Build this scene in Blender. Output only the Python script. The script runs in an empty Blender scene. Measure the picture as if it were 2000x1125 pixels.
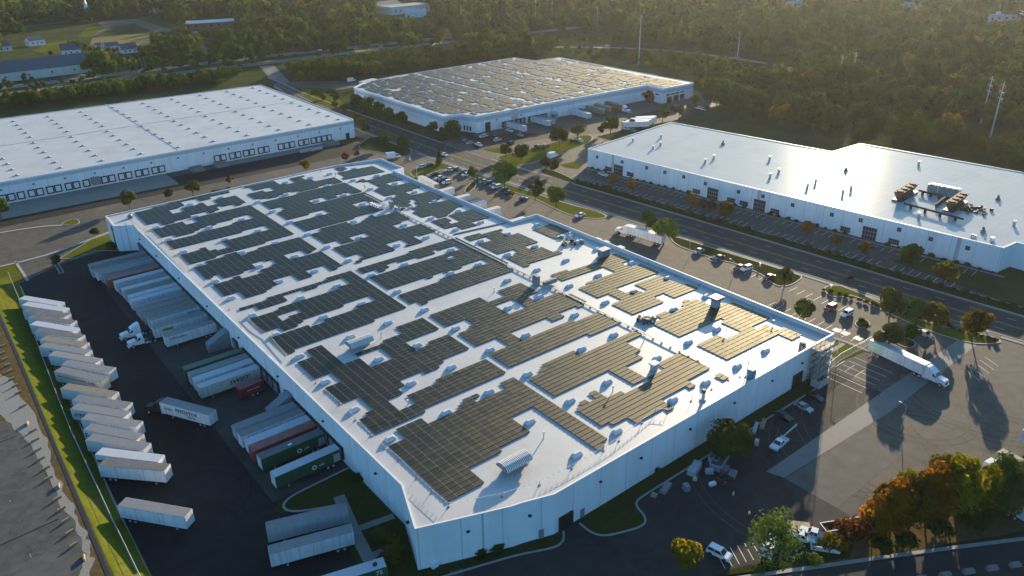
import bpy, bmesh, math, random
import numpy as np
from mathutils import Vector, Matrix
R = math.radians
random.seed(7)
S = bpy.context.scene
COL = S.collection
# ---------------------------------------------------------------- camera
W0, H0, FPX, PITCH, ROLL, YAW, HC = 2000., 1125., 1510., 25.6, -0.8, 38.5, 110.
p_, y_, o_ = R(PITCH), R(YAW), R(ROLL)
FWD = np.array([math.sin(y_)*math.cos(p_), math.cos(y_)*math.cos(p_), -math.sin(p_)])
RT = np.array([math.cos(y_), -math.sin(y_), 0.]); UP = np.cross(RT, FWD)
RT, UP = RT*math.cos(o_)+UP*math.sin(o_), -RT*math.sin(o_)+UP*math.cos(o_)
cam = bpy.data.cameras.new('camera'); co = bpy.data.objects.new('camera', cam); COL.objects.link(co)
cam.sensor_width = 36; cam.lens = FPX/W0*36; cam.clip_start = 1; cam.clip_end = 20000
m = Matrix.Identity(4)
for i in range(3):
    m[i][0], m[i][1], m[i][2] = RT[i], UP[i], -FWD[i]
m[2][3] = HC
co.matrix_world = m; S.camera = co
# ---------------------------------------------------------------- light
SUN_AZ, SUN_EL = 62.0, 10.5
world = bpy.data.worlds.new('World'); S.world = world; world.use_nodes = True
wn = world.node_tree; wn.nodes.clear()
sky = wn.nodes.new('ShaderNodeTexSky'); sky.sky_type = 'NISHITA'; sky.sun_disc = False
sky.sun_elevation = R(SUN_EL); sky.sun_rotation = R(SUN_AZ); sky.air_density = 1.0; sky.dust_density = 1.6; sky.ozone_density = 2.5
bg = wn.nodes.new('ShaderNodeBackground'); bg.inputs[1].default_value = 0.078
wo = wn.nodes.new('ShaderNodeOutputWorld'); tint = wn.nodes.new('ShaderNodeMix'); tint.data_type = 'RGBA'; tint.blend_type = 'MULTIPLY'; tint.inputs[0].default_value = 1; tint.inputs[7].default_value = (.72, 1.22, 1.55, 1)
wn.links.new(sky.outputs[0], tint.inputs[6]); wn.links.new(tint.outputs[2], bg.inputs[0]); wn.links.new(bg.outputs[0], wo.inputs[0])
sl = bpy.data.lights.new('sun', 'SUN'); sl.energy = 5.0; sl.angle = R(0.5); sl.color = (1.0, .80, .54)
so = bpy.data.objects.new('sun', sl); COL.objects.link(so)
sd = Vector((math.sin(R(SUN_AZ))*math.cos(R(SUN_EL)), math.cos(R(SUN_AZ))*math.cos(R(SUN_EL)), math.sin(R(SUN_EL))))
so.rotation_euler = sd.to_track_quat('Z', 'Y').to_euler()
vs = S.view_settings; vs.view_transform = 'Standard'; vs.look = 'None'; vs.exposure = 1.38; vs.gamma = 1
S.cycles.volume_bounces = 0; S.cycles.max_bounces = 5; S.cycles.diffuse_bounces = 2; S.cycles.glossy_bounces = 2
S.cycles.transmission_bounces = 2; S.cycles.transparent_max_bounces = 8
S.cycles.sample_clamp_indirect = 4; S.cycles.use_denoising = True
# ---------------------------------------------------------------- helpers
def G(px, py, z=0.0):
    "the point of the horizontal plane z seen at photograph pixel (px, py)"
    v = FWD*FPX + RT*(px-W0/2) - UP*(py-H0/2)
    t = (z-HC)/v[2]
    return (v[0]*t, v[1]*t)
def PJ(x, y, z=0.0):
    P = np.array([x, y, z-HC]); d = P@FWD
    return (W0/2+FPX*(P@RT)/d, H0/2-FPX*(P@UP)/d, d)
def tile(x0, y0, s=5.919):
    return lambda *p: [(x0+p[i]/s, y0+p[i+1]/s) for i in range(0, len(p), 2)]
def inside(x, y, poly):
    r = False; j = len(poly)-1
    for i in range(len(poly)):
        xi, yi = poly[i]; xj, yj = poly[j]
        if (yi > y) != (yj > y) and x < (xj-xi)*(y-yi)/(yj-yi)+xi: r = not r
        j = i
    return r
def tag(o, label=None, cat=None, group=None, kind=None):
    if label: o['label'] = label
    if cat: o['category'] = cat
    if group: o['group'] = group
    if kind: o['kind'] = kind
    return o
def empty(name, loc, rz=0., label=None, cat=None, group=None):
    o = bpy.data.objects.new(name, None); COL.objects.link(o); o.empty_display_size = .5
    o.location = loc if len(loc) == 3 else (loc[0], loc[1], 0); o.rotation_euler = (0, 0, rz)
    return tag(o, label, cat, group)
def copy_tree(o, loc, rz, label=None, group=None):
    c = o.copy(); COL.objects.link(c); c.location = loc if len(loc) == 3 else (loc[0], loc[1], 0); c.rotation_euler = (0, 0, rz)
    if label: c['label'] = label
    if group: c['group'] = group
    for ch in list(o.children):
        d = ch.copy(); COL.objects.link(d); d.parent = c
        for g in list(ch.children):
            e = g.copy(); COL.objects.link(e); e.parent = d
    return c
class MB:
    def __init__(s): s.v = []; s.f = []; s.m = []; s.mi = 0
    def add(s, vs_, fs):
        n = len(s.v); s.v += [tuple(v) for v in vs_]; s.f += [tuple(i+n for i in f) for f in fs]; s.m += [s.mi]*len(fs); return s
    def box(s, c, d, rz=0., taper=1.0, tx=None):
        hx, hy, hz = d[0]/2, d[1]/2, d[2]/2; cr, sr = math.cos(rz), math.sin(rz); vs_ = []
        for dz, k, kx in ((-hz, 1, 1), (hz, taper, taper if tx is None else tx)):
            for a, b in ((-1, -1), (1, -1), (1, 1), (-1, 1)):
                x, y = a*hx*kx, b*hy*k; vs_.append((c[0]+x*cr-y*sr, c[1]+x*sr+y*cr, c[2]+dz))
        return s.add(vs_, [(3, 2, 1, 0), (4, 5, 6, 7), (0, 1, 5, 4), (1, 2, 6, 5), (2, 3, 7, 6), (3, 0, 4, 7)])
    def tube(s, a, b, r, r2=None, n=8):
        a, b = Vector(a), Vector(b); d = (b-a).normalized(); u = d.orthogonal().normalized(); w = d.cross(u); r2 = r if r2 is None else r2; vs_ = []
        for p, q in ((a, r), (b, r2)):
            for i in range(n):
                t = 2*math.pi*i/n; vs_.append(p+u*q*math.cos(t)+w*q*math.sin(t))
        fs = [(i, (i+1) % n, n+(i+1) % n, n+i) for i in range(n)]+[tuple(range(n-1, -1, -1)), tuple(range(n, 2*n))]
        return s.add(vs_, fs)
    def prism(s, poly, z0, z1, bottom=False):
        n = len(poly); vs_ = [(x, y, z0) for x, y in poly]+[(x, y, z1) for x, y in poly]
        fs = [(i, (i+1) % n, n+(i+1) % n, n+i) for i in range(n)]+[tuple(range(n, 2*n))]
        if bottom: fs.append(tuple(range(n-1, -1, -1)))
        return s.add(vs_, fs)
    def side(s, prof, y0, y1, k=1.0, z_in=None):
        "closed x-z profile extruded across y; points above z_in are pulled in by k"
        n = len(prof); vs_ = []
        for y in (y0, y1):
            for x, z in prof: vs_.append((x, y*(k if z_in is not None and z > z_in else 1), z))
        fs = [(i, n+i, n+(i+1) % n, (i+1) % n) for i in range(n)]+[tuple(range(n-1, -1, -1)), tuple(range(n, 2*n))]
        return s.add(vs_, fs)
    def build(s, name, mats, parent=None, smooth=False, fix=True):
        me = bpy.data.meshes.new(name); me.from_pydata(s.v, [], s.f)
        for mt in (mats if isinstance(mats, (list, tuple)) else [mats]): me.materials.append(mt)
        if any(s.m): me.polygons.foreach_set('material_index', s.m)
        if fix:
            bm = bmesh.new(); bm.from_mesh(me); bmesh.ops.recalc_face_normals(bm, faces=bm.faces)
            if any(len(f.verts) > 4 for f in bm.faces): bmesh.ops.triangulate(bm, faces=[f for f in bm.faces if len(f.verts) > 4])
            bm.to_mesh(me); bm.free()
        if smooth: me.polygons.foreach_set('use_smooth', [True]*len(me.polygons))
        me.update()
        o = bpy.data.objects.new(name, me); COL.objects.link(o)
        if parent: o.parent = parent
        return o
def quads(name, V, mat, parent=None, mats=None, mi=None):
    "numpy quads (n,4,3) -> mesh object"
    n = len(V); me = bpy.data.meshes.new(name)
    me.vertices.add(n*4); me.vertices.foreach_set('co', V.reshape(-1).astype(np.float32))
    me.loops.add(n*4); me.loops.foreach_set('vertex_index', np.arange(n*4, dtype=np.int32))
    me.polygons.add(n); me.polygons.foreach_set('loop_start', np.arange(0, n*4, 4, dtype=np.int32))
    for mt in (mats or [mat]): me.materials.append(mt)
    if mi is not None: me.polygons.foreach_set('material_index', mi.astype(np.int32))
    me.update(calc_edges=True); me.validate()
    o = bpy.data.objects.new(name, me); COL.objects.link(o)
    if parent: o.parent = parent
    return o
# ---------------------------------------------------------------- materials
def mat(name, col=None, rough=.8, var=.12, scale=.6, col2=None, spec=.5, metal=0., detail=4, bump=0., rnd=0., hueto=None, w2=None, cracks=None):
    m = bpy.data.materials.new(name); m.use_nodes = True; nt = m.node_tree; N = nt.nodes; L = nt.links
    b = N['Principled BSDF']; b.inputs['Roughness'].default_value = rough; b.inputs['Metallic'].default_value = metal; b.inputs['Specular IOR Level'].default_value = spec
    tc = N.new('ShaderNodeTexCoord'); nz = N.new('ShaderNodeTexNoise'); nz.inputs['Scale'].default_value = scale; nz.inputs['Detail'].default_value = detail
    L.new(tc.outputs['Object'], nz.inputs['Vector'])
    rp = N.new('ShaderNodeValToRGB'); c2 = col2 or tuple(min(1, c*(1+var)) for c in col); c1 = col if col2 else tuple(c*(1-var) for c in col)
    rp.color_ramp.elements[0].position = .3; rp.color_ramp.elements[1].position = .7
    rp.color_ramp.elements[0].color = (*c1, 1); rp.color_ramp.elements[1].color = (*c2, 1)
    L.new(nz.outputs['Fac'], rp.inputs['Fac']); out = rp.outputs['Color']
    if w2:   # a second, large stain pattern: (scale, amount, colour)
        n2 = N.new('ShaderNodeTexNoise'); n2.inputs['Scale'].default_value = w2[0]; n2.inputs['Detail'].default_value = 6; n2.inputs['Roughness'].default_value = .65
        L.new(tc.outputs['Object'], n2.inputs['Vector'])
        mr = N.new('ShaderNodeMapRange'); mr.inputs[1].default_value = .48; mr.inputs[2].default_value = .7; mr.inputs[4].default_value = w2[1]
        L.new(n2.outputs['Fac'], mr.inputs[0]); mx = N.new('ShaderNodeMix'); mx.data_type = 'RGBA'
        L.new(mr.outputs[0], mx.inputs[0]); L.new(out, mx.inputs[6]); mx.inputs[7].default_value = (*w2[2], 1); out = mx.outputs[2]
    if cracks:
        vo = N.new('ShaderNodeTexVoronoi'); vo.feature = 'DISTANCE_TO_EDGE'; vo.inputs['Scale'].default_value = cracks[0]
        n4 = N.new('ShaderNodeTexNoise'); n4.inputs['Scale'].default_value = cracks[0]*4; va = N.new('ShaderNodeVectorMath'); va.operation = 'MULTIPLY_ADD'; va.inputs[1].default_value = (7, 7, 0)
        L.new(tc.outputs['Object'], n4.inputs['Vector']); L.new(n4.outputs['Color'], va.inputs[0]); L.new(tc.outputs['Object'], va.inputs[2]); L.new(va.outputs[0], vo.inputs['Vector'])
        m4 = N.new('ShaderNodeMapRange'); m4.inputs[1].default_value = 0; m4.inputs[2].default_value = cracks[1]; m4.inputs[3].default_value = cracks[2]; m4.inputs[4].default_value = 0; L.new(vo.outputs['Distance'], m4.inputs[0])
        mx = N.new('ShaderNodeMix'); mx.data_type = 'RGBA'; L.new(m4.outputs[0], mx.inputs[0]); L.new(out, mx.inputs[6]); mx.inputs[7].default_value = (*[c*.45 for c in col], 1); out = mx.outputs[2]
    if rnd:
        oi = N.new('ShaderNodeObjectInfo'); hs = N.new('ShaderNodeHueSaturation'); mr = N.new('ShaderNodeMapRange')
        mr.inputs[3].default_value = 1-rnd; mr.inputs[4].default_value = 1+rnd; L.new(oi.outputs['Random'], mr.inputs[0]); L.new(mr.outputs[0], hs.inputs['Value'])
        L.new(out, hs.inputs['Color']); out = hs.outputs['Color']
    L.new(out, b.inputs['Base Color'])
    if bump:
        bp = N.new('ShaderNodeBump'); bp.inputs['Strength'].default_value = bump; bp.inputs['Distance'].default_value = .05
        n3 = N.new('ShaderNodeTexNoise'); n3.inputs['Scale'].default_value = scale*6; L.new(tc.outputs['Object'], n3.inputs['Vector'])
        L.new(n3.outputs['Fac'], bp.inputs['Height']); L.new(bp.outputs[0], b.inputs['Normal'])
    return m
def lines(m, axis_scales, col, width=.012, mixto=.8):
    "thin joint lines every n metres along given axes (procedural wall / slab joints)"
    nt = m.node_tree; N = nt.nodes; L = nt.links; b = N['Principled BSDF']; src = b.inputs['Base Color'].links[0].from_socket
    tc = N.new('ShaderNodeTexCoord'); sp = N.new('ShaderNodeSeparateXYZ'); L.new(tc.outputs['Object'], sp.inputs[0]); acc = None
    for ax, step, wd in axis_scales:
        mm = N.new('ShaderNodeMath'); mm.operation = 'MODULO'; ad = N.new('ShaderNodeMath'); ad.operation = 'ADD'; ad.inputs[1].default_value = 1000*step+.013
        L.new(sp.outputs[ax], ad.inputs[0]); L.new(ad.outputs[0], mm.inputs[0]); mm.inputs[1].default_value = step
        lt = N.new('ShaderNodeMath'); lt.operation = 'LESS_THAN'; lt.inputs[1].default_value = wd; L.new(mm.outputs[0], lt.inputs[0])
        if acc is None: acc = lt.outputs[0]
        else:
            mxm = N.new('ShaderNodeMath'); mxm.operation = 'MAXIMUM'; L.new(acc, mxm.inputs[0]); L.new(lt.outputs[0], mxm.inputs[1]); acc = mxm.outputs[0]
    sc = N.new('ShaderNodeMath'); sc.operation = 'MULTIPLY'; sc.inputs[1].default_value = mixto; L.new(acc, sc.inputs[0])
    mx = N.new('ShaderNodeMix'); mx.data_type = 'RGBA'; L.new(sc.outputs[0], mx.inputs[0]); L.new(src, mx.inputs[6]); mx.inputs[7].default_value = (*col, 1)
    L.new(mx.outputs[2], b.inputs['Base Color']); return m
def streaks(m, col, amt, sc=.9):
    nt = m.node_tree; N = nt.nodes; L = nt.links; b = N['Principled BSDF']; src = b.inputs['Base Color'].links[0].from_socket
    tc = N.new('ShaderNodeTexCoord'); mp = N.new('ShaderNodeMapping'); mp.inputs['Scale'].default_value = (sc, sc, sc*.05); nz = N.new('ShaderNodeTexNoise'); nz.inputs['Scale'].default_value = 1; nz.inputs['Detail'].default_value = 4
    L.new(tc.outputs['Object'], mp.inputs[0]); L.new(mp.outputs[0], nz.inputs['Vector']); mr = N.new('ShaderNodeMapRange'); mr.inputs[1].default_value = .45; mr.inputs[2].default_value = .72; mr.inputs[4].default_value = amt; L.new(nz.outputs['Fac'], mr.inputs[0])
    mx = N.new('ShaderNodeMix'); mx.data_type = 'RGBA'; L.new(mr.outputs[0], mx.inputs[0]); L.new(src, mx.inputs[6]); mx.inputs[7].default_value = (*col, 1); L.new(mx.outputs[2], b.inputs['Base Color']); return m
def glossmix(m, fac, rough):
    nt = m.node_tree; N = nt.nodes; b = N['Principled BSDF']; b.inputs['Specular IOR Level'].default_value = 0
    g = N.new('ShaderNodeBsdfGlossy'); g.inputs['Roughness'].default_value = rough; x = N.new('ShaderNodeMixShader'); x.inputs[0].default_value = fac
    if b.inputs['Normal'].links: nt.links.new(b.inputs['Normal'].links[0].from_socket, g.inputs['Normal'])
    nt.links.new(b.outputs[0], x.inputs[1]); nt.links.new(g.outputs[0], x.inputs[2]); nt.links.new(x.outputs[0], N['Material Output'].inputs[0]); return m
def leaf(name, c1, c2, scale=.35, tr=.32, rnd=.18):
    m = bpy.data.materials.new(name); m.use_nodes = True; nt = m.node_tree; N = nt.nodes; L = nt.links; N.remove(N['Principled BSDF'])
    tc = N.new('ShaderNodeTexCoord'); nz = N.new('ShaderNodeTexNoise'); nz.inputs['Scale'].default_value = scale; nz.inputs['Detail'].default_value = 3
    L.new(tc.outputs['Object'], nz.inputs['Vector']); rp = N.new('ShaderNodeValToRGB')
    rp.color_ramp.elements[0].position = .35; rp.color_ramp.elements[1].position = .65
    rp.color_ramp.elements[0].color = (*c1, 1); rp.color_ramp.elements[1].color = (*c2, 1); L.new(nz.outputs['Fac'], rp.inputs['Fac'])
    oi = N.new('ShaderNodeObjectInfo'); hs = N.new('ShaderNodeHueSaturation'); mr = N.new('ShaderNodeMapRange')
    mr.inputs[3].default_value = 1-rnd; mr.inputs[4].default_value = 1+rnd; L.new(oi.outputs['Random'], mr.inputs[0]); L.new(mr.outputs[0], hs.inputs['Value']); L.new(rp.outputs[0], hs.inputs['Color'])
    d = N.new('ShaderNodeBsdfDiffuse'); t = N.new('ShaderNodeBsdfTranslucent'); mx = N.new('ShaderNodeMixShader'); mx.inputs[0].default_value = tr
    L.new(hs.outputs[0], d.inputs[0]); L.new(hs.outputs[0], t.inputs[0]); L.new(d.outputs[0], mx.inputs[1]); L.new(t.outputs[0], mx.inputs[2])
    L.new(mx.outputs[0], N['Material Output'].inputs[0]); return m
M = {}
M['asphalt'] = mat('asphalt', spec=.12, col=(.092, .081, .067), rough=.85, var=.2, scale=.35, w2=(.04, .7, (.14, .12, .097)), bump=.15, cracks=(.07, .012, .6))
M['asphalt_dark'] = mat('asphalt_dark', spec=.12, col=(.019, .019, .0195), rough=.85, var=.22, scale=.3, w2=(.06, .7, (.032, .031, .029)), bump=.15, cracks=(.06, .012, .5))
M['old_lot'] = mat('old_lot', spec=.12, col=(.085, .082, .075), rough=.9, var=.2, scale=.5, w2=(.09, .5, (.13, .122, .11)), bump=.3, cracks=(.12, .02, .7))
M['highway'] = mat('highway_paving', spec=.1, col=(.17, .16, .145), rough=.9, var=.12, scale=.2)
M['road'] = mat('road_paving', spec=.1, col=(.046, .044, .043), rough=.85, var=.18, scale=.3, w2=(.05, .6, (.062, .058, .053)), bump=.1, cracks=(.05, .01, .4))
M['slab'] = mat('yard_slab', spec=.1, col=(.115, .106, .09), rough=.85, var=.14, scale=.3, w2=(.25, .6, (.085, .078, .066)))
M['concrete'] = mat('concrete', spec=.12, col=(.24, .22, .19), rough=.85, var=.1, scale=.3, w2=(.15, .4, (.17, .155, .135)))
M['apron'] = lines(mat('apron', spec=.12, col=(.062, .058, .053), rough=.85, var=.2, scale=.25, w2=(.12, .6, (.038, .035, .032))), [(0, 5.2, .07), (1, 4.6, .07)], (.05, .05, .05), mixto=.5)
M['kerb'] = mat('kerb', (.30, .28, .25), .85, .08, .8)
M['grass'] = mat('grass', spec=.0, col=(.028, .038, .010), rough=.95, var=.3, scale=1.3, col2=(.048, .056, .014), bump=.5, w2=(.2, .6, (.06, .05, .022)))  # darker turf for the shaded lawns, their shade put into the colour
M['lawn'] = mat('lawn', spec=.0, col=(.075, .092, .011), rough=.95, var=.3, scale=1.5, col2=(.12, .128, .016), bump=.5, w2=(.25, .7, (.15, .125, .04)))  # brighter turf for the sunlit lawns, the sun put into the colour
M['field'] = mat('field', spec=.0, col=(.16, .14, .06), rough=.95, var=.25, scale=.15, col2=(.22, .18, .09))
M['meadow'] = mat('meadow', spec=.0, col=(.035, .05, .018), rough=.95, var=.3, scale=.08, col2=(.07, .08, .03), w2=(.03, .6, (.10, .095, .045)))
M['dirt'] = mat('dirt', spec=.0, col=(.085, .065, .03), rough=.95, var=.25, scale=.7, col2=(.15, .10, .045), bump=.6)
M['gravel'] = mat('gravel', spec=.12, col=(.25, .235, .21), rough=.95, var=.2, scale=2.5, bump=.6)
M['paint'] = mat('paint', (.55, .54, .5), .7, .15, 1.5)
M['paint_y'] = mat('paint_y', (.5, .36, .05), .7, .15, 1.5)
M['wall'] = lines(mat('wall', (.84, .845, .86), .7, .04, .08, w2=(.14, .3, (.64, .65, .67))), [(0, 7.6, .14), (1, 7.6, .14)], (.2, .22, .25), mixto=.6)
M['band'] = mat('band', (.5, .53, .56), .7, .04, .1)
M['roof'] = lines(mat('roof', (.46, .445, .425), .5, .06, .12, w2=(.07, .7, (.36, .345, .33)), bump=.05), [(0, 3.05, .12), (1, 30.5, .16)], (.47, .47, .48), mixto=.6)
M['roof_gloss'] = lines(mat('roof_gloss', (.46, .45, .44), .30, .06, .05, w2=(.05, .6, (.32, .315, .31)), bump=.02), [(1, 3.05, .14), (0, 27.4, .3)], (.55, .55, .55), mixto=.6)
streaks(M['wall'], (.6, .59, .56), .22)
glossmix(M['roof_gloss'], .045, .17)
M['cap'] = mat('cap', (.7, .69, .66), .5, .05, .3)
M['cap_dark'] = mat('cap_dark', (.2, .2, .21), .5, .1, .3)
M['black'] = mat('black', (.012, .012, .013), .6, .2, 2)
M['rubber'] = mat('rubber', (.018, .018, .018), .8, .2, 3)
M['glass'] = mat('glass', (.02, .025, .03), .12, .1, .5, spec=.7)
M['steel'] = mat('steel', (.35, .35, .36), .4, .1, 1., metal=.7)
M['galv'] = mat('galv', (.42, .43, .44), .5, .08, 1.)
M['grey'] = mat('grey', (.22, .23, .24), .6, .12, .7)
M['white'] = mat('white', (.78, .78, .78), .4, .04, .6, w2=(.9, .25, (.6, .6, .58)))
M['white_car'] = mat('white_car', (.75, .75, .75), .2, .02, .6)
M['tr_white'] = lines(mat('tr_white', (.68, .69, .70), .45, .05, .5, rnd=.1, w2=(.7, .3, (.52, .52, .5))), [(0, 1.22, .03)], (.45, .46, .47), mixto=.5)
M['tr_grey'] = lines(mat('tr_grey', (.42, .43, .44), .5, .06, .5, rnd=.1, w2=(.6, .4, (.32, .32, .31))), [(0, 1.22, .03)], (.3, .3, .31), mixto=.5)
M['tr_cream'] = mat('tr_cream', (.55, .52, .43), .5, .05, .5, w2=(.6, .4, (.42, .4, .34)))
M['tr_mint'] = mat('tr_mint', (.42, .62, .52), .45, .05, .5)
M['roof_a'] = mat('roof_a', (.21, .205, .2), .6, .08, .4, rnd=.15, w2=(.35, .6, (.15, .147, .142)))
M['roof_w'] = mat('roof_w', (.46, .465, .48), .5, .03, .4, w2=(.3, .3, (.36, .36, .37)))
M['roof_b'] = mat('roof_b', (.22, .18, .13), .7, .12, .5, w2=(.4, .7, (.13, .11, .09)))
M['roof_d'] = mat('roof_d', (.12, .115, .11), .7, .12, .5, w2=(.3, .6, (.19, .17, .15)))
M['red'] = mat('red', (.30, .05, .035), .5, .15, .6, w2=(.5, .5, (.13, .03, .02)))
M['maroon'] = mat('maroon', (.2, .02, .03), .45, .15, .6)
M['green'] = mat('green', (.025, .10, .045), .45, .12, .6, w2=(.5, .4, (.018, .065, .03)))
M['orange'] = mat('orange', (.5, .12, .03), .5, .1, .6)
M['tan'] = mat('tan', (.32, .26, .16), .6, .1, .6)
M['rust'] = mat('rust', (.12, .06, .035), .85, .3, 1.5)
M['wood'] = mat('wood', (.33, .24, .13), .8, .2, 1.5)
M['brown'] = mat('brown', (.045, .03, .02), .9, .2, 2)
M['yellow'] = mat('yellow', (.5, .36, .03), .5, .1, 1)
M['vest'] = mat('vest', (.2, .75, .05), .6, .05, 1)
M['vest_y'] = mat('vest_y', (.8, .62, .1), .6, .05, 1)
M['skin'] = mat('skin', (.4, .22, .15), .6, .05, 1)
M['cloth'] = mat('cloth', (.03, .035, .05), .8, .1, 1)
M['text_k'] = mat('text_k', (.015, .015, .018), .6, .05, 1)
M['text_w'] = mat('text_w', (.65, .65, .65), .6, .05, 1)
M['text_p'] = mat('text_p', (.09, .05, .25), .6, .05, 1)
M['cone'] = mat('cone', (.7, .08, .03), .6, .05, 1)
M['teal'] = mat('teal', (.06, .25, .3), .5, .05, 1)
M['brick'] = mat('brick', (.25, .1, .06), .85, .2, 2)
M['shingle'] = mat('shingle', (.09, .1, .12), .9, .2, .8)
M['siding'] = mat('siding', (.68, .66, .6), .7, .06, .5)
M['bark'] = mat('bark', (.06, .045, .03), .95, .3, 3)
M['blue'] = mat('blue', (.05, .1, .25), .5, .1, 1)
for k, c in dict(car_black=(.012, .012, .014), car_grey=(.12, .125, .13), car_silver=(.42, .43, .44), car_red=(.2, .02, .02), car_blue=(.03, .06, .14), car_navy=(.015, .025, .05)).items():
    M[k] = mat(k, c, .25, .03, .5, metal=.2 if 'silver' in k or 'grey' in k else 0.)
L_ = {}
L_['green'] = leaf('leaf_green', (.05, .085, .014), (.09, .125, .022))
L_['dark'] = leaf('leaf_dark', (.038, .06, .012), (.075, .095, .018))
L_['olive'] = leaf('leaf_olive', (.07, .08, .018), (.12, .115, .028))
L_['lime'] = leaf('leaf_lime', (.085, .13, .018), (.14, .18, .03))
L_['gold'] = leaf('leaf_gold', (.18, .165, .012), (.34, .27, .02), tr=.58)
L_['orange'] = leaf('leaf_orange', (.26, .11, .012), (.44, .19, .02), tr=.6)
L_['rust'] = leaf('leaf_rust', (.12, .045, .018), (.2, .08, .025), tr=.5)
L_['autumn'] = leaf('leaf_autumn', (.08, .085, .012), (.3, .16, .02), scale=.25, tr=.58)
L_['forest'] = leaf('leaf_forest', (.042, .07, .011), (.09, .115, .017), scale=.06, rnd=.35)
for k_ in ('tr_white', 'tr_grey', 'tr_cream', 'green', 'red'): streaks(M[k_], (.2, .19, .17) if k_ != 'green' else (.03, .05, .03), .45, 1.6)
streaks(M['wall'], (.55, .54, .52), .25, .3)
def text(body, size, mt, parent, loc, rot, align='CENTER', shear=0., sx=1.):
    cu = bpy.data.curves.new('lettering', 'FONT'); cu.body = body; cu.size = size; cu.align_x = align; cu.align_y = 'CENTER'; cu.shear = shear
    cu.extrude = .008; cu.resolution_u = 2; cu.materials.append(mt); cu.offset = size*.012
    t_ = bpy.data.objects.new('lettering', cu); COL.objects.link(t_); me = bpy.data.meshes.new_from_object(t_); bpy.data.objects.remove(t_)
    o = bpy.data.objects.new('lettering', me); COL.objects.link(o); o.parent = parent; o.location = loc; o.rotation_euler = rot; o.scale = (sx, 1, 1); return o
# ================================================================ the ground
def gp(*a): return [G(a[i], a[i+1]) for i in range(0, len(a), 2)]
LV = [0.0]
def sheet(name, poly, z, mt, kind='structure'):
    b = MB(); b.add([(x, y, z) for x, y in poly], [tuple(range(len(poly)))])
    o = b.build(name, mt)
    if o.data.polygons[0].normal.z < 0: o.data.flip_normals()
    return tag(o, kind=kind)
def smooth_poly(poly, n=3):
    out = []
    for i in range(len(poly)):
        a, b = poly[i], poly[(i+1) % len(poly)]
        for k in (.25, .75): out.append((a[0]+(b[0]-a[0])*k, a[1]+(b[1]-a[1])*k))
    return out
def inset(poly, d):
    n = len(poly); ar = sum(poly[i][0]*poly[(i+1) % n][1]-poly[(i+1) % n][0]*poly[i][1] for i in range(n)); s = 1 if ar > 0 else -1; out = []
    for i in range(n):
        p, q, r = Vector(poly[i-1]), Vector(poly[i]), Vector(poly[(i+1) % n]); e1, e2 = (q-p).normalized(), (r-q).normalized()
        n1, n2 = Vector((-e1.y, e1.x))*s, Vector((-e2.y, e2.x))*s; k = 1+n1.dot(n2); nn = (n1+n2)/max(k, .35)
        out.append(tuple(q+nn*d))
    return out
def island(name, poly, mt, k=.3, rnd=True):
    "kerbed planting bed"
    if rnd: poly = smooth_poly(poly)
    b = MB(); inn = inset(poly, k); n = len(poly)
    b.add([(x, y, 0) for x, y in poly]+[(x, y, .14) for x, y in poly]+[(x, y, .14) for x, y in inn]+[(x, y, .05) for x, y in inn],
          [(i+a*n, (i+1) % n+a*n, (i+1) % n+(a+1)*n, i+(a+1)*n) for a in range(3) for i in range(n)])
    tag(b.build('kerb', M['kerb']), kind='structure'); sheet(name, inn, .11, mt)
def ribbon(name, line, w, z0, z1, mt):
    pts = [Vector(p) for p in line]; Lf, Rt_ = [], []
    for i, p in enumerate(pts):
        d = (pts[min(i+1, len(pts)-1)]-pts[max(i-1, 0)]).normalized(); nn = Vector((-d.y, d.x))*w/2; Lf.append(p+nn); Rt_.append(p-nn)
    b = MB(); n = len(pts); vs_ = [(*p, z1) for p in Lf]+[(*p, z1) for p in Rt_]
    b.add(vs_, [(n+i, n+i+1, i+1, i) for i in range(n-1)])
    if z1-z0 > .05:
        b.add([(*p, z0) for p in Lf]+[(*p, z1) for p in Lf], [(i, i+1, n+i+1, n+i) for i in range(n-1)])
        b.add([(*p, z0) for p in Rt_]+[(*p, z1) for p in Rt_], [(i, i+1, n+i+1, n+i) for i in range(n-1)])
    o = b.build(name, mt); return tag(o, kind='structure')
def offs(line, d):
    pts = [Vector(p) for p in line]; out = []
    for i, p in enumerate(pts):
        e = (pts[min(i+1, len(pts)-1)]-pts[max(i-1, 0)]).normalized(); out.append(tuple(p+Vector((-e.y, e.x))*d))
    return out
def marks(name, segs, w, z, mt):
    b = MB()
    for (x0, y0), (x1, y1) in segs:
        d = Vector((x1-x0, y1-y0)).normalized(); n = Vector((-d.y, d.x))*w/2
        b.add([(x0+n.x, y0+n.y, z), (x0-n.x, y0-n.y, z), (x1-n.x, y1-n.y, z), (x1+n.x, y1+n.y, z)], [(0, 1, 2, 3)])
    return tag(b.build(name, mt), kind='structure')
def dense(line, step=6.):
    out = []
    for a, b in zip(line[:-1], line[1:]):
        n = max(1, int(math.dist(a, b)/step))
        out += [(a[0]+(b[0]-a[0])*k/n, a[1]+(b[1]-a[1])*k/n) for k in range(n)]
    out.append(line[-1])
    for _ in range(6):
        out = [out[0]]+[((out[i-1][0]+2*out[i][0]+out[i+1][0])/4, (out[i-1][1]+2*out[i][1]+out[i+1][1])/4) for i in range(1, len(out)-1)]+[out[-1]]
    return out
sheet('ground', [(-3600, -3600), (4400, -3600), (4400, 4400), (-3600, 4400)], -.30, M['meadow'])
sheet('business_park_paving', [(15, 38), (250, 38), (258, 110), (300, 110), (300, 300), (420, 305), (440, 345), (226, 350), (226, 440), (200, 440), (200, 380), (-70, 405), (-70, 345), (15, 338)], 0, M['asphalt'])
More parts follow.
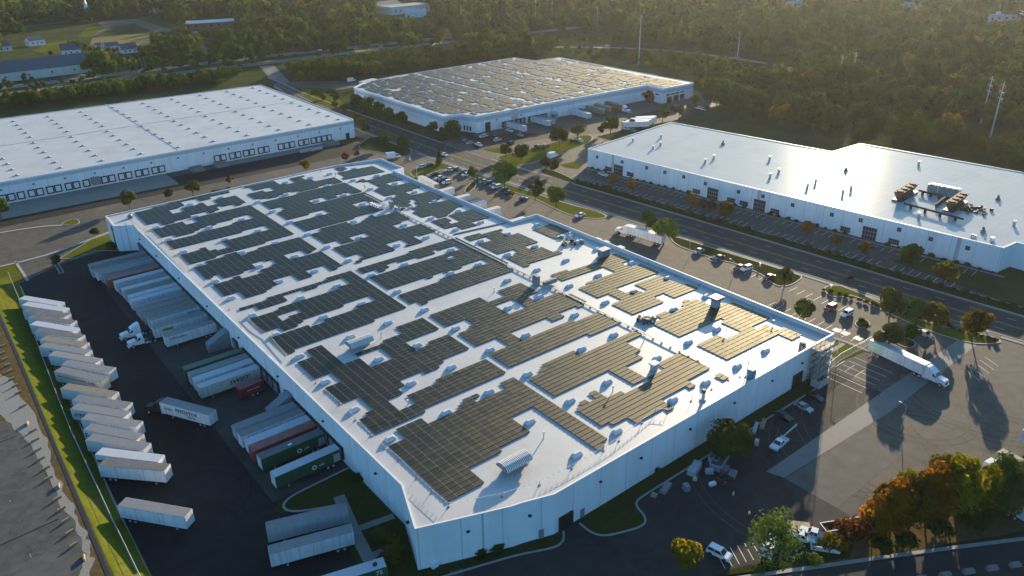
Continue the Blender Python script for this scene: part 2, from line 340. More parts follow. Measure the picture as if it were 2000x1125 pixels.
sheet('trailer_yard', [(13.6, 40), (57, 40), (57, 300), (45, 303), (33, 300), (17.6, 291), (13.6, 160)], .012, M['asphalt_dark'])
sheet('loading_apron', [(39.4, 131), (57.3, 131), (57.3, 293), (38.9, 293)], .03, M['apron'])
sheet('cul_de_sac', smooth_poly([(-20, 352), (20, 349), (39, 344), (52, 339), (57, 338), (57, 324), (45, 321), (32, 308), (15, 312), (-20, 312)]), .025, M['asphalt'])
sheet('dock_apron', [(-70, 368), (95, 367.5), (95, 386.5), (96, 388.8), (-70, 388.8)], .02, M['concrete'])
sheet('dock_apron', [(124, 381), (178, 381), (178, 388.9), (124, 388.9)], .024, M['concrete'])
sheet('driveway', [(-70, 353), (22, 353.5), (65, 355), (130, 358), (182, 353), (182, 345), (57, 341), (20, 351), (-70, 352)], .016, M['asphalt'])
sheet('access_lane', [(-70, 356), (182, 358.5), (200, 372), (190, 381), (96, 381), (95, 367), (-70, 367)], .020, M['asphalt_dark'])
ribbon('kerb', dense(gp(0, 455, 40, 446, 75, 440, 110, 438, 122, 440)), 1.2, 0, .13, M['kerb'])
ribbon('kerb', dense(gp(0, 521, 35, 518, 105, 504, 140, 486, 170, 466, 190, 459, 215, 453)), 1.3, 0, .13, M['kerb'])
island('lawn', gp(118, 438, 130, 431, 150, 427, 157, 432, 153, 438, 135, 441), M['lawn'])
island('lawn', [(46.0, 318.5), (32.5, 305.5), (36.5, 302), (44.5, 305), (51.5, 299), (54, 306), (55, 321)], M['lawn'], rnd=False)
sheet('lawn', gp(-40, 528, 32, 512, 54, 546, 30, 553, 12, 560, -30, 580), .06, M['lawn']); ribbon('kerb', gp(30, 511, 55, 549), .9, 0, .13, M['kerb'])
island('planting_bed', gp(102, 510, 110, 507, 126, 532, 116, 535), M['brown'], rnd=False)
# fence verge and old lot at the far left
FX = [(12.7, 300), (12.7, 250), (12.2, 202), (11.6, 182), (11.4, 147), (11.5, 120), (11.5, 60)]
UPZ = 3.2; KU = (HC-UPZ)/HC
def up(poly): return [(x*KU+(1.7 if abs(x) < 6.5 else 0), y*KU) for x, y in poly]
bk = MB(); prof_ = [(13.7, .02, 0), (12.6, .5, 0), (11.2, 1.5, 0), (9.6, 2.5, 0), (8.5, 3.05, 0), (7.9, UPZ, 0)]; ys_ = [36+4*k for k in range(67)]; vv = []
for y in ys_:
    f_ = max(0., min(1., (301-y)/18)); sh_ = max(0, (y-165)/110)*3.2 if y < 275 else 3.2+(y-275)*.02
    for k_, (x, z, _) in enumerate(prof_): vv.append((x+sh_*(1-k_/5.), y, max(.02, z*f_)+(.10*math.sin(y*.31+k_*1.7) if 0 < k_ < 5 else 0)))
bk.add(vv, [(a*6+k, a*6+k+1, a*6+6+k+1, a*6+6+k) for a in range(66) for k in range(5)]); o = bk.build('grass_bank', M['lawn'], smooth=True); tag(o, kind='structure')
if o.data.polygons[10].normal.z < 0: o.data.flip_normals()
sheet('verge', [(8.4, 288), (17.4, 290), (16, 300), (8.5, 306), (-25, 335), (-25, 312), (6, 300)], .03, M['lawn'])
bk = MB(); bk.add([(7.9, 283, UPZ), (-60, 290, UPZ), (-60, 312, -.1), (7.9, 301, -.1)], [(0, 1, 2, 3)]); tag(bk.build('grass_bank', M['lawn']), kind='structure')
ribbon('kerb', dense([(17.4, 288), (17.0, 274), (13.8, 165), (13.2, 130), (13.6, 40)]), .35, 0, .14, M['kerb'])
ribbon('drain', up(dense([(8.5, 294), (8.5, 230), (8.0, 195), (7.7, 160), (7.3, 132), (7, 40)])), .7, UPZ-.1, UPZ+.045, M['black'])
def rough(poly, amp, n=5, seed=4):
    rr = random.Random(seed); out = []
    for i in range(len(poly)):
        a, b = poly[i], poly[(i+1) % len(poly)]
        for k in range(n):
            t = k/n; out.append((a[0]+(b[0]-a[0])*t+rr.uniform(-amp, amp), a[1]+(b[1]-a[1])*t+rr.uniform(-amp, amp)))
    return out
sheet('dirt_strip', [(7.95, 36), (7.95, 283.2), (-60, 290), (-60, 36)], UPZ, M['dirt'])
sheet('gravel_edge', up(smooth_poly(rough([(-14, 285), (-3, 245), (2.8, 222), (4.6, 200), (4.9, 186), (3.9, 176), (4.7, 164), (4.5, 155), (5.0, 147), (4.9, 140), (3.6, 135), (-2, 128), (-5, 126), (-5, 128), (0.5, 133.5), (2.2, 139), (2.4, 150), (1.9, 164), (2.2, 178), (0.6, 192), (-1.5, 200), (-4, 215), (-16, 250)], .8, 4))), UPZ+.02, M['gravel'])
sheet('old_car_park', up(smooth_poly(rough([(-60, 60), (-2, 60), (-2, 127.5), (1.2, 134), (3.4, 140), (3.9, 150), (3.0, 160), (2.4, 170), (2.8, 178), (1.2, 190), (-.5, 200), (-3, 205), (-8, 230), (-60, 240)], .6, 4, 8))), UPZ+.04, M['old_lot'])
rr_ = random.Random(2); segs_ = []
for xa in (-4.2, -1.2, -9.5):
    for k_ in range(40):
        if rr_.random() < .16: y_1 = 120+k_*2.6; segs_.append(((xa-(y_1-120)*.022, y_1), (xa-(y_1-120)*.022-.04, y_1+rr_.uniform(.6, 2.2))))
marks('parking_line', [tuple(up(q)) for q in segs_], .16, UPZ+.055, M['gravel'])
marks('crack', [((-20, 186), (1.6, 186.8)), ((-20, 148), (3.2, 150))], .3, UPZ+.06, M['asphalt_dark'])
# main road
FK = dense([(236, 600), (230, 520), (228.2, 444), (228.4, 348), (229.5, 292), (233, 248.6), (237.4, 196), (241, 149), (244.8, 94), (247.5, 64), (252, 20)])
NK = dense([(226, 560), (216, 500), (209.3, 405), (208.3, 352), (208.8, 318), (213.9, 263), (219.5, 200), (224.2, 137), (228, 82), (231, 58), (236, 20)])
sheet('road', NK+FK[::-1], .02, M['road'])
def cut(line, ranges): return [[p for p in line if a <= p[1] <= b] for a, b in ranges]
for seg in cut(FK, [(345, 600), (255, 305), (20, 252)]): ribbon('kerb', offs(seg, .3 if seg[0][1] < seg[-1][1] else .3), .6, 0, .14, M['kerb'])
for seg in cut(NK, [(362, 560), (178, 345), (80, 162), (20, 66)]): ribbon('pavement', offs(seg, -1.2), 1.5, 0, .10, M['concrete'])
def road_line(t, dash=None):
    pts = [(n[0]+(f[0]-n[0])*t, n[1]+(f[1]-n[1])*t) for n, f in zip(RS_N, RS_F)]; segs = []
    for i in range(0, len(pts)-1, 1):
        if dash is None or i % dash == 0: segs.append((pts[i], pts[i+1] if dash is None else ((pts[i][0]*.45+pts[i+1][0]*.55), pts[i][1]*.45+pts[i+1][1]*.55)))
    return segs
def resample(line, ys):
    out = []; l = sorted(line, key=lambda p: p[1]); j = 0
    for y in ys:
        while j < len(l)-2 and l[j+1][1] < y: j += 1
        a, b = l[j], l[j+1]; t = (y-a[1])/(b[1]-a[1]) if b[1] != a[1] else 0; out.append((a[0]+(b[0]-a[0])*t, y))
    return out
ys = [25+5*i for i in range(110)]
RS_N, RS_F = resample(NK, ys), resample(FK, ys)
marks('road_marking', road_line(.5)+road_line(.46), .14, .035, M['paint_y'])
marks('road_marking', road_line(.25, 2)+road_line(.75, 2)+road_line(.03)+road_line(.97), .15, .036, M['paint'])
# verge between the road and the car park of the office warehouse
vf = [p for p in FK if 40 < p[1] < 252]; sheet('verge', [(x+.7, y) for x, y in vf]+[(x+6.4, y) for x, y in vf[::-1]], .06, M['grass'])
ribbon('kerb', [(x+6.5, y) for x, y in vf], .3, 0, .14, M['kerb'])
# office car park: bay lines both sides
bl = []
for i in range(62):
    y = 88+i*2.75; t = (y-94)/(196-94); xw = 275.2-(y-83)*.1005
    xr = np.interp(y, [94, 149, 196, 248], [244.8, 241, 237.4, 233])+7
    if i % 9 != 8:
        bl.append(((xr, y), (xr+4.8, y+.5)))
    if i % 11 != 5: bl.append(((xw-3.6, y), (xw-8.4, y-.5)))
marks('parking_line', bl, .16, .03, M['paint'])
ribbon('pavement', [(275.6-2.6, 80), (257-2.4, 262)], 1.4, 0, .12, M['concrete'])
# near car park islands and verges (by the main warehouse)
vn = [p for p in NK if 66 < p[1] < 345]
island('lawn', gp(835, 322, 862, 318, 905, 331, 960, 349, 1012, 366, 1100, 396, 1172, 414, 1188, 424, 1170, 428, 1140, 426, 1105, 418, 1068, 400, 1040, 386, 985, 371, 930, 350, 905, 342, 868, 330, 850, 336, 826, 346, 803, 345, 801, 336), M['lawn'], k=.4)
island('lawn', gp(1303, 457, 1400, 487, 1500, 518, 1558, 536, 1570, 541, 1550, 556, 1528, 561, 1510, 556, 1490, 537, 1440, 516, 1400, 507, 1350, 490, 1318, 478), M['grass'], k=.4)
island('lawn', gp(1606, 564, 1622, 556, 1652, 560, 1760, 610, 1815, 632, 1935, 656, 1960, 668, 1940, 673, 1895, 672, 1815, 648, 1720, 606, 1668, 576, 1640, 582, 1618, 578), M['lawn'], k=.4)
island('planting_bed', gp(1668, 630, 1682, 621, 1698, 628, 1700, 636, 1685, 642, 1672, 638), M['grass'])
island('planting_bed', gp(1556, 620, 1570, 614, 1576, 620, 1570, 630, 1560, 628), M['brown'])
island('planting_bed', gp(1560, 592, 1580, 582, 1588, 588, 1582, 596), M['brown'])
island('planting_bed', gp(1745, 668, 1760, 656, 1790, 668, 1788, 678, 1768, 680), M['grass'])
island('planting_bed', gp(1380, 508, 1392, 499, 1404, 505, 1400, 512), M['grass'])
island('planting_bed', gp(905, 372, 925, 352, 933, 362, 912, 380), M['grass'])
sheet('lawn', gp(1629, 664, 1643, 669, 1626, 678), .05, M['lawn']); sheet('lawn', gp(1651, 672, 1691, 685, 1636, 708, 1623, 694), .05, M['lawn'])
ribbon('pavement', gp(1628, 660, 1655, 669, 1700, 687), 1.3, 0, .1, M['concrete']); ribbon('pavement', gp(1648, 671, 1618, 690), 1.3, 0, .1, M['concrete'])
bl = []
for i in range(15):
    bl.append(((214.5-.3*i+.8*i/3, 143-2.9*i), (209.8-.3*i+.8*i/3, 143-2.9*i)))
for i in range(17):
    y = 118-2.8*i; bl.append(((194.5, y), (199.3, y)))
for i in range(15):
    y = 120-2.9*i; bl.append(((178.2, y), (183, y)))
for i in range(26):
    y = 330-3*i; bl.append(((203.5+max(0, 300-y)*.06, y), (199+max(0, 300-y)*.06, y)))
marks('parking_line', bl, .15, .03, M['paint'])
b = MB()
for px in ((1635, 645), (1651, 651), (1676, 661)):
    x, y = G(*px); b.box((x, y, .034), (2.2, 2.2, .004))
tag(b.build('parking_symbol', M['paint']), kind='structure')
# south lot: concrete strip, slab and bays
M['south'] = mat('south_yard_shade', spec=.1, col=(.036, .035, .035), rough=.85, var=.25, scale=.3, w2=(.05, .7, (.055, .052, .047)), bump=.15, cracks=(.06, .012, .5))  # darkened paving: the front wall's shade is put into this colour
sheet('concrete_strip', [(127, 71.2), (220.5, 70.8), (220.3, 66.2), (169.4, 65.4), (128.2, 67.6)], .018, lines(mat('slab', (.17, .163, .15), .85, .1, .3, w2=(.3, .5, (.12, .115, .105))), [(0, 6, .08)], (.08, .08, .08)))
sheet('concrete_slab', [(128.2, 67.2), (157.3, 66), (156, 55.3), (128.3, 55.3)], .016, M['slab'])
sheet('south_yard_shade', [(128, 87), (60, 92), (50, 70), (70, 52), (107, 50), (128.2, 44)], .008, M['south'])  # dark sheets where the warehouse shades the paving
sheet('south_yard_shade', [(128, 71.3), (176, 71), (176, 86), (128, 86)], .009, M['south'])
bl = [((172+3*i, 84.5), (172+3*i, 74)) for i in range(6)]+[((203+2.8*i, 62), (200.5+2.8*i, 57.5)) for i in range(5)]
bl += [(G(1440+14*i, 1065-4*i), G(1458+14*i, 1098-4*i)) for i in range(-3, 3)]
marks('parking_line', bl, .14, .03, M['paint'])
# planting along the front of the main warehouse
def bed(poly, mt='grass'):
    n = len(poly); sheet('lawn', poly, .05, M[mt])
bed([(53.4, 95.2), (70.2, 88.9), (79, 86), (80.5, 84.6), (78, 83.2), (69.3, 87.3), (56, 92.2), (53, 92.5)])
ribbon('kerb', dense([(53, 92.3), (69.3, 87), (78, 83), (80.3, 84.3), (80.6, 86)], 1), .4, 0, .14, M['kerb'])
bed([(85.2, 86.5), (84.6, 81.4), (86, 80), (94.8, 76.9), (96, 77.5), (96.8, 83.4), (119.5, 83.3), (164, 82.9), (168, 86.4)])
ribbon('kerb', dense([(84.6, 85.6), (84.3, 81), (86, 79.6), (94.8, 76.4), (96.3, 77.3), (96.9, 83), (119.5, 82.9), (166, 82.6)], 1), .4, 0, .14, M['kerb'])
# landscaped corner by the yard
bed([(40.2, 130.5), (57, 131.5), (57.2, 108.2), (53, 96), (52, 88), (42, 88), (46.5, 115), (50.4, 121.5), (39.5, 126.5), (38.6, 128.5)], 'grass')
ribbon('kerb', dense([(57, 131), (40.5, 130.4), (38.4, 128.6), (39.4, 126.2), (50.2, 121.3)], 1.5), .5, 0, .14, M['kerb'])
ribbon('pavement', [(51, 124), (48.2, 111), (45, 92), (44, 80)], 2.4, 0, .1, M['concrete']); ribbon('pavement', [(48.6, 112.8), (56.8, 111.3)], 1.6, 0, .105, M['concrete']); ribbon('pavement', [(47, 104.5), (53.8, 104.2)], 1.6, 0, .105, M['concrete'])
# road across the bottom right
brl = [(60, 78), (106.9, 51.5), (122, 43), (136.8, 34.5), (148.7, 27.5), (190, 5)]
ribbon('service_road', offs(brl, -4.6), 7.6, 0, .01, M['road']); ribbon('kerb', offs(brl, -.3), .8, 0, .14, M['kerb'])
sheet('verge', [(60, 72), (100, 58), (118, 49), (125, 50), (140, 44), (160, 40), (190, 30), (190, 6), (148.7, 28.3), (136.8, 35.3), (122, 43.8), (106.9, 52.3), (60, 79)], .04, M['grass'])
sheet('brown_ground', gp(1668, 1062, 1690, 1048, 1740, 1030, 1850, 1000, 1920, 985, 2060, 950, 2100, 1010, 1960, 1045, 1850, 1062, 1700, 1098, 1660, 1088), .055, M['dirt'])  # brown dirt sheet laid beneath the autumn row
# back lot of the tan-panelled warehouse, drives and lit lawns
sheet('car_park', gp(905, 262, 935, 268, 1010, 258, 1060, 262, 1200, 235, 1330, 205, 1360, 200, 1370, 225, 1250, 248, 1150, 262, 1090, 272, 1040, 280, 1000, 290, 930, 292), .02, M['asphalt_dark'])
sheet('lawn', gp(945, 292, 985, 288, 1000, 294, 990, 302, 955, 296), .05, M['lawn'])
island('lawn', gp(968, 306, 1000, 299, 1060, 284, 1100, 272, 1150, 262, 1160, 270, 1146, 282, 1095, 300, 1050, 316, 1020, 322, 1000, 326, 990, 320, 975, 312), M['lawn'], k=.4)
sheet('drive', gp(917, 300, 968, 293, 1010, 280, 1080, 268, 1120, 258, 1130, 262, 1090, 276, 1010, 298, 970, 314), .03, M['asphalt'])
sheet('drive', gp(1000, 322, 1050, 310, 1110, 296, 1147, 300, 1147, 326, 1120, 322, 1065, 344, 1040, 336), .03, M['asphalt'])
island('lawn', gp(1050, 336, 1062, 329, 1085, 334, 1118, 349, 1128, 356, 1115, 358, 1085, 348), M['grass'])
sheet('lawn', gp(1092, 322, 1120, 316, 1138, 322, 1130, 330, 1108, 328), .05, M['lawn'])
sheet('lawn', gp(585, 168, 622, 178, 668, 198, 678, 212, 650, 210, 622, 203, 598, 190), .05, M['lawn'])
sheet('side_lane', gp(560, 160, 620, 158, 700, 160, 712, 168, 660, 176, 615, 172, 560, 170), .04, M['asphalt'])
island('lawn', gp(690, 290, 730, 262, 770, 283, 805, 290, 802, 304, 780, 306, 745, 298), M['grass'])
# highway
def hw(name, *a, w=15.):
    ln = dense(gp(*a), 20); ribbon(name, ln, w, 0, -.05, M['highway']); return ln
h1 = hw('highway', -60, 178, 60, 168, 250, 141, 400, 123, 500, 112, 650, 96, 775, 83, 900, 71, 1000, 55, 1060, 46, 1130, 36, 1240, 22)
h2 = hw('highway', -60, 192, 60, 182, 250, 153, 400, 137, 500, 125, 625, 109, 750, 95, 880, 83, 1000, 68, 1080, 58, 1215, 44, 1300, 33)
ribbon('median_strip', [((a[0]+b[0])/2, (a[1]+b[1])/2) for a, b in zip(resample(h1, []) or h1, h1)][:0] or dense(gp(520, 119, 650, 102.5, 775, 89.5, 890, 77.5), 20), 4.5, 0, -.03, M['lawn'])
hw('ramp', 1040, 92, 1095, 88, 1160, 90, 1235, 93, 1330, 98, 1390, 106, 1460, 116, 1560, 132, 1650, 158, 1660, 165, w=8)
hw('ramp', 520, 128, 545, 150, 560, 175, w=12); hw('ramp', 0, 60, 120, 40, 215, 38, 260, 44, w=5)
for ln, off in ((h1, 6.1), (h1, -6.1), (h2, 6.1), (h2, -6.1)): ribbon('road_marking', offs(ln, off), .3, 0, -.02, M['paint'])
sheet('field', gp(180, 74, 230, 68, 291, 66, 292, 88, 230, 92, 175, 88), -.1, M['field'])
sheet('lawn', gp(60, 98, 118, 84, 128, 92, 122, 105, 88, 106), -.1, M['lawn']); sheet('lawn', gp(80, 88, 130, 78, 128, 86, 75, 96), -.12, M['lawn'])
sheet('lawn', gp(172, 52, 215, 50, 220, 60, 175, 72, 150, 72), -.1, M['lawn']); sheet('lawn', gp(185, 40, 290, 35, 292, 39, 190, 43), -.1, M['lawn'])
sheet('cemetery_lawn', gp(60, 52, 160, 50, 140, 66, 80, 80, 50, 72), -.12, M['meadow'])
sheet('church_car_park', gp(190, 44, 265, 36, 335, 58, 330, 63, 300, 62, 262, 46, 215, 52, 195, 66, 175, 72, 205, 54), -.08, M['asphalt'])
sheet('lane', gp(375, 62, 385, 60, 400, 90, 430, 112, 405, 110, 385, 88), -.08, M['asphalt'])
sheet('clearing', gp(1140, 128, 1200, 118, 1300, 140, 1420, 172, 1560, 205, 1700, 222, 1820, 232, 1990, 262, 2040, 285, 1940, 275, 1780, 262, 1720, 262, 1600, 232, 1480, 210, 1400, 195, 1370, 175, 1290, 158), -.1, M['meadow'])
# ================================================================ buildings
def shell(parent, outline, z, wm, zr, roofm, cap=.35, capm=None, base=0.):
    "walls with a parapet; zr(x, y) gives the roof height inside"
    b = MB(); n = len(outline); inn = inset(outline, cap)
    b.add([(x, y, base) for x, y in outline]+[(x, y, z) for x, y in outline], [(i, (i+1) % n, n+(i+1) % n, n+i) for i in range(n)])
    w = b.build('wall', wm, parent)
    c = MB(); c.add([(x, y, z) for x, y in outline]+[(x, y, z+.06) for x, y in outline]+[(x, y, z+.06) for x, y in inn]+[(x, y, zr(x, y)-.05) for x, y in inn],
                    [(i+a*n, (i+1) % n+a*n, (i+1) % n+(a+1)*n, i+(a+1)*n) for a in range(3) for i in range(n)])
    c.build('parapet', capm or M['cap'], parent); return w, inn
def clip(poly, ax, v, keep_lt):
    out = []
    for i in range(len(poly)):
        a, b = poly[i-1], poly[i]; ia, ib = (a[ax] <= v) == keep_lt, (b[ax] <= v) == keep_lt
        if ia != ib:
            t = (v-a[ax])/(b[ax]-a[ax]); out.append((a[0]+(b[0]-a[0])*t, a[1]+(b[1]-a[1])*t))
        if ib: out.append(b)
    return out
def lift(parent, at, loc): return None
HB = 10.0; RIDGE = 139.3
def zroof(x, y=0): return 9.72 if x <= RIDGE else 9.72-(x-RIDGE)*1.0/38.
def RP(px, py):
    z = 9.72
    for _ in range(4):
        x, y = G(px, py, z); z = zroof(x)
    return x, y, z
main_out = [(57.3, 107.8), (52.8, 95.8), (70.2, 89.2), (72.3, 88.7), (78.6, 86.6), (177.2, 86.6), (177.2, 207.2), (165.4, 207.2), (165.4, 291), (170.8, 291), (170.8, 311), (149.3, 315), (52.0, 312.2), (51.6, 298.6), (57.3, 295.2)]
MAIN = empty('warehouse', (0, 0, 0), 0, 'vast white warehouse whose roof carries rows of solar panels beside the trailer yard', 'warehouse')
_, inn = shell(MAIN, main_out, HB, M['wall'], zroof, M['roof'])
b = MB()
for half in (clip(inn, 0, RIDGE, True), clip(inn, 0, RIDGE, False)):
    b.add([(x, y, zroof(x)) for x, y in half], [tuple(range(len(half)))])
r = b.build('roof', M['roof'], MAIN)
def wallbox(name, x, y, z, sx, sy, sz, mt, parent): return MB().box((x, y, z), (sx, sy, sz)).build(name, mt, parent)
for i in range(46):          # loading doors along the yard wall
    y = 134.5+i*3.46
    if 189 < y < 206 and i % 2 or 163 < y < 169: continue
    d = MB().box((57.1, y, 2.75), (.7, 3.0, 3.1)).build('dock_seal', M['black'], MAIN)
    MB().box((56.74, y, 2.6), (.06, 2.3, 2.5)).build('dock_door', M['grey'], d)
for x, y, sx, sy in ((57.1, 288, .4, .3), (57.1, 268, .4, .3), (57.1, 244, .4, .3), (57.1, 218, .4, .3), (57.1, 193, .4, .3), (57.1, 167, .4, .3), (57.1, 142, .4, .3), (57.1, 118, .4, .3), (62, 92.2, .4, .4), (73.6, 88, .4, .4), (91, 86.4, .35, .35), (103, 86.4, .35, .35), (119, 86.4, .35, .35), (135, 86.4, .35, .35), (150, 86.4, .35, .35), (163, 86.4, .35, .35), (54.6, 101.5, .4, .4)):
    MB().box((x, y, 6.6), (sx+.15, sy+.15, .35)).build('wall_light', M['black'], MAIN)
MB().box((81.6, 86.4, 1.75), (3.6, .5, 3.5)).build('drive_in_door', M['black'], MAIN)
for x, y, rz in ((86.2, 86.5, 0), (168.2, 86.5, 0), (55.2, 101.8, R(69)), (76, 87.4, R(-18))): MB().box((x, y, 1.1), (1.1, .16, 2.2), rz).build('side_door', M['grey'], MAIN)
MB().box((162, 86.45, 2), (4, .4, 4)).build('drive_in_door', M['black'], MAIN)
MB().box((51.72, 303, 4.6), (.3, 2.2, 8)).build('office_glazing', M['glass'], MAIN)
MB().box((55.3, 101.6, 3.1), (.22, 6, 5.2), R(-21)).build('office_glazing', M['glass'], MAIN)
MB().box((53.8, 98, 1.2), (.3, 1.8, 2.4), R(-21)).build('side_door', M['glass'], MAIN)
for y in (203, 160.6):       # sloped shelters over the yard stairs
    s = empty('stair_shelter', (54.2, y, 0), 0, 'grey covered stair against the yard wall '+('beside the dark green trailer' if y > 180 else 'beside the maroon container'), 'stair shelter')
    MB().side([(-3.2, 0), (3, 0), (3, 5.0), (2.2, 5.0), (-3.2, 2.3)], -1.5, 1.5).build('shelter', M['grey'], s)
    MB().box((-2.6, 0, 1), (1.4, 2.6, .1)).build('landing', M['concrete'], s)
def gen_building(name, outline, z, label, roofm, zr, wm='wall', band=None, capm=None, cat='warehouse'):
    e = empty(name, (0, 0, 0), 0, label, cat)
    _, inn = shell(e, outline, z, M[wm], lambda x, y: zr, roofm, capm=capm)
    b = MB(); b.add([(x, y, zr) for x, y in inn], [tuple(range(len(inn)))]); b.build('roof', roofm, e)
    if band:
        n = len(outline); oo = inset(outline, -.02); b = MB(); b.add([(x, y, band[0]) for x, y in oo]+[(x, y, band[1]) for x, y in oo], [(i, (i+1) % n, n+(i+1) % n, n+i) for i in range(n)]); b.build('painted_band', M['band'], e)
    return e
# left warehouse with paired loading doors
LW = gen_building('warehouse', [(-75, 389), (198.6, 389), (199.6, 392), (200.4, 523), (-75, 533)], 9.8, 'long white warehouse with a row of paired loading doors and low roof domes', M['roof_w'] if 0 else M['roof'], 9.6, band=(7.7, 9.2))
def wall_x(px, py):
    v = FWD*FPX + RT*(px-W0/2) - UP*(py-H0/2); t = 388.9/v[1]; return v[0]*t
for px, one in [(-60, 0), (-22, 0), (14, 0), (41, 1), (70, 0), (106, 0), (142, 0), (169, 1), (212, 0), (245, 0), (278, 0), (310, 0), (431, 0), (460, 0), (487, 0), (516, 0), (549, 1), (566, 0), (594, 0), (618, 0), (639, 0)]:
    xx = wall_x(px, 388-px*.173)
    for s in ((0,) if one else (-1.6, 1.6)):
        d = MB().box((xx+s, 388.86, 2.55), (2.95, .5, 3.4)).build('dock_seal', M['black'], LW)
        MB().box((xx+s, 388.58, 2.6), (2.0, .08, 2.4)).build('dock_door', M['white'], d)
for i in range(17):
    MB().box((-10+i*12.5, 388.9, 6.4), (.9, .12, .9)).build('wall_vent', M['grey'], LW)
MB().box((wall_x(186, 350), 387.6, 3.2), (3.6, 2.6, 3.2)).build('stair_canopy', M['grey'], LW)
MB().box((194, 388.9, 1.6), (2.2, .3, 3.2)).build('side_door', M['black'], LW)
for z in (2.2, 4.2, 6.2): MB().box((198.4, 390.2, z), (1.2, 1.2, .9)).build('window', M['glass'], LW)
for x0, x1 in ((106, 112), (119, 123), (179, 184)):
    s = empty('dock_ramp', ((x0+x1)/2, 383.6, 0), 0, {106: 'concrete ramp with low walls between the two rows of loading doors', 119: 'concrete ramp just before the second row of loading doors', 179: 'concrete ramp nearest the end of the long loading wall'}[x0], 'ramp')
    MB().side([(-3, 0), (3, 0), (3, 1.2), (-3, .1)], -3, 3).build('ramp', M['concrete'], s)
    for q in (-3.1, 3.1): MB().box((0, q, .8), (6, .2, 1.6)).build('wall', M['concrete'], s)
# office warehouse on the right
def rb(x, y): return (x, y)
RBo = [(256.9, 262.6), (275.0, 83.2), (283.5, 82.4), (283, 50), (377, 50), (362, 182), (338.8, 183.1), (327.6, 271.4)]
RB = gen_building('warehouse', RBo, 9.0, 'white warehouse with glossy glinting roof and office entrances along its front', M['roof_gloss'], 8.75, capm=M['cap'])
dv = Vector((275.0-256.9, 83.2-262.6)).normalized(); nv = Vector((dv.y, -dv.x)); 
if nv.x > 0: nv = -nv
ang = math.atan2(dv.y, dv.x)
def onwall(s): p = Vector((256.9, 262.6))+dv*s; return p
def winset(s, z, w, h, nx, nz, name='window', off=.04):
    p = onwall(s)+nv*off; f = MB().box((p.x, p.y, z), (w, .16, h), ang).build(name, M['white' if 0 else 'grey'], RB); g = MB()
    for i in range(nx):
        for j in range(nz):
            q = onwall(s+(i-(nx-1)/2)*w/nx)+nv*(off+.08); g.box((q.x, q.y, z+(j-(nz-1)/2)*h/nz), (w/nx*.82, .06, h/nz*.82), ang)
    g.build('pane', M['glass'], f)
for s in (6, 21, 35, 45, 55, 66, 82, 93, 106, 122, 133, 147, 158, 170):
    winset(s, 6.6 if int(s) % 2 else 6.0, 1.5, 1.5, 2, 2)
for s in (19, 70, 92, 137): winset(s, 2.4 if s != 19 else 2.2, 5.2, 4.8, 5, 3, 'entrance')
for s in (13, 26, 62, 79, 85, 99, 128, 146): winset(s, 1.6, 3.8, 2.0, 5, 2)
# solar warehouse at the back
BBo = [(243.2, 471.5), (241.2, 363.1), (251.6, 360.3), (255.2, 350.4), (391.5, 346.6), (390.6, 332), (419.4, 330.8), (424.2, 468.5), (399.4, 469.5), (397.4, 492.3), (284.5, 488.3), (258, 483)]
BB = gen_building('warehouse', BBo, 9.8, 'white warehouse with grey painted bands and tan solar panels beyond the road', M['roof'], 9.6, band=(6.4, 8.6))
for x0, x1 in ((272, 279.5), (281.5, 289), (291.5, 299), (300.5, 306), (335, 341), (343, 349), (351, 358)):
    d = MB().box(((x0+x1)/2, 348.6, 2.4), (x1-x0, .5, 3.4)).build('dock_seal', M['black'], BB)
    for q in (-.22, .22): MB().box(((x0+x1)/2+q*(x1-x0), 348.3, 2.3), (2.3, .1, 2.4)).build('dock_door', M['grey'], d)
MB().box((262.5, 350, 2.6), (3.6, .4, 5.2)).build('entrance', M['glass'], BB)
for x, y in ((252.3, 358.5), (253.0, 356.6), (253.7, 354.7)): MB().box((x-.1, y, 2.2), (.5, .9, 2.6), R(20)).build('window', M['glass'], BB)
for x in (393, 397.5, 402, 406.5): MB().box((x+2, 331.3, 5.2), (3.2, .3, .8)).build('window', M['black'], BB)
for x in (394.5, 401, 407): MB().box((x+2, 331.2, 1.9), (4.2, .4, 3.6)).build('entrance', M['glass'], BB)
for q in (337, 341.5): MB().box((390.9, q, 5.2), (.3, 3, .8)).build('window', M['black'], BB)
for x in (268, 286, 310, 330, 365, 380): MB().box((x, 348.7, 6), (1.2, .16, .5)).build('wall_light', M['black'], BB)
for x in (310, 333):
    s = empty('stair_shelter', (x, 346.4, 0), 0, 'grey hooded stair shelter '+('between the white trailers at the far loading doors' if x < 320 else 'beside the tan containers at the far loading doors'), 'stair shelter')
    MB().box((0, 0, 1.8), (2.6, 3, 3.6)).build('shelter', M['grey'], s); MB().side([(-1.8, 3.6), (1.8, 3.6), (0, 5)], -1.8, 1.8).build('roof', M['band'], s)

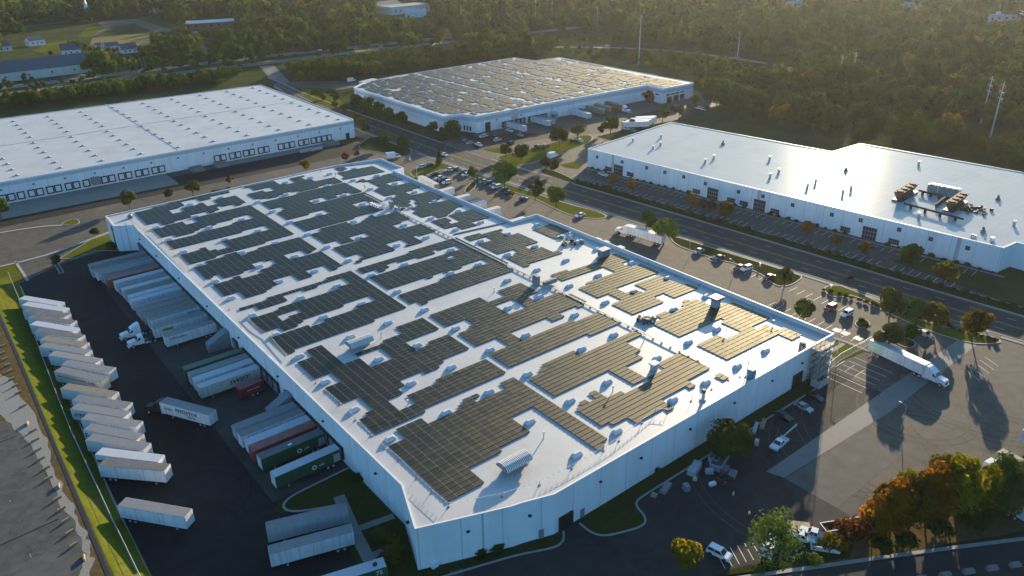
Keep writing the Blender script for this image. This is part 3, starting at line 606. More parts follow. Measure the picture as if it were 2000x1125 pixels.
# tyre marks curving through the yard and the lots
rt = random.Random(9)
M['tyre'] = mat('tyre_mark', spec=.1, col=(.0145, .0145, .015), rough=.8, var=.2, scale=1.); M['tyre_l'] = mat('tyre_wear', spec=.1, col=(.066, .059, .051), rough=.8, var=.3, scale=1.)
def arc(cx, cy, r, a0, a1, mt, z, w=.45):
    for dr in (0, 2.0): ribbon('tyre_mark', [(cx+(r+dr)*math.cos(a0+(a1-a0)*k/24), cy+(r+dr)*math.sin(a0+(a1-a0)*k/24)) for k in range(25)], w, 0, z, mt)
for k in range(15): arc(27+rt.uniform(-3, 4), 120+k*11.5, rt.uniform(5, 11), R(rt.uniform(-60, 0)), R(rt.uniform(40, 110)), M['tyre'], .0135+.0006*k)
for k in range(10): arc(150+rt.uniform(-20, 60), 48+rt.uniform(0, 22), rt.uniform(9, 26), R(rt.uniform(0, 200)), R(rt.uniform(220, 320)), M['tyre_l'], .0118+.0003*k, .4)
for k in range(8): arc(196+rt.uniform(-8, 8), 100+k*26, rt.uniform(8, 16), R(rt.uniform(60, 120)), R(rt.uniform(180, 260)), M['tyre_l'], .0118+.0003*k, .4)
# ================================================================ trailers, tractors, cars
def wheel(parent, x, y, r=.5, w=.3, name='wheel'):
    o = MB().tube((x, y-w/2, r), (x, y+w/2, r), r, n=12).build(name, M['rubber'], parent)
    s = 1 if y > 0 else -1
    MB().tube((x, y+s*w*.45, r), (x, y+s*(w/2+.02), r), r*.58, n=10).build('rim', M['galv'], o); return o
def trailer(c, ang, label, side='tr_white', roof='roof_a', L=15.6, rear=1, group=None, cat='trailer', front=None, cont=False, z0=1.15, z1=4.1, stripe=None, patch=None):
    "box trailer centred at c, long axis at ang; rear=+1 puts the doors and axles at the +x end"
    e = empty('trailer', c, ang if rear > 0 else ang+math.pi, label, cat, group)
    hl = L/2; W = 1.3
    b = MB(); b.box((0, 0, (z0+z1)/2), (L, 2*W, z1-z0))
    for s in (-1, 1):
        b.box((0, s*(W+.015), z0+.1), (L, .05, .2)); b.box((0, s*(W+.015), z1-.07), (L, .05, .14))
        if cont or side in ('green', 'red', 'maroon', 'orange', 'tan'):
            for i in range(int(L/.5)): b.box((-hl+.35+i*.5, s*(W+.02), (z0+z1)/2), (.22, .05, z1-z0-.4))
    b.build('box_body', M[side], e)
    rb_ = MB(); rb_.box((0, 0, z1+.02), (L-.06, 2*W-.06, .05))
    for i in range(12): rb_.box((-hl+.7+i*(L-1.4)/11, 0, z1+.05), (.06, 2*W-.2, .025))
    rb_.build('roof_panel', M[roof], e)
    f = MB(); f.box((-hl-.02, 0, (z0+z1)/2), (.05, 2*W-.1, z1-z0-.1)); f.build('front_panel', M[front or side], e)
    for s in (-1, 1): MB().box((hl+.03, s*.64, (z0+z1)/2), (.06, 1.22, z1-z0-.25)).build('rear_door', M['grey' if side != 'tr_white' else 'tr_white'], e)
    ch = MB()
    for s in (-.5, .5): ch.box((0, s, z0-.14), (L-.8, .14, .28))
    ch.box((hl-.12, 0, .62), (.1, 2.2, .12)); ch.box((hl-.12, -.7, .9), (.08, .08, .5)); ch.box((hl-.12, .7, .9), (.08, .08, .5)); ch.build('chassis', M['black'], e)
    lg = MB()
    for s in (-.75, .75): lg.box((-hl+2.9, s, .6), (.14, .14, 1.1)); lg.box((-hl+2.9, s, .06), (.4, .3, .1))
    lg.build('landing_gear', M['galv'], e)
    for dx in (hl-2.0, hl-3.25):
        for s in (-.98, .98): wheel(e, dx, s, .5, .5)
    if stripe: MB().box((stripe[1], 0, stripe[2]), (stripe[3], 2*W+.10, stripe[4])).build('painted_stripe', M[stripe[0]], e)
    return e
def on_side(e, body, size, mt, x, z, s=-1, **k):
    "lettering on the s (+y or -y) flank of a trailer"
    return text(body, size, M[mt], e, (x, s*1.36, z), (R(90), 0, 0 if s < 0 else math.pi), **k)
def from_edge(A, B, z=4.1, L=None, anchor='mid', off=1.3):
    "trailer centre and heading from the near top edge seen in the photo (ends A, B)"
    a, b = Vector(G(*A, z)), Vector(G(*B, z)); d = (b-a).normalized(); n = Vector((-d.y, d.x)); mid = (a+b)/2
    if n.dot(mid) < 0: n = -n
    return (mid+n*off), math.atan2(d.y, d.x), (b-a).length
# -- the slanted row along the fence: (A, B) near top edge, flank, roof, label
ROW = [
 ((33.8,583.8),(115,597.5),'tr_white','roof_w','white trailer at the far end of the slanted row, beside the empty striped bays'),
 ((40,596),(124,609),'tr_white','roof_w','pale roofed trailer second from the empty end of the slanted fence row'),
 ((44,607.5),(125,620),'tr_white','roof_d','dark grey roofed trailer near the empty end of the slanted row'),
 ((52,621),(137.5,634),'tr_white','roof_d','grey roofed trailer just before the bright lavender white roof'),
 ((55.5,634),(144,649),'tr_white','roof_w','trailer with the brightest lavender white roof in the slanted row'),
 ((66,647.5),(152.5,662.5),'tr_white','roof_d','grey roofed trailer between the bright white roof and the tan roof'),
 ((77.5,664),(160,677.5),'tr_white','roof_b','trailer with a tan roof in the slanted row along the fence'),
 ((75,677.5),(166,692.5),'tr_white','roof_a','trailer with a short dark mark on its flank, just after the tan roof'),
 ((94,694),(186,710),'tr_white','roof_a','white trailer next to the one standing forward of the slanted row'),
 ((119,712.5),(212.5,727.5),'tr_white','roof_a','trailer standing forward of the slanted row beside the red striped one'),
 ((102,725),(200,747),'tr_cream','roof_a','cream trailer with a long dark red stripe and faint purple lettering'),
 ((117.5,759),(217.5,776),'tr_white','roof_b','trailer with a dirty brown stained roof, after the red striped one'),
 ((140,782.5),(245,797.5),'tr_white','roof_a','white trailer standing forward beside the one lettered XTRA'),
 ((137,799),(241,816),'tr_white','roof_a','white trailer lettered XTRA on its flank'),
 ((157.5,819),(265,835),'tr_white','roof_a','white trailer between the one lettered XTRA and the one with large black letters'),
 ((164.6,840),(263.4,860),'tr_white','roof_a','white trailer with large black letters at its back and a red nose mark'),
 ((166,860),(280,879),'tr_white','roof_a','plain white trailer just before the green striped one'),
 ((185,888),(308,903),'tr_white','roof_w','white trailer with a green stripe along its flank'),
 ((191,909.7),(320,921),'tr_white','roof_d','white trailer with streaked grey roof ending the tight slanted row'),
 ((229,988),(360,1011),'tr_white','roof_a','lone white trailer parked apart from the slanted row'),
]
for i, (A, B, sd_, rf, lab) in enumerate(ROW):
    c, a, l = from_edge(A, B)
    e = trailer(c, a, lab, sd_, rf, L=min(max(l, 14.9), 15.9), rear=-1, group='trailers parked along the fence',
                stripe=('maroon', 2.2, 3.0, 10, .22) if i == 10 else ('green', 0, 2.5, 15, .6) if i == 17 else None)
    # rear=-1: local +x (rear) points to A, so the camera flank is local +y
    if i == 10: on_side(e, 'FedEx', 1.0, 'text_p', -4.6, 2.9, 1)
    if i == 13: on_side(e, 'XTRA', 1.25, 'text_k', 5.2, 2.7, 1, shear=.2)
    if i == 15: on_side(e, 'Fe', 2.0, 'text_k', 6.3, 2.6, 1); MB().box((-7.9, .3, 3.6), (.06, .7, .35)).build('marking', M['red'], e)
    if i == 7: MB().box((4.0, 1.35, 3.3), (1.3, .03, .2)).build('marking', M['text_k'], e)
# -- trailers backed onto the yard doors: near-edge y, nose x, flank, roof, label
DOCK = [
 (280.0, 38.1, 'tr_grey', 'roof_a', 'weathered grey trailer at the far corner of the yard, first of the docked row'),
 (276.3, 37.8, 'tr_grey', 'roof_d', 'dark roofed trailer second from the far corner of the yard'),
 (272.8, 38.4, 'tr_white', 'roof_a', 'white sided trailer third from the far corner of the yard'),
 (269.8, 39.3, 'tr_grey', 'roof_a', 'grey ribbed roof trailer two doors before the red one'),
 (266.5, 39.7, 'tr_grey', 'roof_d', 'grey trailer standing right beside the red one at the far doors'),
 (263.4, 39.7, 'red', 'red', 'faded red trailer at the far loading doors'),
 (259.2, 41.1, 'tr_white', 'roof_w', 'white trailer with a yellow sign panel, right after the red one'),
 (255.6, 41.3, 'tr_grey', 'roof_a', 'grey roofed trailer just after the far yellow sign panel'),
 (252.0, 41.6, 'tr_white', 'roof_w', 'white trailer two doors after the far yellow sign panel'),
 (248.4, 41.6, 'tr_grey', 'roof_b', 'trailer with a brownish grey roof in the middle of the docked row'),
 (244.9, 41.7, 'tr_white', 'roof_w', 'bright white trailer in the middle of the docked row'),
 (241.4, 41.5, 'tr_white', 'roof_w', 'white ribbed trailer next to the bright white one in the docked row'),
 (236.0, 41.5, 'tr_grey', 'roof_a', 'grey trailer four doors before the second yellow sign panel'),
 (232.2, 41.5, 'tr_grey', 'roof_a', 'grey trailer three doors before the second yellow sign panel'),
 (228.6, 41.7, 'tr_grey', 'roof_b', 'brownish roofed trailer two doors before the second yellow sign'),
 (224.6, 41.9, 'tr_white', 'roof_a', 'white trailer with dark letters near its doors, coupled to the sleeper cab tractor'),
 (218.4, 41.4, 'tr_white', 'roof_a', 'white trailer with a yellow sign panel, coupled to the small cab tractor'),
 (211.0, 42.4, 'tr_white', 'roof_a', 'white trailer lettered XPO Logistics at the end of the docked row'),
 (189.4, 40.9, 'green', 'green', 'dark green trailer docked beside the stair shelter'),
 (185.6, 41.1, 'tr_grey', 'roof_a', 'grey roofed trailer next to the dark green one by the stair shelter'),
 (182.2, 41.1, 'tr_white', 'roof_w', 'white trailer with dark letters near its doors beside the one lettered SWIFT'),
 (178.2, 40.9, 'tr_cream', 'roof_w', 'pale trailer lettered SWIFT in large slanted letters'),
 (155.2, 41.3, 'tr_grey', 'roof_a', 'grey trailer first of the near docked group before the wall corner'),
 (151.6, 41.2, 'tr_white', 'roof_a', 'white trailer with torn roof edge in the near docked group'),
 (147.8, 41.5, 'tr_white', 'roof_w', 'trailer with a bright bluish white roof beside the rusty red one'),
 (144.8, 41.2, 'red', 'red', 'rusty red trailer in the near docked group'),
 (140.9, 41.5, 'green', 'roof_d', 'dark green trailer with a grey hatched roof in the near docked group'),
 (133.3, 41.4, 'green', 'roof_w', 'dark green trailer with a white round badge, nearest of the docked group'),
]
for i, (y, x, sd_, rf, lab) in enumerate(DOCK):
    L = 56.6-x; e = trailer((x+L/2, y+1.3), 0, lab, sd_, rf, L=L, rear=1, group='trailers backed onto the yard doors', front='tr_white' if i in (26, 27) else None)
    if i in (6, 16):
        MB().box((-3.9, -1.34, 3.0), (3.2, .04, .85)).build('sign_panel', M['yellow'], e); on_side(e, 'PENSKE', .62, 'text_k', -3.9, 3.0).location.y = -1.38
    if i == 15: on_side(e, 'PENSKE', .7, 'text_k', 4.8, 3.1)
    if i == 17: on_side(e, 'XPOLogistics', .85, 'text_k', -3.6, 3.2, shear=.15)
    if i == 20: on_side(e, 'XTRA', .9, 'text_k', 5.4, 3.4, shear=.2)
    if i == 21: on_side(e, 'SWIFT', 1.7, 'text_k', 2.0, 2.7, shear=.35, sx=1.1)
    if i in (26, 27):
        MB().box((6.6, -1.37, 2.3), (1.5, .04, 2.0)).build('pale_panel', M['tr_grey'], e)
        d = MB().tube((1.2, -1.39, 2.3), (1.2, -1.42, 2.3), .62, n=8).build('badge', M['text_w'], e); on_side(e, 'odd', .8, 'text_w', 2.9, 2.3).location.y = -1.4
        MB().tube((1.2, -1.42, 2.3), (1.2, -1.44, 2.3), .3, n=8).build('badge_centre', M['green'], d)
    if i == 26: MB().box((-.4, -.2, 4.2), (.9, .55, .1)).build('roof_hatch', M['white'], e)
e = trailer((51.8, 173.5), R(5), 'short maroon container with white lettering tucked beside the one lettered SWIFT', 'maroon', 'maroon', L=6.4, rear=1, cat='container', z0=.9, z1=3.5)
on_side(e, 'HAPAG LLOYD', .5, 'text_w', .2, 2.4)
# two trailers in the landscaped corner, one cut off at the frame edge
c, a, l = from_edge((520, 1037), (680, 998)); trailer(c, a, 'grey roofed trailer further from view of the two by the concrete walks', 'tr_grey', 'roof_a', L=15.6, rear=1)
c, a, l = from_edge((527, 1084), (689, 1040)); trailer(c, a, 'trailer with a pale ribbed flank, nearer of the two by the concrete walks', 'tr_white', 'roof_a', L=15.6, rear=1)
c, a, l = from_edge((708, 1123), (756, 1108), L=15); e = trailer((c[0]-3.6, c[1]+1.2), a, 'dark sided trailer with a round roof vent, cut by the picture edge', 'green', 'roof_w', L=12, rear=1)
MB().tube((4.2, 0, 4.1), (4.2, 0, 4.4), .42, n=12).build('roof_vent', M['black'], e); on_side(e, '75', 1.3, 'text_w', 4.6, 3.2)
# -- tractors
def tractor(c, ang, label, paint='white', sleeper=True, day=False):
    "nose towards +x, fifth wheel at the rear"
    e = empty('tractor_unit', c, ang, label, 'truck tractor'); P = M[paint]
    x1 = 3.6
    prof = [(x1, .7), (x1, 1.55), (3.35, 1.95), (1.75, 2.15), (1.3, 2.2), (1.3, .7)]
    b = MB(); b.side(prof, -.95, .95); b.build('hood', P, e)
    cab = [(1.3, .75), (1.3, 2.1), (.75, 3.05), (.55, 3.15)]
    cab += [(-.2, 3.6), (-1.1, 4.0), (-1.9, 4.05), (-1.95, .75)] if sleeper else [(-.55, 3.2), (-.75, .75)]
    b = MB(); b.side(cab, -1.2, 1.2, .86, 2.3); b.build('cab', P, e)
    MB().add([(1.335, -1.0, 2.2), (1.335, 1.0, 2.2), (.80, .93, 3.03), (.80, -.93, 3.03)], [(0, 1, 2, 3)]).build('windscreen', M['glass'], e, fix=False)
    for s in (-1, 1):
        w = MB(); y = s*1.205; y2 = s*1.05
        w.add([(1.05, y, 2.05), (.2, y, 2.05), (.2, y2, 2.85), (.7, y2, 2.85)], [(0, 1, 2, 3)]); w.build('side_window', M['glass'], e, fix=False)
        if sleeper: MB().box((-1.0, s*1.06, 2.75), (.55, .04, .45)).build('sleeper_window', M['glass'], e)
        MB().tube((-2.6, s*.8, .62), (-1.0, s*1.05, .62), .34, n=10).build('fuel_tank', M['galv'], e)
        MB().box((x1+.02, s*.72, 1.15), (.06, .35, .3)).build('headlight', M['galv'], e)
        MB().box((1.2, s*1.4, 2.3), (.12, .22, .6)).build('mirror', M['black'], e)
        wheel(e, 2.55, s*1.0, .52, .34)
        for x in (-3.0, -4.3): wheel(e, x-(0 if sleeper else -.8), s*.95, .52, .55)
    MB().box((x1+.02, 0, 1.2), (.06, .95, .75)).build('grille', M['black'], e); MB().box((x1+.05, 0, .62), (.22, 2.2, .32)).build('bumper', P, e)
    f = MB()
    for s in (-.42, .42): f.box((-1.6, s, .85), (6.4, .14, .26))
    f.tube((-3.6, 0, 1.0), (-3.6, 0, 1.12), .5, n=12); f.build('frame', M['black'], e)
    return e
tractor((37.2, 225.9), math.pi, 'white tractor with tall sleeper cab standing nose out from the docked row')
tractor((37.6, 219.6), math.pi, 'small white day cab tractor nose out from the docked row', sleeper=False)
# the black tractor with the lettered trailer turning in the yard
c, a, l = from_edge((311, 786), (406.5, 811.5)); e = trailer(c, a, 'white trailer with large black lettering being turned across the yard', 'tr_white', 'roof_a', L=15.3, rear=1)
on_side(e, 'PREDATOR', 1.35, 'text_k', .6, 3.0); on_side(e, 'TRUCK', .8, 'text_k', 2.0, 1.9); on_side(e, 'Lines', 1.3, 'text_p', -5.2, 2.9, shear=.4)
d = Vector((math.cos(a), math.sin(a))); tractor(c-d*9.3, a+math.pi+R(14), 'black tractor pulling the lettered trailer across the yard', 'black')
# loaded truck by the green tree, and the mint trimmed one in the south lot
c, a, l = from_edge((1228.8, 443), (1288, 460.8)); e = trailer((c[0], c[1]), a, 'white trailer half hidden under the green tree by the road', 'tr_white', 'roof_w', L=15.6, rear=1)
d = Vector((math.cos(a), math.sin(a))); tractor(c-d*9.8, a+math.pi, 'white tractor with two sleeper windows coupled under the green tree by the road')
c, a, l = from_edge((1698, 664), (1807.6, 714.5)); e = trailer(c, a, 'long white trailer with a mint green rear in the sunlit south lot', 'tr_white', 'roof_w', L=16.2, rear=-1)
MB().box((6.0, 0, 2.66), (4.2, 2.68, 2.86)).build('mint_panel', M['tr_mint'], e)
d = Vector((math.cos(a), math.sin(a))); tractor(c+d*10.1, a+R(2), 'white tractor with sleeper cab at the head of the mint trimmed trailer')
for px, py, sd_, rf, lab in ((1864, 913, 'tr_white', 'roof_w', 'white trailer end poking out above the orange trees'), (1924, 902, 'tr_white', 'roof_w', 'long white trailer behind the golden trees at the lot edge'), (1948, 884, 'tr_cream', 'roof_b', 'cream trailer furthest behind the golden trees at the lot edge')):
    x, y = G(px, py, 4.1); an = R(-98); trailer((x+math.cos(an)*7.8+1.3, y+math.sin(an)*7.8), an, lab, sd_, rf, L=15.6, rear=1)
c = G(2012, 860, 2); trailer((c[0], c[1]-6), R(-95), 'white trailer cut by the picture edge past the golden trees', 'tr_white', 'roof_w')
# trailers on the far side of the main warehouse, only roof ends in view
for px, py, lab in ((1010, 362+28, 0),):
    pass
for y, rf, lab in ((287-18, 'roof_w', 'trailer roof end farthest along the hidden side doors'), (256.6, 'roof_w', 'wide trailer roof end second along the hidden side doors'), (249.5, 'roof_b', 'tan topped trailer roof end at the hidden side doors'), (245.4, 'roof_w', 'white trailer roof end in the middle of the hidden side doors'), (236, 'roof_w', 'white trailer roof end before the wall steps out'), (220, 'roof_w', 'white trailer roof end closest to the stepped out wall')):
    trailer((165.8+8.2, y), 0, lab, 'tr_white', rf, L=15.6, rear=-1, group='trailers at the hidden side doors')
c, a, l = from_edge((812, 341), (852, 364)); trailer(c, R(-95), 'cream trailer parked alone between the cars and the far wall end', 'tr_cream', 'roof_w', L=15.4, rear=1)
for i, (px, py) in enumerate(((1147, 472), (1163, 477.5), (1192, 488), (1234, 511))):
    x, y = G(px, py, 3.9); trailer((x+2.6, y), 0, ('white box roof nearest the long white truck', 'white box roof second along the right hand wall', 'white box roof third along the right hand wall', 'white box roof beside the roof air unit wall')[i].replace('right hand', 'sunlit side'), 'tr_white', 'roof_w', L=7.5, rear=-1, group='trailers at the sunlit side wall', z1=3.6)
# at the far warehouse doors
def front(px, py, z=4.1): return G(px, py, z)
for xx, yy, sd_, rf, L, lab in ((275.5, 340, 'tr_white', 'roof_a', 15.5, 'white trailer at the first far loading door by the parked cars'), (294, 340.4, 'tr_white', 'roof_a', 15.5, 'white trailer at the far doors before the first hooded shelter'), (298.5, 341, 'tr_grey', 'roof_d', 14, 'grey roofed trailer tight beside the hooded shelter'), (324, 338, 'tr_white', 'roof_w', 15.5, 'white trailer standing alone at the middle of the far wall'), (338, 340.5, 'tan', 'tan', 15, 'tan container nearest the lone white trailer at the far wall'), (345.5, 341.3, 'tan', 'tan', 14, 'tan container beside the orange truck at the far wall'), (355, 340.5, 'orange', 'roof_a', 15.6, 'orange trailer with white tractor at the far wall')):
    trailer((xx, yy), R(90), lab, sd_, rf, L=L, rear=1, group=None)
tractor((355, 330.6), R(-90), 'white tractor coupled to the orange trailer at the far wall')
for i, (px, py, L, lab) in enumerate(((1242, 237, 15.5, 'white trailer nearest of the four parked across the far lot'), (1248, 234, 15, 'second white trailer of the four parked across the far lot'), (1255, 230.5, 14, 'third white trailer of the four parked across the far lot'), (1262, 227.5, 12, 'white trailer farthest of the four parked across the far lot'))):
    x, y = G(px, py, 4.1); trailer((x, y), R(-32), lab, 'tr_white', 'roof_w', L=L, rear=1, group='trailers across the far lot')
# -- cars
def car(kind, paint, lab=None, group=None):
    e = empty(kind, (0, 0, 0), 0, lab, {'car': 'car', 'suv': 'car', 'pickup': 'pickup', 'box_truck': 'truck', 'van': 'van'}[kind], group); P = M[paint]
    if kind == 'car':
        body = [(2.25, .3), (2.28, .62), (1.9, .78), (.9, .92), (-1.6, .95), (-2.2, .9), (-2.28, .5), (-2.2, .3)]; cab = [(1.0, .9), (.2, 1.42), (-1.1, 1.45), (-1.9, .95)]; wx = (1.4, -1.4); hw_ = .9
    elif kind == 'suv':
        body = [(2.3, .35), (2.33, .75), (2.0, .95), (1.0, 1.05), (-2.25, 1.08), (-2.35, .6), (-2.3, .35)]; cab = [(1.15, 1.02), (.4, 1.68), (-1.9, 1.72), (-2.25, 1.05)]; wx = (1.45, -1.4); hw_ = .95
    elif kind == 'pickup':
        body = [(2.8, .45), (2.83, .95), (2.6, 1.1), (1.3, 1.15), (-.55, 1.15), (-.6, .75), (-2.7, .75), (-2.72, .45)]; cab = [(1.35, 1.12), (.7, 1.8), (-.45, 1.82), (-.6, 1.12)]; wx = (1.8, -1.8); hw_ = .98
    else:
        body = [(3.6, .5), (3.63, 1.1), (3.3, 1.3), (2.6, 1.4), (.6, 1.4), (.6, .5)]; cab = [(2.75, 1.35), (2.2, 2.15), (.75, 2.2), (.65, 1.35)]; wx = (2.5, -2.0); hw_ = 1.0
    b = MB(); b.side(body, -hw_, hw_)
    if kind == 'pickup':
        for s in (-1, 1): b.box((-1.65, s*(hw_-.05), .95), (2.1, .1, .42))
        b.box((-2.68, 0, .95), (.1, 2*hw_-.02, .42))
    b.build('body', P, e)
    n = len(cab); rf = MB(); lo = .93; hi = .74
    # glazed cabin with painted roof and pillars
    g = MB(); g.side(cab, -hw_*lo, hw_*lo, hi/lo, (cab[0][1]+cab[1][1])/2); g.build('window_glass', M['glass'], e)
    rf.box(((cab[1][0]+cab[2][0])/2, 0, cab[1][1]+.03), (abs(cab[1][0]-cab[2][0])+.1, 2*hw_*hi+.06, .07))
    for s in (-1, 1):
        for (xa, za), (xb, zb) in ((cab[0], cab[1]), (cab[3], cab[2])): rf.tube((xa, s*hw_*lo, za), (xb, s*hw_*hi, zb), .06, n=4)
        mx_ = (cab[1][0]+cab[2][0])/2; rf.tube((mx_, s*hw_*lo, cab[0][1]), (mx_, s*hw_*hi, cab[1][1]), .06, n=4)
    rf.build('roof', P, e)
    for s in (-1, 1):
        MB().box((body[1][0]-.03, s*hw_*.7, body[1][1]-.1), (.1, .4, .16)).build('headlight', M['galv'], e)
        MB().box((body[-2][0]+.02, s*hw_*.78, .75), (.08, .25, .18)).build('tail_light', M['red'], e)
        for x in wx: MB().tube((x, s*(hw_-.2), .34), (x, s*(hw_+.02), .34), .36 if kind != 'pickup' else .42, n=10).build('wheel', M['rubber'], e)
    if kind in ('box_truck', 'van'):
        MB().box((-1.6, 0, 2.0), (4.4, 2.3, 2.6)).build('cargo_box', P, e); MB().box((-1.6, 0, .6), (4.4, .9, .25)).build('chassis', M['black'], e)
    return e
PROTO = {}
def put(kind, paint, px, py, ang, lab, group=None, z=0.):
    x, y = G(px, py, .6); k = (kind, paint)
    if k not in PROTO: PROTO[k] = e = car(kind, paint, lab, group); e.location = (x, y, z); e.rotation_euler = (0, 0, R(ang))
    else:
        e = copy_tree(PROTO[k], (x, y, z), R(ang), lab, group)
        if not group and 'group' in e: del e['group']
    return e
put('suv', 'white_car', 1458, 524, 175, 'white car beside the red car in the sunlit bays below the road')
put('car', 'car_red', 1444, 522, 175, 'dark red car beside the white one in the sunlit bays below the road')
put('car', 'car_red', 1502, 541, 178, 'dark red car with glinting roof near the kerbed tree point')
put('car', 'car_silver', 1364, 490, 178, 'silver car farthest up the sunlit bays below the road')
put('car', 'car_blue', 1404, 503, 178, 'dark blue car beside the round kerbed bed in the sunlit bays')
put('suv', 'car_red', 1622, 601, 178, 'dark red sport car parked just above the white one near the round bed')
put('suv', 'white_car', 1654, 612, 178, 'white car parked by the round shrub bed with its shadow below')
put('car', 'car_silver', 1807, 652, -98, 'silver sedan driving in the tree shadow by the road')
put('pickup', 'white_car', 1522, 867, 185, 'white pickup carrying long poles on the shaded yard')
put('car', 'car_black', 1593, 775, -92, 'black car nearest the scaffold by the shaded wall')
put('car', 'car_silver', 1570, 795, -92, 'silver car in the middle of the three by the shaded wall')
put('car', 'car_black', 1530, 812, -92, 'black car last of the three by the shaded wall')
put('suv', 'white_car', 1405, 1080, -78, 'white car with a roof rack in the bay at the bottom edge')
put('pickup', 'white_car', 1591, 1045, 112, 'white pickup beside the flatbed load of soil')
put('pickup', 'white_car', 1562, 1049, -62, 'white pickup parked between the white box truck and the flatbed')
put('box_truck', 'white_car', 1508, 1066, 15, 'white box truck half hidden by the feathery tree')
put('car', 'white_car', 1133, 420, 176, 'white car alone beside the lit lawn near the step in the wall')
put('car', 'car_grey', 1023, 388, -10, 'grey car in the shade at the lawn edge by the step in the wall')
put('box_truck', 'white_car', 769, 307, -10, 'white box truck at the corner of the driveway behind the panel roof')
lot = [(822, 326, 'car_silver', 'suv', 'silver car tucked in the corner by the lit lawn'), (838, 322, 'car_black', 'car', 'black car by the corner lawn behind the silver one'), (877, 331, 'white_car', 'car', 'white car below the lit lawn, first in the shaded lot'), (888, 331, 'car_silver', 'suv', 'silver car next to the first white car in the shaded lot'), (903, 337, 'car_navy', 'suv', 'navy car next to the white one by the small tree'), (911, 341, 'white_car', 'suv', 'white car by the small round tree in the shaded lot'), (849, 340, 'car_black', 'car', 'black car behind the cream trailer'), (858, 347, 'white_car', 'car', 'white car by the nose of the cream trailer'), (864, 352, 'car_navy', 'suv', 'navy car between two white ones by the cream trailer'), (873, 356, 'white_car', 'suv', 'white car nearest the cream trailer island'), (935, 351, 'car_black', 'car', 'black car first of the row under the verge trees'), (944, 354, 'car_silver', 'car', 'silver car in the row under the verge trees'), (953, 358, 'car_navy', 'suv', 'navy car in the row under the verge trees'), (963, 362, 'car_grey', 'car', 'grey car before the white one under the verge trees'), (970, 365, 'white_car', 'suv', 'white car last of the row under the verge trees'), (983, 371, 'car_black', 'suv', 'black car next to the orange shrub'), (992, 376, 'car_blue', 'car', 'blue car beside the orange shrub')]
for px, py, pt, kd, lab in lot: put(kd, pt, px, py, 176 if px > 820 else 80, lab)
far = [(944, 266, 'white_car', 'suv', 'white car nearest the corner entrance of the far warehouse'), (962, 264, 'car_grey', 'car', 'grey car beside the corner entrance of the far warehouse'), (972, 273, 'white_car', 'suv', 'white car with open tailgate in the middle of the far lot'), (995, 255, 'white_car', 'pickup', 'white pickup by the wall of the far lot'), (1015, 264, 'car_silver', 'pickup', 'silver pickup in the open part of the far lot'), (998, 278, 'car_navy', 'car', 'navy car behind the round trees in the far lot'), (918, 279, 'car_silver', 'car', 'silver car by the roadside lawn of the far lot'), (935, 283, 'white_car', 'pickup', 'white pickup by the roadside lawn of the far lot'), (902, 270, 'car_red', 'car', 'dark red car under the wall trees of the far lot'), (908, 276, 'car_grey', 'suv', 'grey car under the wall trees of the far lot'), (1050, 286, 'car_black', 'suv', 'black car beside the round trees'), (1066, 285, 'car_red', 'suv', 'red car beside the dark round tree'), (1120, 274, 'car_black', 'car', 'black car under the pale willow tree'), (1132, 274, 'white_car', 'car', 'white car under the pale willow tree'), (1222, 251, 'white_car', 'suv', 'white car beside the small red tree in the far lot'), (1236, 254, 'car_silver', 'car', 'silver car behind the office warehouse roof'), (1322, 205, 'car_silver', 'car', 'silver car by the glazed entrance of the far warehouse'), (1364, 211, 'white_car', 'car', 'white car first of the tight row under the yellow tree'), (1372, 213, 'white_car', 'car', 'white car last of the tight row under the yellow tree'), (1380, 209, 'car_grey', 'car', 'grey car behind the tight row under the yellow tree'), (1178, 341, 'white_car', 'pickup', 'white pickup at the first office entrance')]
for px, py, pt, kd, lab in far: put(kd, pt, px, py, random.choice((84, 92, 175, 10)), lab)
put('box_truck', 'white_car', 1080, 306, 15, 'white box truck on the drive between the lit lawns')
put('car', 'white_car', 868, 302, -85, 'white car on the main road by the conifer')
HWY = 'vehicles on the highway'
cols = ['white_car', 'car_grey', 'car_black', 'car_silver', 'white_car', 'car_navy', 'car_red']
hc = [(127, 153, 1), (160, 147, 0), (172, 150, 2), (213, 157, 5), (145, 158, 3), (258, 141, 3), (276, 138.5, 0), (320, 134.5, 2), (365, 128, 0), (387, 128, 2), (468, 128, 5), (511, 112, 2), (549, 108.5, 2), (578, 107.5, 1), (676, 98, 2), (696, 94.5, 0), (735, 91, 5), (744, 92, 0), (801, 82, 2), (845, 81.5, 1), (680, 107, 0), (740, 100, 3), (52, 163, 2), (420, 134, 0), (1183, 46.5, 3), (1030, 43, 0), (1186, 89, 0), (1440, 112, 3)]
for px, py, k in hc: put('suv' if k % 2 else 'car', cols[k], px, py, -3 if px < 900 else -35, 'small car driving on the multi lane highway beyond the tree belt', HWY)
put('box_truck', 'white_car', 424, 119, -3, 'white van on the highway, the larger of the two near the leafy bend', None); put('box_truck', 'white_car', 484, 116, -3, 'white van on the highway just before the bridge', None)
e = tractor((*G(629, 98.5, 1),), math.pi+R(4), 'white truck tractor hauling along the highway below the woods')
put('box_truck', 'white_car', 687, 158, 20, 'white portable cabin truck by the far corner of the tan panelled roof')
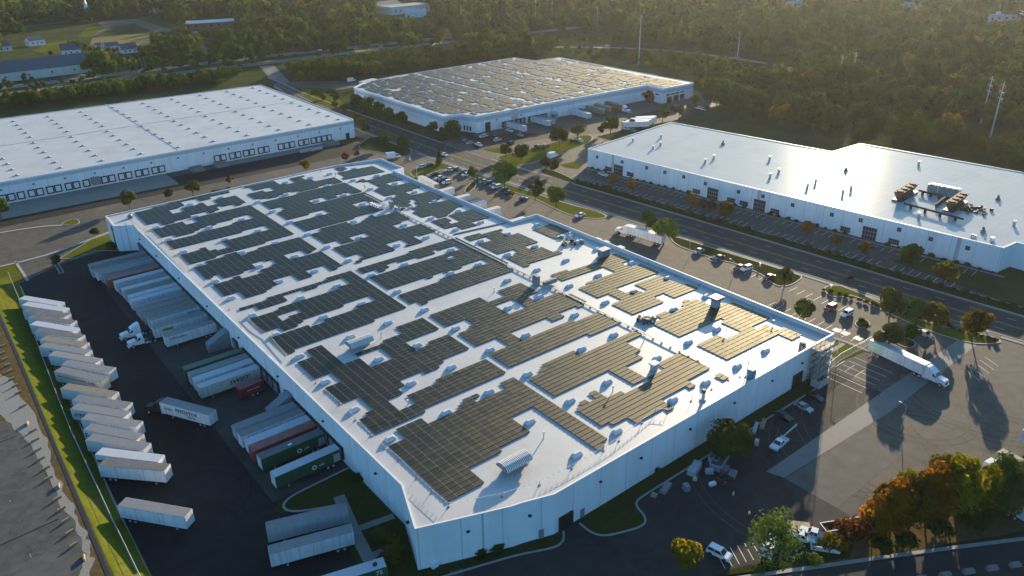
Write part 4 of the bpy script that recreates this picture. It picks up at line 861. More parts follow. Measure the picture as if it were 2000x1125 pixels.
# open containers and yard clutter
def open_box(name, c, ang, L, W, H, mt, lab, cat, fill=None):
    e = empty(name, c, ang, lab, cat); b = MB()
    for s in (-1, 1): b.box((0, s*W/2, H/2+.15), (L, .1, H)); b.box((s*L/2, 0, H/2+.15), (.1, W-.1, H))
    b.box((0, 0, .2), (L, W, .1)); b.build('shell', M[mt], e)
    r = MB()
    for s in (-1, 1): r.box((0, s*W/2, H+.2), (L+.1, .16, .12)); r.box((s*L/2, 0, H+.2), (.16, W-.2, .12))
    r.build('rim', M['galv'], e)
    if fill:
        f = MB(); rr = random.Random(3)
        for i in range(26): f.box((rr.uniform(-.45, .45)*L, rr.uniform(-.4, .4)*W, H*.55+rr.uniform(-.1, .25)), (rr.uniform(.3, .9), rr.uniform(.2, .7), rr.uniform(.2, .5)), rr.uniform(0, 3))
        f.build('rubbish', M[fill], e)
    return e
open_box('skip_container', G(1650, 1030, 1), R(-28), 9.5, 2.4, 1.7, 'rust', 'long open rusty skip full of scrap beside the orange trees', 'skip', 'wood')
c = G(1612, 1063, 1); e = open_box('flatbed_body', c, R(-52), 5.2, 2.2, .9, 'white', 'white tipper bed full of brown soil beside the pickups', 'truck bed', 'brown')
c = G(1556, 1028, .5); e = empty('plywood_sheet_stack', c, R(-50), 'tan timber deck trailer behind the white box truck', 'trailer'); MB().box((0, 0, .8), (5, 2.2, .25)).build('deck', M['wood'], e); [wheel(e, 0, s, .35, .2) for s in (-.9, .9)]
# ================================================================ solar panels
A, B, C, D = tile(740, 800), tile(560, 640), tile(220, 360), tile(400, 480)
E, F, Gt, H = tile(480, 300), tile(720, 300), tile(640, 470), tile(880, 430)
I, J, K, Lt = tile(1120, 480), tile(1360, 560), tile(800, 600), tile(1040, 610)
Mt, Nt, Ot = tile(1240, 660), tile(960, 720), tile(740, 700)
P_ = lambda *p: [(p[i], p[i+1]) for i in range(0, len(p), 2)]
POLY = [
 A(100,420,300,318,228,240,520,95,605,160,700,110)+Ot(800,655,970,565,910,500,1080,420,1160,485,1270,445,1420,360,1355,300)+Nt(215,100,1295,825,1225,870,1250,905,1160,945,465,455,195,580,415,770)+A(1540,390,1040,665,1225,830,800,1060),
 B(255,270,430,195,705,425,885,350,1020,445,1275,340,1110,215,855,320,830,293,1095,185,1065,165,1305,70,1255,15)+Gt(1100,905,1250,1025)+B(1340,168,1465,270)+K(260,400,430,320,670,490,280,670,320,715,150,800)+Ot(450,160,190,260,300,380,130,465,275,600,465,505,360,415,705,250,690,225)+K(860,600,1080,770)+Ot(0,850)+P_(731,847)+B(835,1050,1020,960,830,795,650,885,455,705,635,625,500,510,325,580,125,400,300,325),
 D(320,750)+Gt(265,355,900,780)+P_(547.5,695,517,667)+D(1220,900,1255,925)+Gt(545,690,475,645)+D(1155,840,1185,875,930,970,890,935,610,1030,455,875,1060,660)+Gt(260,505,175,440)+D(1240,455,1290,490,1130,545,1095,510,870,600,910,640,660,730,595,690,360,790),
 Gt(340,330)+H(60,205,760,575,0,835)+Gt(1080,735,1050,715,950,740,815,635)+H(0,655,475,495,385,445,0,585)+Gt(1190,400,1210,415,1120,440,1090,425,690,560,495,435)+H(0,370,150,325,90,290)+Gt(1215,115,1260,140,1055,205,1040,190,670,280,715,305,600,368,560,340,400,385),
 Gt(1185,875)+H(350,890,470,945,665,870,580,815,840,725,1010,820,890,865,980,935,810,985,750,915,545,990,685,1075,1280,830)+I(135,665,135,690)+H(1400,1020,1280,1065)+Lt(345,20,385,55,240,105,180,62)+K(1180,290,1310,385)+P_(1172,608)+Lt(1000,115)+K(1150,715,940,560,1140,445,1000,370,770,460,550,310,765,210,635,135,400,220),
 Nt(405,130)+Lt(95,700,125,650,90,600,480,425,590,485,1205,215,1275,250,1090,330,1260,440,1205,470,1285,530,1105,610,1330,780,1175,850,895,665,235,970),
 Nt(985,490,1010,415,1190,340,1135,300,1205,260,1350,355)+Lt(1300,810)+Mt(330,340,280,315,545,180,860,350,1080,455,1025,480,870,380,590,530,690,545,620,580,590,550,300,690,435,800,30,1000)+P_(1222.5,814)+Nt(1275,690),
 H(1175,640)+I(260,190,310,150,425,110,470,75,990,300,490,490,600,540,850,520,720,455,950,350,1450,500,1170,610,1050,550,940,595,1045,660,650,800,455,700,530,635,395,555,250,610,35,490,490,315,365,245)+H(1300,715),
 I(905,920,985,850,950,760,1120,780,1300,700,1260,655,1440,595)+J(20,150,170,215,320,200,430,190,860,370,500,530,340,440,290,370,0,490)+I(1200,1060),
 J(15,690,240,570,310,620,780,430,950,500,1060,490,1235,580,1110,630,960,570,345,865),
 H(960,100,1135,50,1350,135,1210,185,1250,225,1210,240,880,90),
 H(170,205,570,100,640,80,560,140,640,195,800,150,1010,245,870,300,930,335,1070,310,1200,365,1270,350,1310,375,840,540,660,430,800,375,750,340,530,400,340,285,495,235,430,185,205,240),
 E(1050,230)+F(50,150,165,210,0,245)+E(1170,300),
 E(1250,325,1350,300)+F(0,310,65,290,235,235,375,300,190,350,245,380,470,335,585,395,410,450,470,490,690,435,845,515,660,565,700,590,920,535,1080,610,950,660,975,690,800,745,760,705,600,735,490,640,560,600,540,520,430,540,510,590,400,640,260,545,330,490,290,475,160,495,40,430,130,395,0,330),
 F(750,780,860,740,980,810,1085,770,940,740,920,715,1180,655,1360,740,1165,795,1225,840,1110,870,1040,840,900,865),
 C(205,350,730,205,960,145,1335,70,1355,90,1105,145,1130,165,1005,195,965,165,765,215,810,255,630,315,680,355,800,320,880,385,610,465,570,430,350,490),
 C(775,285,1030,220,1095,255,1215,225,1170,185,1415,130,1539,200,1440,250,1390,230,1190,265,1225,300,1105,335,1075,310,870,365),
 C(415,545,770,440,830,475,950,440,915,400)+E(45,592,550,932)+C(835,942,725,840,1100,725,1180,775,1325,735,1260,670)+E(275,880,220,832)+C(655,770,570,690)+E(95,745,40,695)+C(1035,510,905,570,775,605,710,570,505,630),
 C(975,970,1120,925)+D(35,180,330,85,390,120,610,50,578,40)+E(625,975)+D(1305,45,1165,90,1115,55,900,110,975,170,1335,65)+Gt(165,295)+D(1455,285,1365,225,1150,290,1215,355,1070,405,965,340,750,405,820,485,500,600,405,520,245,575,115,450,430,345,480,375,630,325,600,290,815,220,745,160,525,215,555,265,240,375,190,330,30,375),
 E(0,390,330,315,440,360,595,325,515,285,735,240,660,270,700,305,770,290,820,320,960,285,1030,265,1130,325,1040,345,1010,340,850,375,860,395,590,445,540,430,375,485,385,500,270,525,240,510,100,535,35,470,190,430,225,450,335,420,290,385,110,430),
 E(165,570,1130,340,1350,430,1235,460,1200,440,1035,485,1070,505,945,525,905,500,730,545,800,575,1385,440)+F(155,555)+E(1539,570,1450,565,1400,540,1235,580,1300,620)+F(40,590,190,640)+E(1150,775,665,900,550,805,985,690,915,650,465,765,360,680,475,650,415,620,275,640),
 E(755,935,865,905,850,875,1165,785,1240,830,1380,770)+F(0,720,90,735,320,680,490,755,285,825,370,875,590,810,785,900,530,955,640,1025,360,1100,480,1045,410,990,205,1045)+Gt(785,110,300,265,420,200,330,150,180,185,55,95)+E(1455,955,1390,905,1185,965,1235,1000,1095,1050,1030,1010,890,1045),
 E(1015,185,1100,160,1165,185,1070,210)]
HOLE = [D(860,795,1040,735,1095,790,930,850), I(560,185,740,170,780,230,640,240)]
wp = [[RP(*p)[:2] for p in q] for q in POLY]; wh = [[RP(*p)[:2] for p in q] for q in HOLE]
PX, PY = 2.2, 1.39; X0, Y0 = 61.7, 98.15
cells = []
bb = [(min(p[0] for p in q), max(p[0] for p in q), min(p[1] for p in q), max(p[1] for p in q)) for q in wp]
for i in range(53):
    for j in range(-6, 156):
        x, y = X0+(i+.5)*PX, Y0+(j+.5)*PY
        for q, b4 in zip(wp, bb):
            if b4[0] <= x <= b4[1] and b4[2] <= y <= b4[3] and inside(x, y, q):
                if not any(inside(x, y, h) for h in wh): cells.append((x, y, zroof(x)))
                break
# module shape: glass face, pale frame, raised along its camera-side edge
TILT = R(3.2); PW, PD = 2.135, 1.335
def module(TILT=TILT):
    ct, st = math.cos(TILT), math.sin(TILT); f = .03
    def pt(u, v, h): return (u, v*ct-h*st*-1*0, .16+(PD/2-v)*st+h+max(0, -PD*st))
    o = [(-PW/2, -PD/2), (PW/2, -PD/2), (PW/2, PD/2), (-PW/2, PD/2)]; n = [(-PW/2+f, -PD/2+f), (PW/2-f, -PD/2+f), (PW/2-f, PD/2-f), (-PW/2+f, PD/2-f)]
    V = [pt(*p, .04) for p in o]+[pt(*p, .04) for p in n]+[pt(*p, 0) for p in o]
    Fq = [(4, 5, 6, 7)]+[(k, (k+1) % 4, 4+(k+1) % 4, 4+k) for k in range(4)]+[(8+k, 8+(k+1) % 4, (k+1) % 4, k) for k in range(4)]
    # tilt legs / wind deflector along the raised edge, ballast feet
    e_ = -PD/2 if TILT > 0 else PD/2; z1 = pt(0, e_, 0)[2]; y1 = e_*ct-(.1 if TILT < 0 else 0)
    V += [(-PW/2+.05, y1+.05, 0), (PW/2-.05, y1+.05, 0), (PW/2-.05, y1+.05, z1-.02), (-PW/2+.05, y1+.05, z1-.02)]; Fq.append((12, 13, 14, 15))
    mi = [0]+[1]*4+[2]*4+[2]
    return np.array(V), Fq, mi
def glass_panel(name, col, rough, spec, warm):
    m = bpy.data.materials.new(name); m.use_nodes = True; nt = m.node_tree; N = nt.nodes; Lk = nt.links; b = N['Principled BSDF']
    tc = N.new('ShaderNodeTexCoord'); gm = N.new('ShaderNodeNewGeometry'); sp = N.new('ShaderNodeSeparateXYZ'); Lk.new(gm.outputs['Position'], sp.inputs[0])
    nz = N.new('ShaderNodeTexNoise'); nz.inputs['Scale'].default_value = .09; nz.inputs['Detail'].default_value = 3; Lk.new(gm.outputs['Position'], nz.inputs['Vector'])
    # one tone per module: white noise on the module's grid cell
    sn = N.new('ShaderNodeVectorMath'); sn.operation = 'SNAP'; sb = N.new('ShaderNodeVectorMath'); sb.operation = 'SUBTRACT'; sb.inputs[1].default_value = (X0, Y0, 0)
    Lk.new(gm.outputs['Position'], sb.inputs[0]); Lk.new(sb.outputs[0], sn.inputs[0]); sn.inputs[1].default_value = (PX, PY, 100)
    wnz = N.new('ShaderNodeTexWhiteNoise'); Lk.new(sn.outputs[0], wnz.inputs[0])
    rp = N.new('ShaderNodeMapRange'); rp.inputs[3].default_value = .75; rp.inputs[4].default_value = 1.35; Lk.new(wnz.outputs[0], rp.inputs[0])
    mm = N.new('ShaderNodeVectorMath'); mm.operation = 'SCALE'; mm.inputs[0].default_value = col; Lk.new(rp.outputs[0], mm.inputs['Scale']); Lk.new(mm.outputs[0], b.inputs['Base Color'])
    rr = N.new('ShaderNodeMapRange'); rr.inputs[3].default_value = rough-.02; rr.inputs[4].default_value = rough+.03; Lk.new(wnz.outputs[0], rr.inputs[0]); Lk.new(rr.outputs[0], b.inputs['Roughness'])
    b.inputs['Specular IOR Level'].default_value = 0
    gl = N.new('ShaderNodeBsdfGlossy'); gl.distribution = 'BECKMANN'; gl.inputs['Color'].default_value = (*warm, 1); Lk.new(rr.outputs[0], gl.inputs['Roughness'])
    ms = N.new('ShaderNodeMixShader'); fr = N.new('ShaderNodeFresnel'); fr.inputs[0].default_value = spec; af = N.new('ShaderNodeMath'); af.operation = 'ADD'; af.inputs[1].default_value = .036; Lk.new(fr.outputs[0], af.inputs[0]); Lk.new(af.outputs[0], ms.inputs[0]); Lk.new(b.outputs[0], ms.inputs[1]); Lk.new(gl.outputs[0], ms.inputs[2]); Lk.new(ms.outputs[0], N['Material Output'].inputs[0])
    return m
M['pv'] = glass_panel('solar_glass', (.003, .0032, .0045), .60, 1.15, (1, .95, .76))
M['pv_far'] = glass_panel('solar_glass_far', (.004, .0042, .006), .74, 1.42, (1, .93, .74))
M['frame'] = mat('panel_frame', (.26, .26, .25), .5, .05, 1)
MV, MF, MM = module()
def merged_panels(name, cl):
    q4 = np.array(MF); V = MV[q4]; n = len(cl); base = np.array(cl)[:, None, None, :]
    VV = (V[None]+base).reshape(-1, 4, 3); return quads(name, VV, None, mats=[M['pv'], M['frame'], M['black']], mi=np.tile(np.array(MM), n))
cells.sort(key=lambda c: PJ(*c)[2])
near, rest = cells[:300], cells[300:]
pm = MB(); pm.v = [tuple(v) for v in MV]; pm.f = list(MF); pm.m = list(MM)
proto = None
def block(x, y):
    if x < 84 and y < 131: return 'black solar panel in the array block at the chamfered roof corner', 'panels at the chamfered corner'
    if x >= 84 and y < 150: return 'tan looking solar panel in the array blocks along the front edge of the roof', 'panels along the front roof edge'
    return 'black solar panel in the stepped array block beside the near louvred roof hoods', 'panels by the louvred hoods'
for x, y, z in near:
    lb, gr = block(x, y)
    if proto is None:
        proto = o = pm.build('solar_panel', [M['pv'], M['frame'], M['black']], fix=False); tag(o, lb, 'solar panel', gr); o.location = (x, y, z)
    else:
        o = proto.copy(); COL.objects.link(o); o.location = (x, y, z); o['label'] = lb; o['group'] = gr
# the far warehouse: bays of modules with gaps round its roof domes
far_c = []; far_sky = []
rnd = random.Random(11)
for bx in range(13):
    for by in range(12):
        x0, y0 = 246.5+bx*14.4, 335+by*13.7
        notch = [(rnd.random() < .65, rnd.randint(0, 5), rnd.choice((0, 8))), (rnd.random() < .55, rnd.randint(0, 5), 4), (rnd.random() < .4, rnd.choice((0, 5)), rnd.randint(1, 7))]
        for i in range(5 if bx % 4 == 3 else 6):
            for j in range(9 if by % 3 != 1 else 8):
                x, y = x0+i*PX, y0+j*PY
                if i in ((1, 2) if by % 2 else (3, 4)) and j in (3, 4): continue
                if any(u and abs(i-a) < 1 and abs(j-c_) < 3 for u, a, c_ in notch): continue
                if inside(x, y, inset(BBo, 3.0)): far_c.append((x, y, 9.62))
        p = (x0+(1.5 if by % 2 else 3.5)*PX, y0+3.5*PY, 9.6)
        if inside(p[0], p[1], inset(BBo, 5)): far_sky.append(p)
        pass
MV2 = module(R(-12))[0]
q4 = np.array(MF); VV = np.concatenate([(MV[q4][None]+np.array(rest)[:, None, None, :]).reshape(-1, 4, 3), (MV2[q4][None]+np.array(far_c)[:, None, None, :]).reshape(-1, 4, 3)])
mi_ = np.concatenate([np.tile(np.array(MM), len(rest)), np.tile(np.array([3]+MM[1:]), len(far_c))])
o = quads('solar_panels', VV, None, mats=[M['pv'], M['frame'], M['black'], M['pv_far']], mi=mi_)
tag(o, 'rows of black and tan looking solar panels filling the white roofs', 'solar panels', kind='stuff')
# ================================================================ skylights
def skylight(w, d, h, name='skylight'):
    e = empty(name, (0, 0, 0))
    b = MB(); b.box((0, 0, .15), (w, d, .3)); b.build('curb', M['cap'], e)
    t = MB(); t.box((0, 0, .3+h/2), (w-.12, d-.12, h), 0, .42, .66); t.build('dome', M['dome'], e); return e
M['dome'] = mat('dome', (.62, .63, .65), .3, .05, .8)
sk = B(150,325,740,100,1065,360,450,620,785,940,1440,640,1510,200)+A(130,335,780,30)+K(175,25,105,415,485,690,535,240,930,490,920,975,1345,320,1365,770)+Nt(910,370,445,610,985,990,1340,150,1450,720)+Lt(490,25,570,420,940,255,1440,525)+Mt(820,510,440,710,620,45,1185,320,1510,140)+J(240,485)+I(670,195,285,340,1085,370,700,525,370,650,1160,730,270,35,1530,580)
sk += H(660,155,345,240,975,300,655,395,1335,460,1000,570,320,510,660,690,1375,755,0,440,665,1010,1030,880,1000,50,1375,200,350,20,60,105,0,610)+Gt(110,520,395,725,700,945,805,585,1130,790,510,395,890,270,1425,105,240,225,800,50)+D(425,75,120,405,310,600,630,235,1040,120,860,410,1270,290,550,800,1110,600,820,1025,1375,820)
sk += C(505,495,895,230,1245,150,960,370,1120,495,1490,405,650,635,1300,635,820,775,1010,930,1480,775)+E(455,330,745,275,970,230,1250,170,935,370,460,470,140,555,310,665,815,540,1130,475,1350,580,850,700,510,790,715,930,1240,305,1245,785,1310,970,940,1075,345,1030,140,890,1440,405)+F(95,250,305,340,530,440,240,505,760,550,485,620,1035,660,720,745,405,825,665,965,145,700)
done = []; s0 = skylight(2.4, 1.35, .5)
for px, py in sk:
    x, y, z = RP(px, py+2)
    if any(abs(x-a)+abs(y-c_) < 4 for a, c_ in done): continue
    done.append((x, y)); lb, gr = 'white hipped skylight in a gap of the solar arrays on the large panelled roof', 'skylights on the panelled roof'
    if len(done) == 1: s0.location = (x, y, z); tag(s0, lb, 'skylight', gr)
    else: copy_tree(s0, (x, y, z), 0, lb, gr)
ms = MB(); ms.box((0, 0, .15), (2.5, 1.5, .3)); ms.box((0, 0, .55), (2.4, 1.4, .5), 0, .4, .6)
s1 = ms.build('skylight', M['dome']); tag(s1, 'small skylight among the tan panels of the far warehouse roof', 'skylight', 'skylights on the far panelled roof'); s1.location = far_sky[0]
for p in far_sky[1:]:
    o = s1.copy(); COL.objects.link(o); o.location = p
# low domes of the left warehouse: rows of five or six between the wall and the ridge
d0 = MB(); d0.box((0, 0, .1), (2.3, 1.7, .2)); d0.tube((0, 0, .2), (0, 0, .62), 1.0, .4, 10); d0 = d0.build('roof_dome', M['galv']); tag(d0, 'low grey dome vent on the long white roof with loading doors', 'roof vent', 'domes on the long white roof')
first = True
for r_ in range(11):
    y = 396+r_*11.7+(3 if r_ > 5 else 0)
    for k_ in range(15):
        x = 193-k_*17.5-(r_ % 6)*.2
        if x < -40: continue
        px, py, _ = PJ(x, y, 9.6)
        if px < -10: continue
        o = d0 if first else d0.copy()
        if not first: COL.objects.link(o)
        o.location = (x, y, 9.6); first = False
b = MB(); b.box((104, 460, 9.66), (.5, 138, .1)); b.box((60, 459, 9.66), (275, .5, .1)); b.build('roof_joint', M['cap_dark'] if 0 else M['galv'], LW)
# ================================================================ plant on the panelled roof
def at(t, px, py): p = t(px, py)[0]; return RP(*p)
def hood(loc, lab):
    e = empty('roof_ventilator', loc, R(0), lab, 'roof ventilator')
    MB().box((0, 0, .35), (5.0, 1.7, .7)).build('curb', M['galv'], e)
    MB().box((0, 0, 1.1), (6.0, 2.2, .8), 0, 1.15, 1.05).build('throat', M['galv'], e)
    h = MB(); prof = [(-1.75, 1.2), (-1.6, 1.75), (-.9, 2.2), (0, 2.35), (.9, 2.2), (1.6, 1.75), (1.75, 1.2)]
    n = len(prof)
    for x0_, x1_ in ((-3.4, 3.4),): h.add([(x0_, p[0], p[1]) for p in prof]+[(x1_, p[0], p[1]) for p in prof], [(k, k+1, n+k+1, n+k) for k in range(n-1)]+[tuple(range(n)), tuple(range(2*n-1, n-1, -1))])
    h.build('hood', M['grey'], e)
    for k in range(17):
        sl_ = MB(); x = -3.2+k*.4
        sl_.add([(x, p[0]*1.02, p[1]+.05) for p in prof]+[(x+.2, p[0]*1.02, p[1]+.05) for p in prof], [(i_, i_+1, n+i_+1, n+i_) for i_ in range(n-1)]); sl_.build('louvre', M['white'], e)
hood(RP(703, 676), 'louvred roof ventilator between the stepped array and its long shadow, farther of the two'); hood(RP(1005, 912), 'louvred roof ventilator near the front parapet, closer of the two')
x, y, z = RP(1397, 600); e = empty('roof_fan', (x, y, z), 0, 'square fan stack with a wide flat cap beside the tall parapet', 'roof fan')
MB().box((0, 0, 1.3), (2.0, 2.0, 2.6)).build('stack', M['galv'], e); MB().box((0, 0, 3.0), (3.4, 3.0, .55), 0, 1.08).build('cap', M['cap_dark'], e); MB().box((0, 0, 3.32), (3.3, 2.9, .06)).build('lid', M['cap'], e)
x, y, z = RP(1179, 500); e = empty('air_unit', (x, y, z), 0, 'grey box air unit by the parapet above the bright tan panels', 'air unit')
MB().box((0, 0, 1.3), (3.4, 2.4, 2.2)).build('casing', M['grey'], e); MB().box((0, 0, 2.5), (3.8, 2.8, .25)).build('lid', M['galv'], e); MB().box((0, 0, .12), (3, 2, .24)).build('curb', M['galv'], e)
x, y, z = RP(1277, 722); e = empty('roof_fan', (x, y, z), 0, 'short square fan hood with a white flat lid among the tan panels', 'roof fan')
MB().box((0, 0, .8), (1.4, 1.3, 1.6)).build('stack', M['galv'], e); MB().box((0, 0, 1.8), (2.2, 1.9, .45)).build('lid', M['white'], e)
x, y, z = RP(1470, 742); e = empty('portable_toilet', (x+.5, y+.8, z), 0, 'teal portable toilet with a white top at the roof edge', 'portable toilet')
MB().box((0, 0, 1.1), (1.5, 1.5, 2.2)).build('cabin', M['teal'], e); MB().box((0, 0, 2.3), (1.4, 1.4, .3), 0, .8).build('lid', M['white'], e); MB().box((0, .2, .05), (2.2, 2.2, .1)).build('skid', M['wood'], e)
x, y, z = RP(1373, 780); e = empty('vent_stack', (x, y, z), 0, 'black topped vent stack near the front parapet beside the ropes', 'vent stack')
MB().tube((0, 0, 0), (0, 0, .25), .8, n=12).build('curb', M['galv'], e); MB().tube((0, 0, .2), (0, 0, 2.0), .4, n=10).build('pipe', M['galv'], e); MB().tube((0, 0, 2.0), (0, 0, 2.7), .48, n=10).build('cowl', M['black'], e)
def pipe_post(px, py, h, lab, mt='galv', cap='white', grp=None):
    x, y, z = RP(px, py); e = empty('vent_pipe', (x, y, z), 0, lab, 'vent pipe', grp)
    MB().tube((0, 0, 0), (0, 0, h), .12, n=8).build('pipe', M[mt], e); MB().tube((0, 0, h), (0, 0, h+.25), .28, n=8).build('cap', M[cap], e)
pipe_post(1062, 856, 1.6, 'thin vent pipe with a long shadow between the two front arrays'); pipe_post(1197, 765, 1.4, 'thin vent pipe behind the front edge tan array'); pipe_post(1258, 666, 1.5, 'thin vent pipe beside the low conduit wall'); pipe_post(965, 571, 1.3, 'thin vent pipe between the middle tan arrays'); pipe_post(745, 660, 1.3, 'thin vent pipe beside the farther louvred ventilator', 'galv', 'galv'); pipe_post(797, 790, 1.0, 'thin vent pipe in the notch of the black array'); pipe_post(1418, 652, 1.2, 'dark vent pipe in the notch of the brightest tan array', 'cap_dark', 'cap_dark'); pipe_post(1510, 634, 1.1, 'dark vent pipe near the tall parapet past the bright tan array', 'cap_dark', 'cap_dark'); pipe_post(1519, 683, 2.2, 'dark pole standing alone on the sunny roof corner', 'cap_dark', 'cap_dark'); pipe_post(1460, 722, 2.2, 'dark pole beside the skylight near the teal cabin', 'cap_dark', 'cap_dark')
# conduit run along the ridge with its supports
e = empty('conduit_run', (RIDGE, 0, 9.72), 0, 'long pipe and cable run along the middle of the panelled roof', 'conduit')
b = MB()
for dx, r in ((-.25, .07), (0, .09), (.28, .06)): b.tube((dx, 100, .36), (dx, 270, .36), r, n=6)
b.build('pipe', M['galv'], e)
for i in range(58): MB().box((0, 101+i*2.95, .2), (.9, .16, .3)).build('support', M['galv'], e)
b = MB()
e2 = empty('conduit_run', (0, 0, 9.3), 0, 'row of cable blocks crossing to the stepped wall on the panelled roof', 'conduit')
p, q = Vector(RP(888, 458)), Vector(RP(985, 436))
for i in range(26): b.box(tuple((p+(q-p)*i/25)-Vector((0, 0, 9.3-.15))), (.5, .7, .3))
b.build('block', M['cap_dark'], e2); MB().tube(p-Vector((0, 0, 9.0)), q-Vector((0, 0, 9.0)), .1).build('pipe', M['galv'], e2)
def clutter(loc, n, sx, sy, mts, lab, seed, cat='equipment'):
    e = empty('site_equipment', loc, 0, lab, cat); rr = random.Random(seed)
    for k in range(n):
        h = rr.uniform(.3, 1.3); MB().box((rr.uniform(-sx, sx), rr.uniform(-sy, sy), h/2), (rr.uniform(.3, 1.4), rr.uniform(.3, 1.0), h), rr.uniform(0, 3)).build(rr.choice(('case', 'reel', 'bundle')), M[rr.choice(mts)], e)
    return e
x, y, z = RP(1047, 556); e = empty('inverter_rack', (x, y, z), 0, 'tall grey inverter cabinet beside the conduit run, with a skid of gear', 'inverter')
MB().box((0, 0, 1.6), (1.1, 2.4, 3.0)).build('cabinet', M['grey'], e); MB().box((3, -2.6, .5), (5.5, 1.6, .2)).build('skid', M['galv'], e)
for k in range(6): MB().box((1.2+k*.85, -2.6, 1.05), (.6, 1.1, 1.0)).build('inverter', M['cap_dark' if k % 2 else 'grey'], e)
x, y, z = RP(758, 408); e = empty('inverter_rack', (x, y, z), 0, 'far inverter rack with a row of white units on the panelled roof', 'inverter')
MB().box((1.6, 0, 1.4), (1.2, 2.0, 2.6)).build('cabinet', M['grey'], e)
for k in range(5): MB().box((-2.5-.1*k, 1.5+k*1.5, .7), (1.2, .9, 1.2)).build('inverter', M['white'], e)
clutter(RP(1262, 626), 26, 2.2, 1.8, ['rust', 'brown', 'cap_dark', 'white'], 'heap of brown and white racking parts between the bright tan arrays', 5)
clutter(RP(1128, 475), 18, 2.4, 1.6, ['cap_dark', 'grey', 'white', 'brown'], 'dark heap of tools near the parapet above the small tan array', 6)
clutter(RP(1108, 463), 16, 2.4, 1.4, ['cap_dark', 'wood', 'white', 'grey'], 'pile of boxes beside a skylight near the small tan array', 8)
clutter(RP(1100, 478), 7, 1.2, 1.0, ['yellow', 'black'], 'yellow and black machine parts lying on the roof near the small tan array', 9)
clutter(RP(782, 408), 14, 1.6, 1.6, ['red', 'brown', 'white', 'cap_dark'], 'reddish heap of gear beside the far inverter rack', 10)
clutter(RP(253, 425), 9, .9, 1.2, ['cap_dark', 'wood', 'white'], 'stack of dark gear at the far white roof corner', 12)
clutter(RP(1568, 680), 8, 1.2, 1.0, ['orange', 'galv', 'wood'], 'orange and timber gear at the top of the scaffold', 13)
# warning-line stanchions, ropes and the yellow hose
def stanchion(x, y, z, lab, grp):
    global ST
    if ST is None:
        ST = e = empty('stanchion', (x, y, z), 0, lab, 'stanchion', grp)
        MB().tube((0, 0, 0), (0, 0, .14), .3, .22, 8).build('base', M['cap_dark'], e); MB().tube((0, 0, .1), (0, 0, 1.05), .05, n=6).build('pole', M['cone'], e)
    else: copy_tree(ST, (x, y, z), 0, lab, grp)
ST = None
ln1 = [RP(*p) for p in ((334,486),(392,520),(412,545),(448,605),(471,643),(524,694),(570,705),(594,729),(617,748),(636,767),(664,791),(694,821),(724,852),(751,877),(778,898),(814,934),(843,962),(876,990))]
ln2 = [RP(*p) for p in ((876,990),(980,971),(1054,947),(1117,915),(1179,880),(1209,861),(1254,826),(1280,804),(1304,806),(1350,783),(1390,760),(1423,742),(1445,736),(1470,724))]
ln3 = [RP(*p) for p in ((1212,497),(1243,508),(1266,515),(1294,529),(1320,540),(1365,558),(1430,588),(1470,605),(1510,620),(1556,655),(1592,668))]
ln4 = [RP(*p) for p in ((770,339),(803,354),(819,363),(838,377),(856,386),(884,397),(919,410),(936,419),(953,424),(973,434))]
ln5 = [RP(*p) for p in ((575,343),(626,335),(655,350),(687,322),(721,310),(735,318),(750,322))]
for l, lb, gr in ((ln1, 'orange warning post along the yard side of the panelled roof', 'posts along the yard edge'), (ln2, 'orange warning post along the front edge of the panelled roof', 'posts along the front edge'), (ln3, 'orange warning post along the tall sunlit parapet', 'posts along the tall parapet'), (ln4, 'orange warning post along the set back far parapet', 'posts along the far parapet'), (ln5, 'orange warning post at the far end of the panelled roof', 'posts at the far roof end')):
    for p in l: stanchion(*p, lb, gr)
def rope(l, mt, lab, w=.03, fl=True):
    b = MB()
    for p, q in zip(l[:-1], l[1:]):
        p, q = Vector(p)+Vector((0, 0, .95)), Vector(q)+Vector((0, 0, .95)); b.tube(p, q, w, n=4); n = int((q-p).length/1.3)
        if fl:
            for k in range(n):
                c = p+(q-p)*(k+.5)/n; b.add([(c.x-.16, c.y, c.z), (c.x+.16, c.y, c.z), (c.x+.12, c.y+.05, c.z-.3), (c.x-.12, c.y+.05, c.z-.3)], [(0, 1, 2, 3)])
    tag(b.build('flagged_rope', mt, fix=False), lab, 'rope')
rope(ln1[9:], M['white'], 'rope of white flags along the yard edge by the black arrays'); rope(ln2[:9], M['white'], 'rope of white flags along the front edge of the roof')
hs = [RP(*p) for p in ((255,432),(280,451),(300,457),(326,482),(354,510),(372,528))]; hs2 = [RP(*p) for p in ((480,620),(500,640),(524,655),(545,680),(563,700))]
b = MB(); [b.tube(Vector(p)+Vector((0, 0, .5)), Vector(q)+Vector((0, 0, .5)), .07, n=5) for p, q in zip(hs[:-1], hs[1:])]; tag(b.build('safety_rope', M['paint_y']), 'pale yellow rope over the panels at the far roof corner', 'rope')
b = MB(); [b.tube(Vector(p)+Vector((0, 0, .5)), Vector(q)+Vector((0, 0, .5)), .07, n=5) for p, q in zip(hs2[:-1], hs2[1:])]; tag(b.build('safety_rope', M['paint_y']), 'yellow rope over the black panels half way along the yard edge', 'rope')
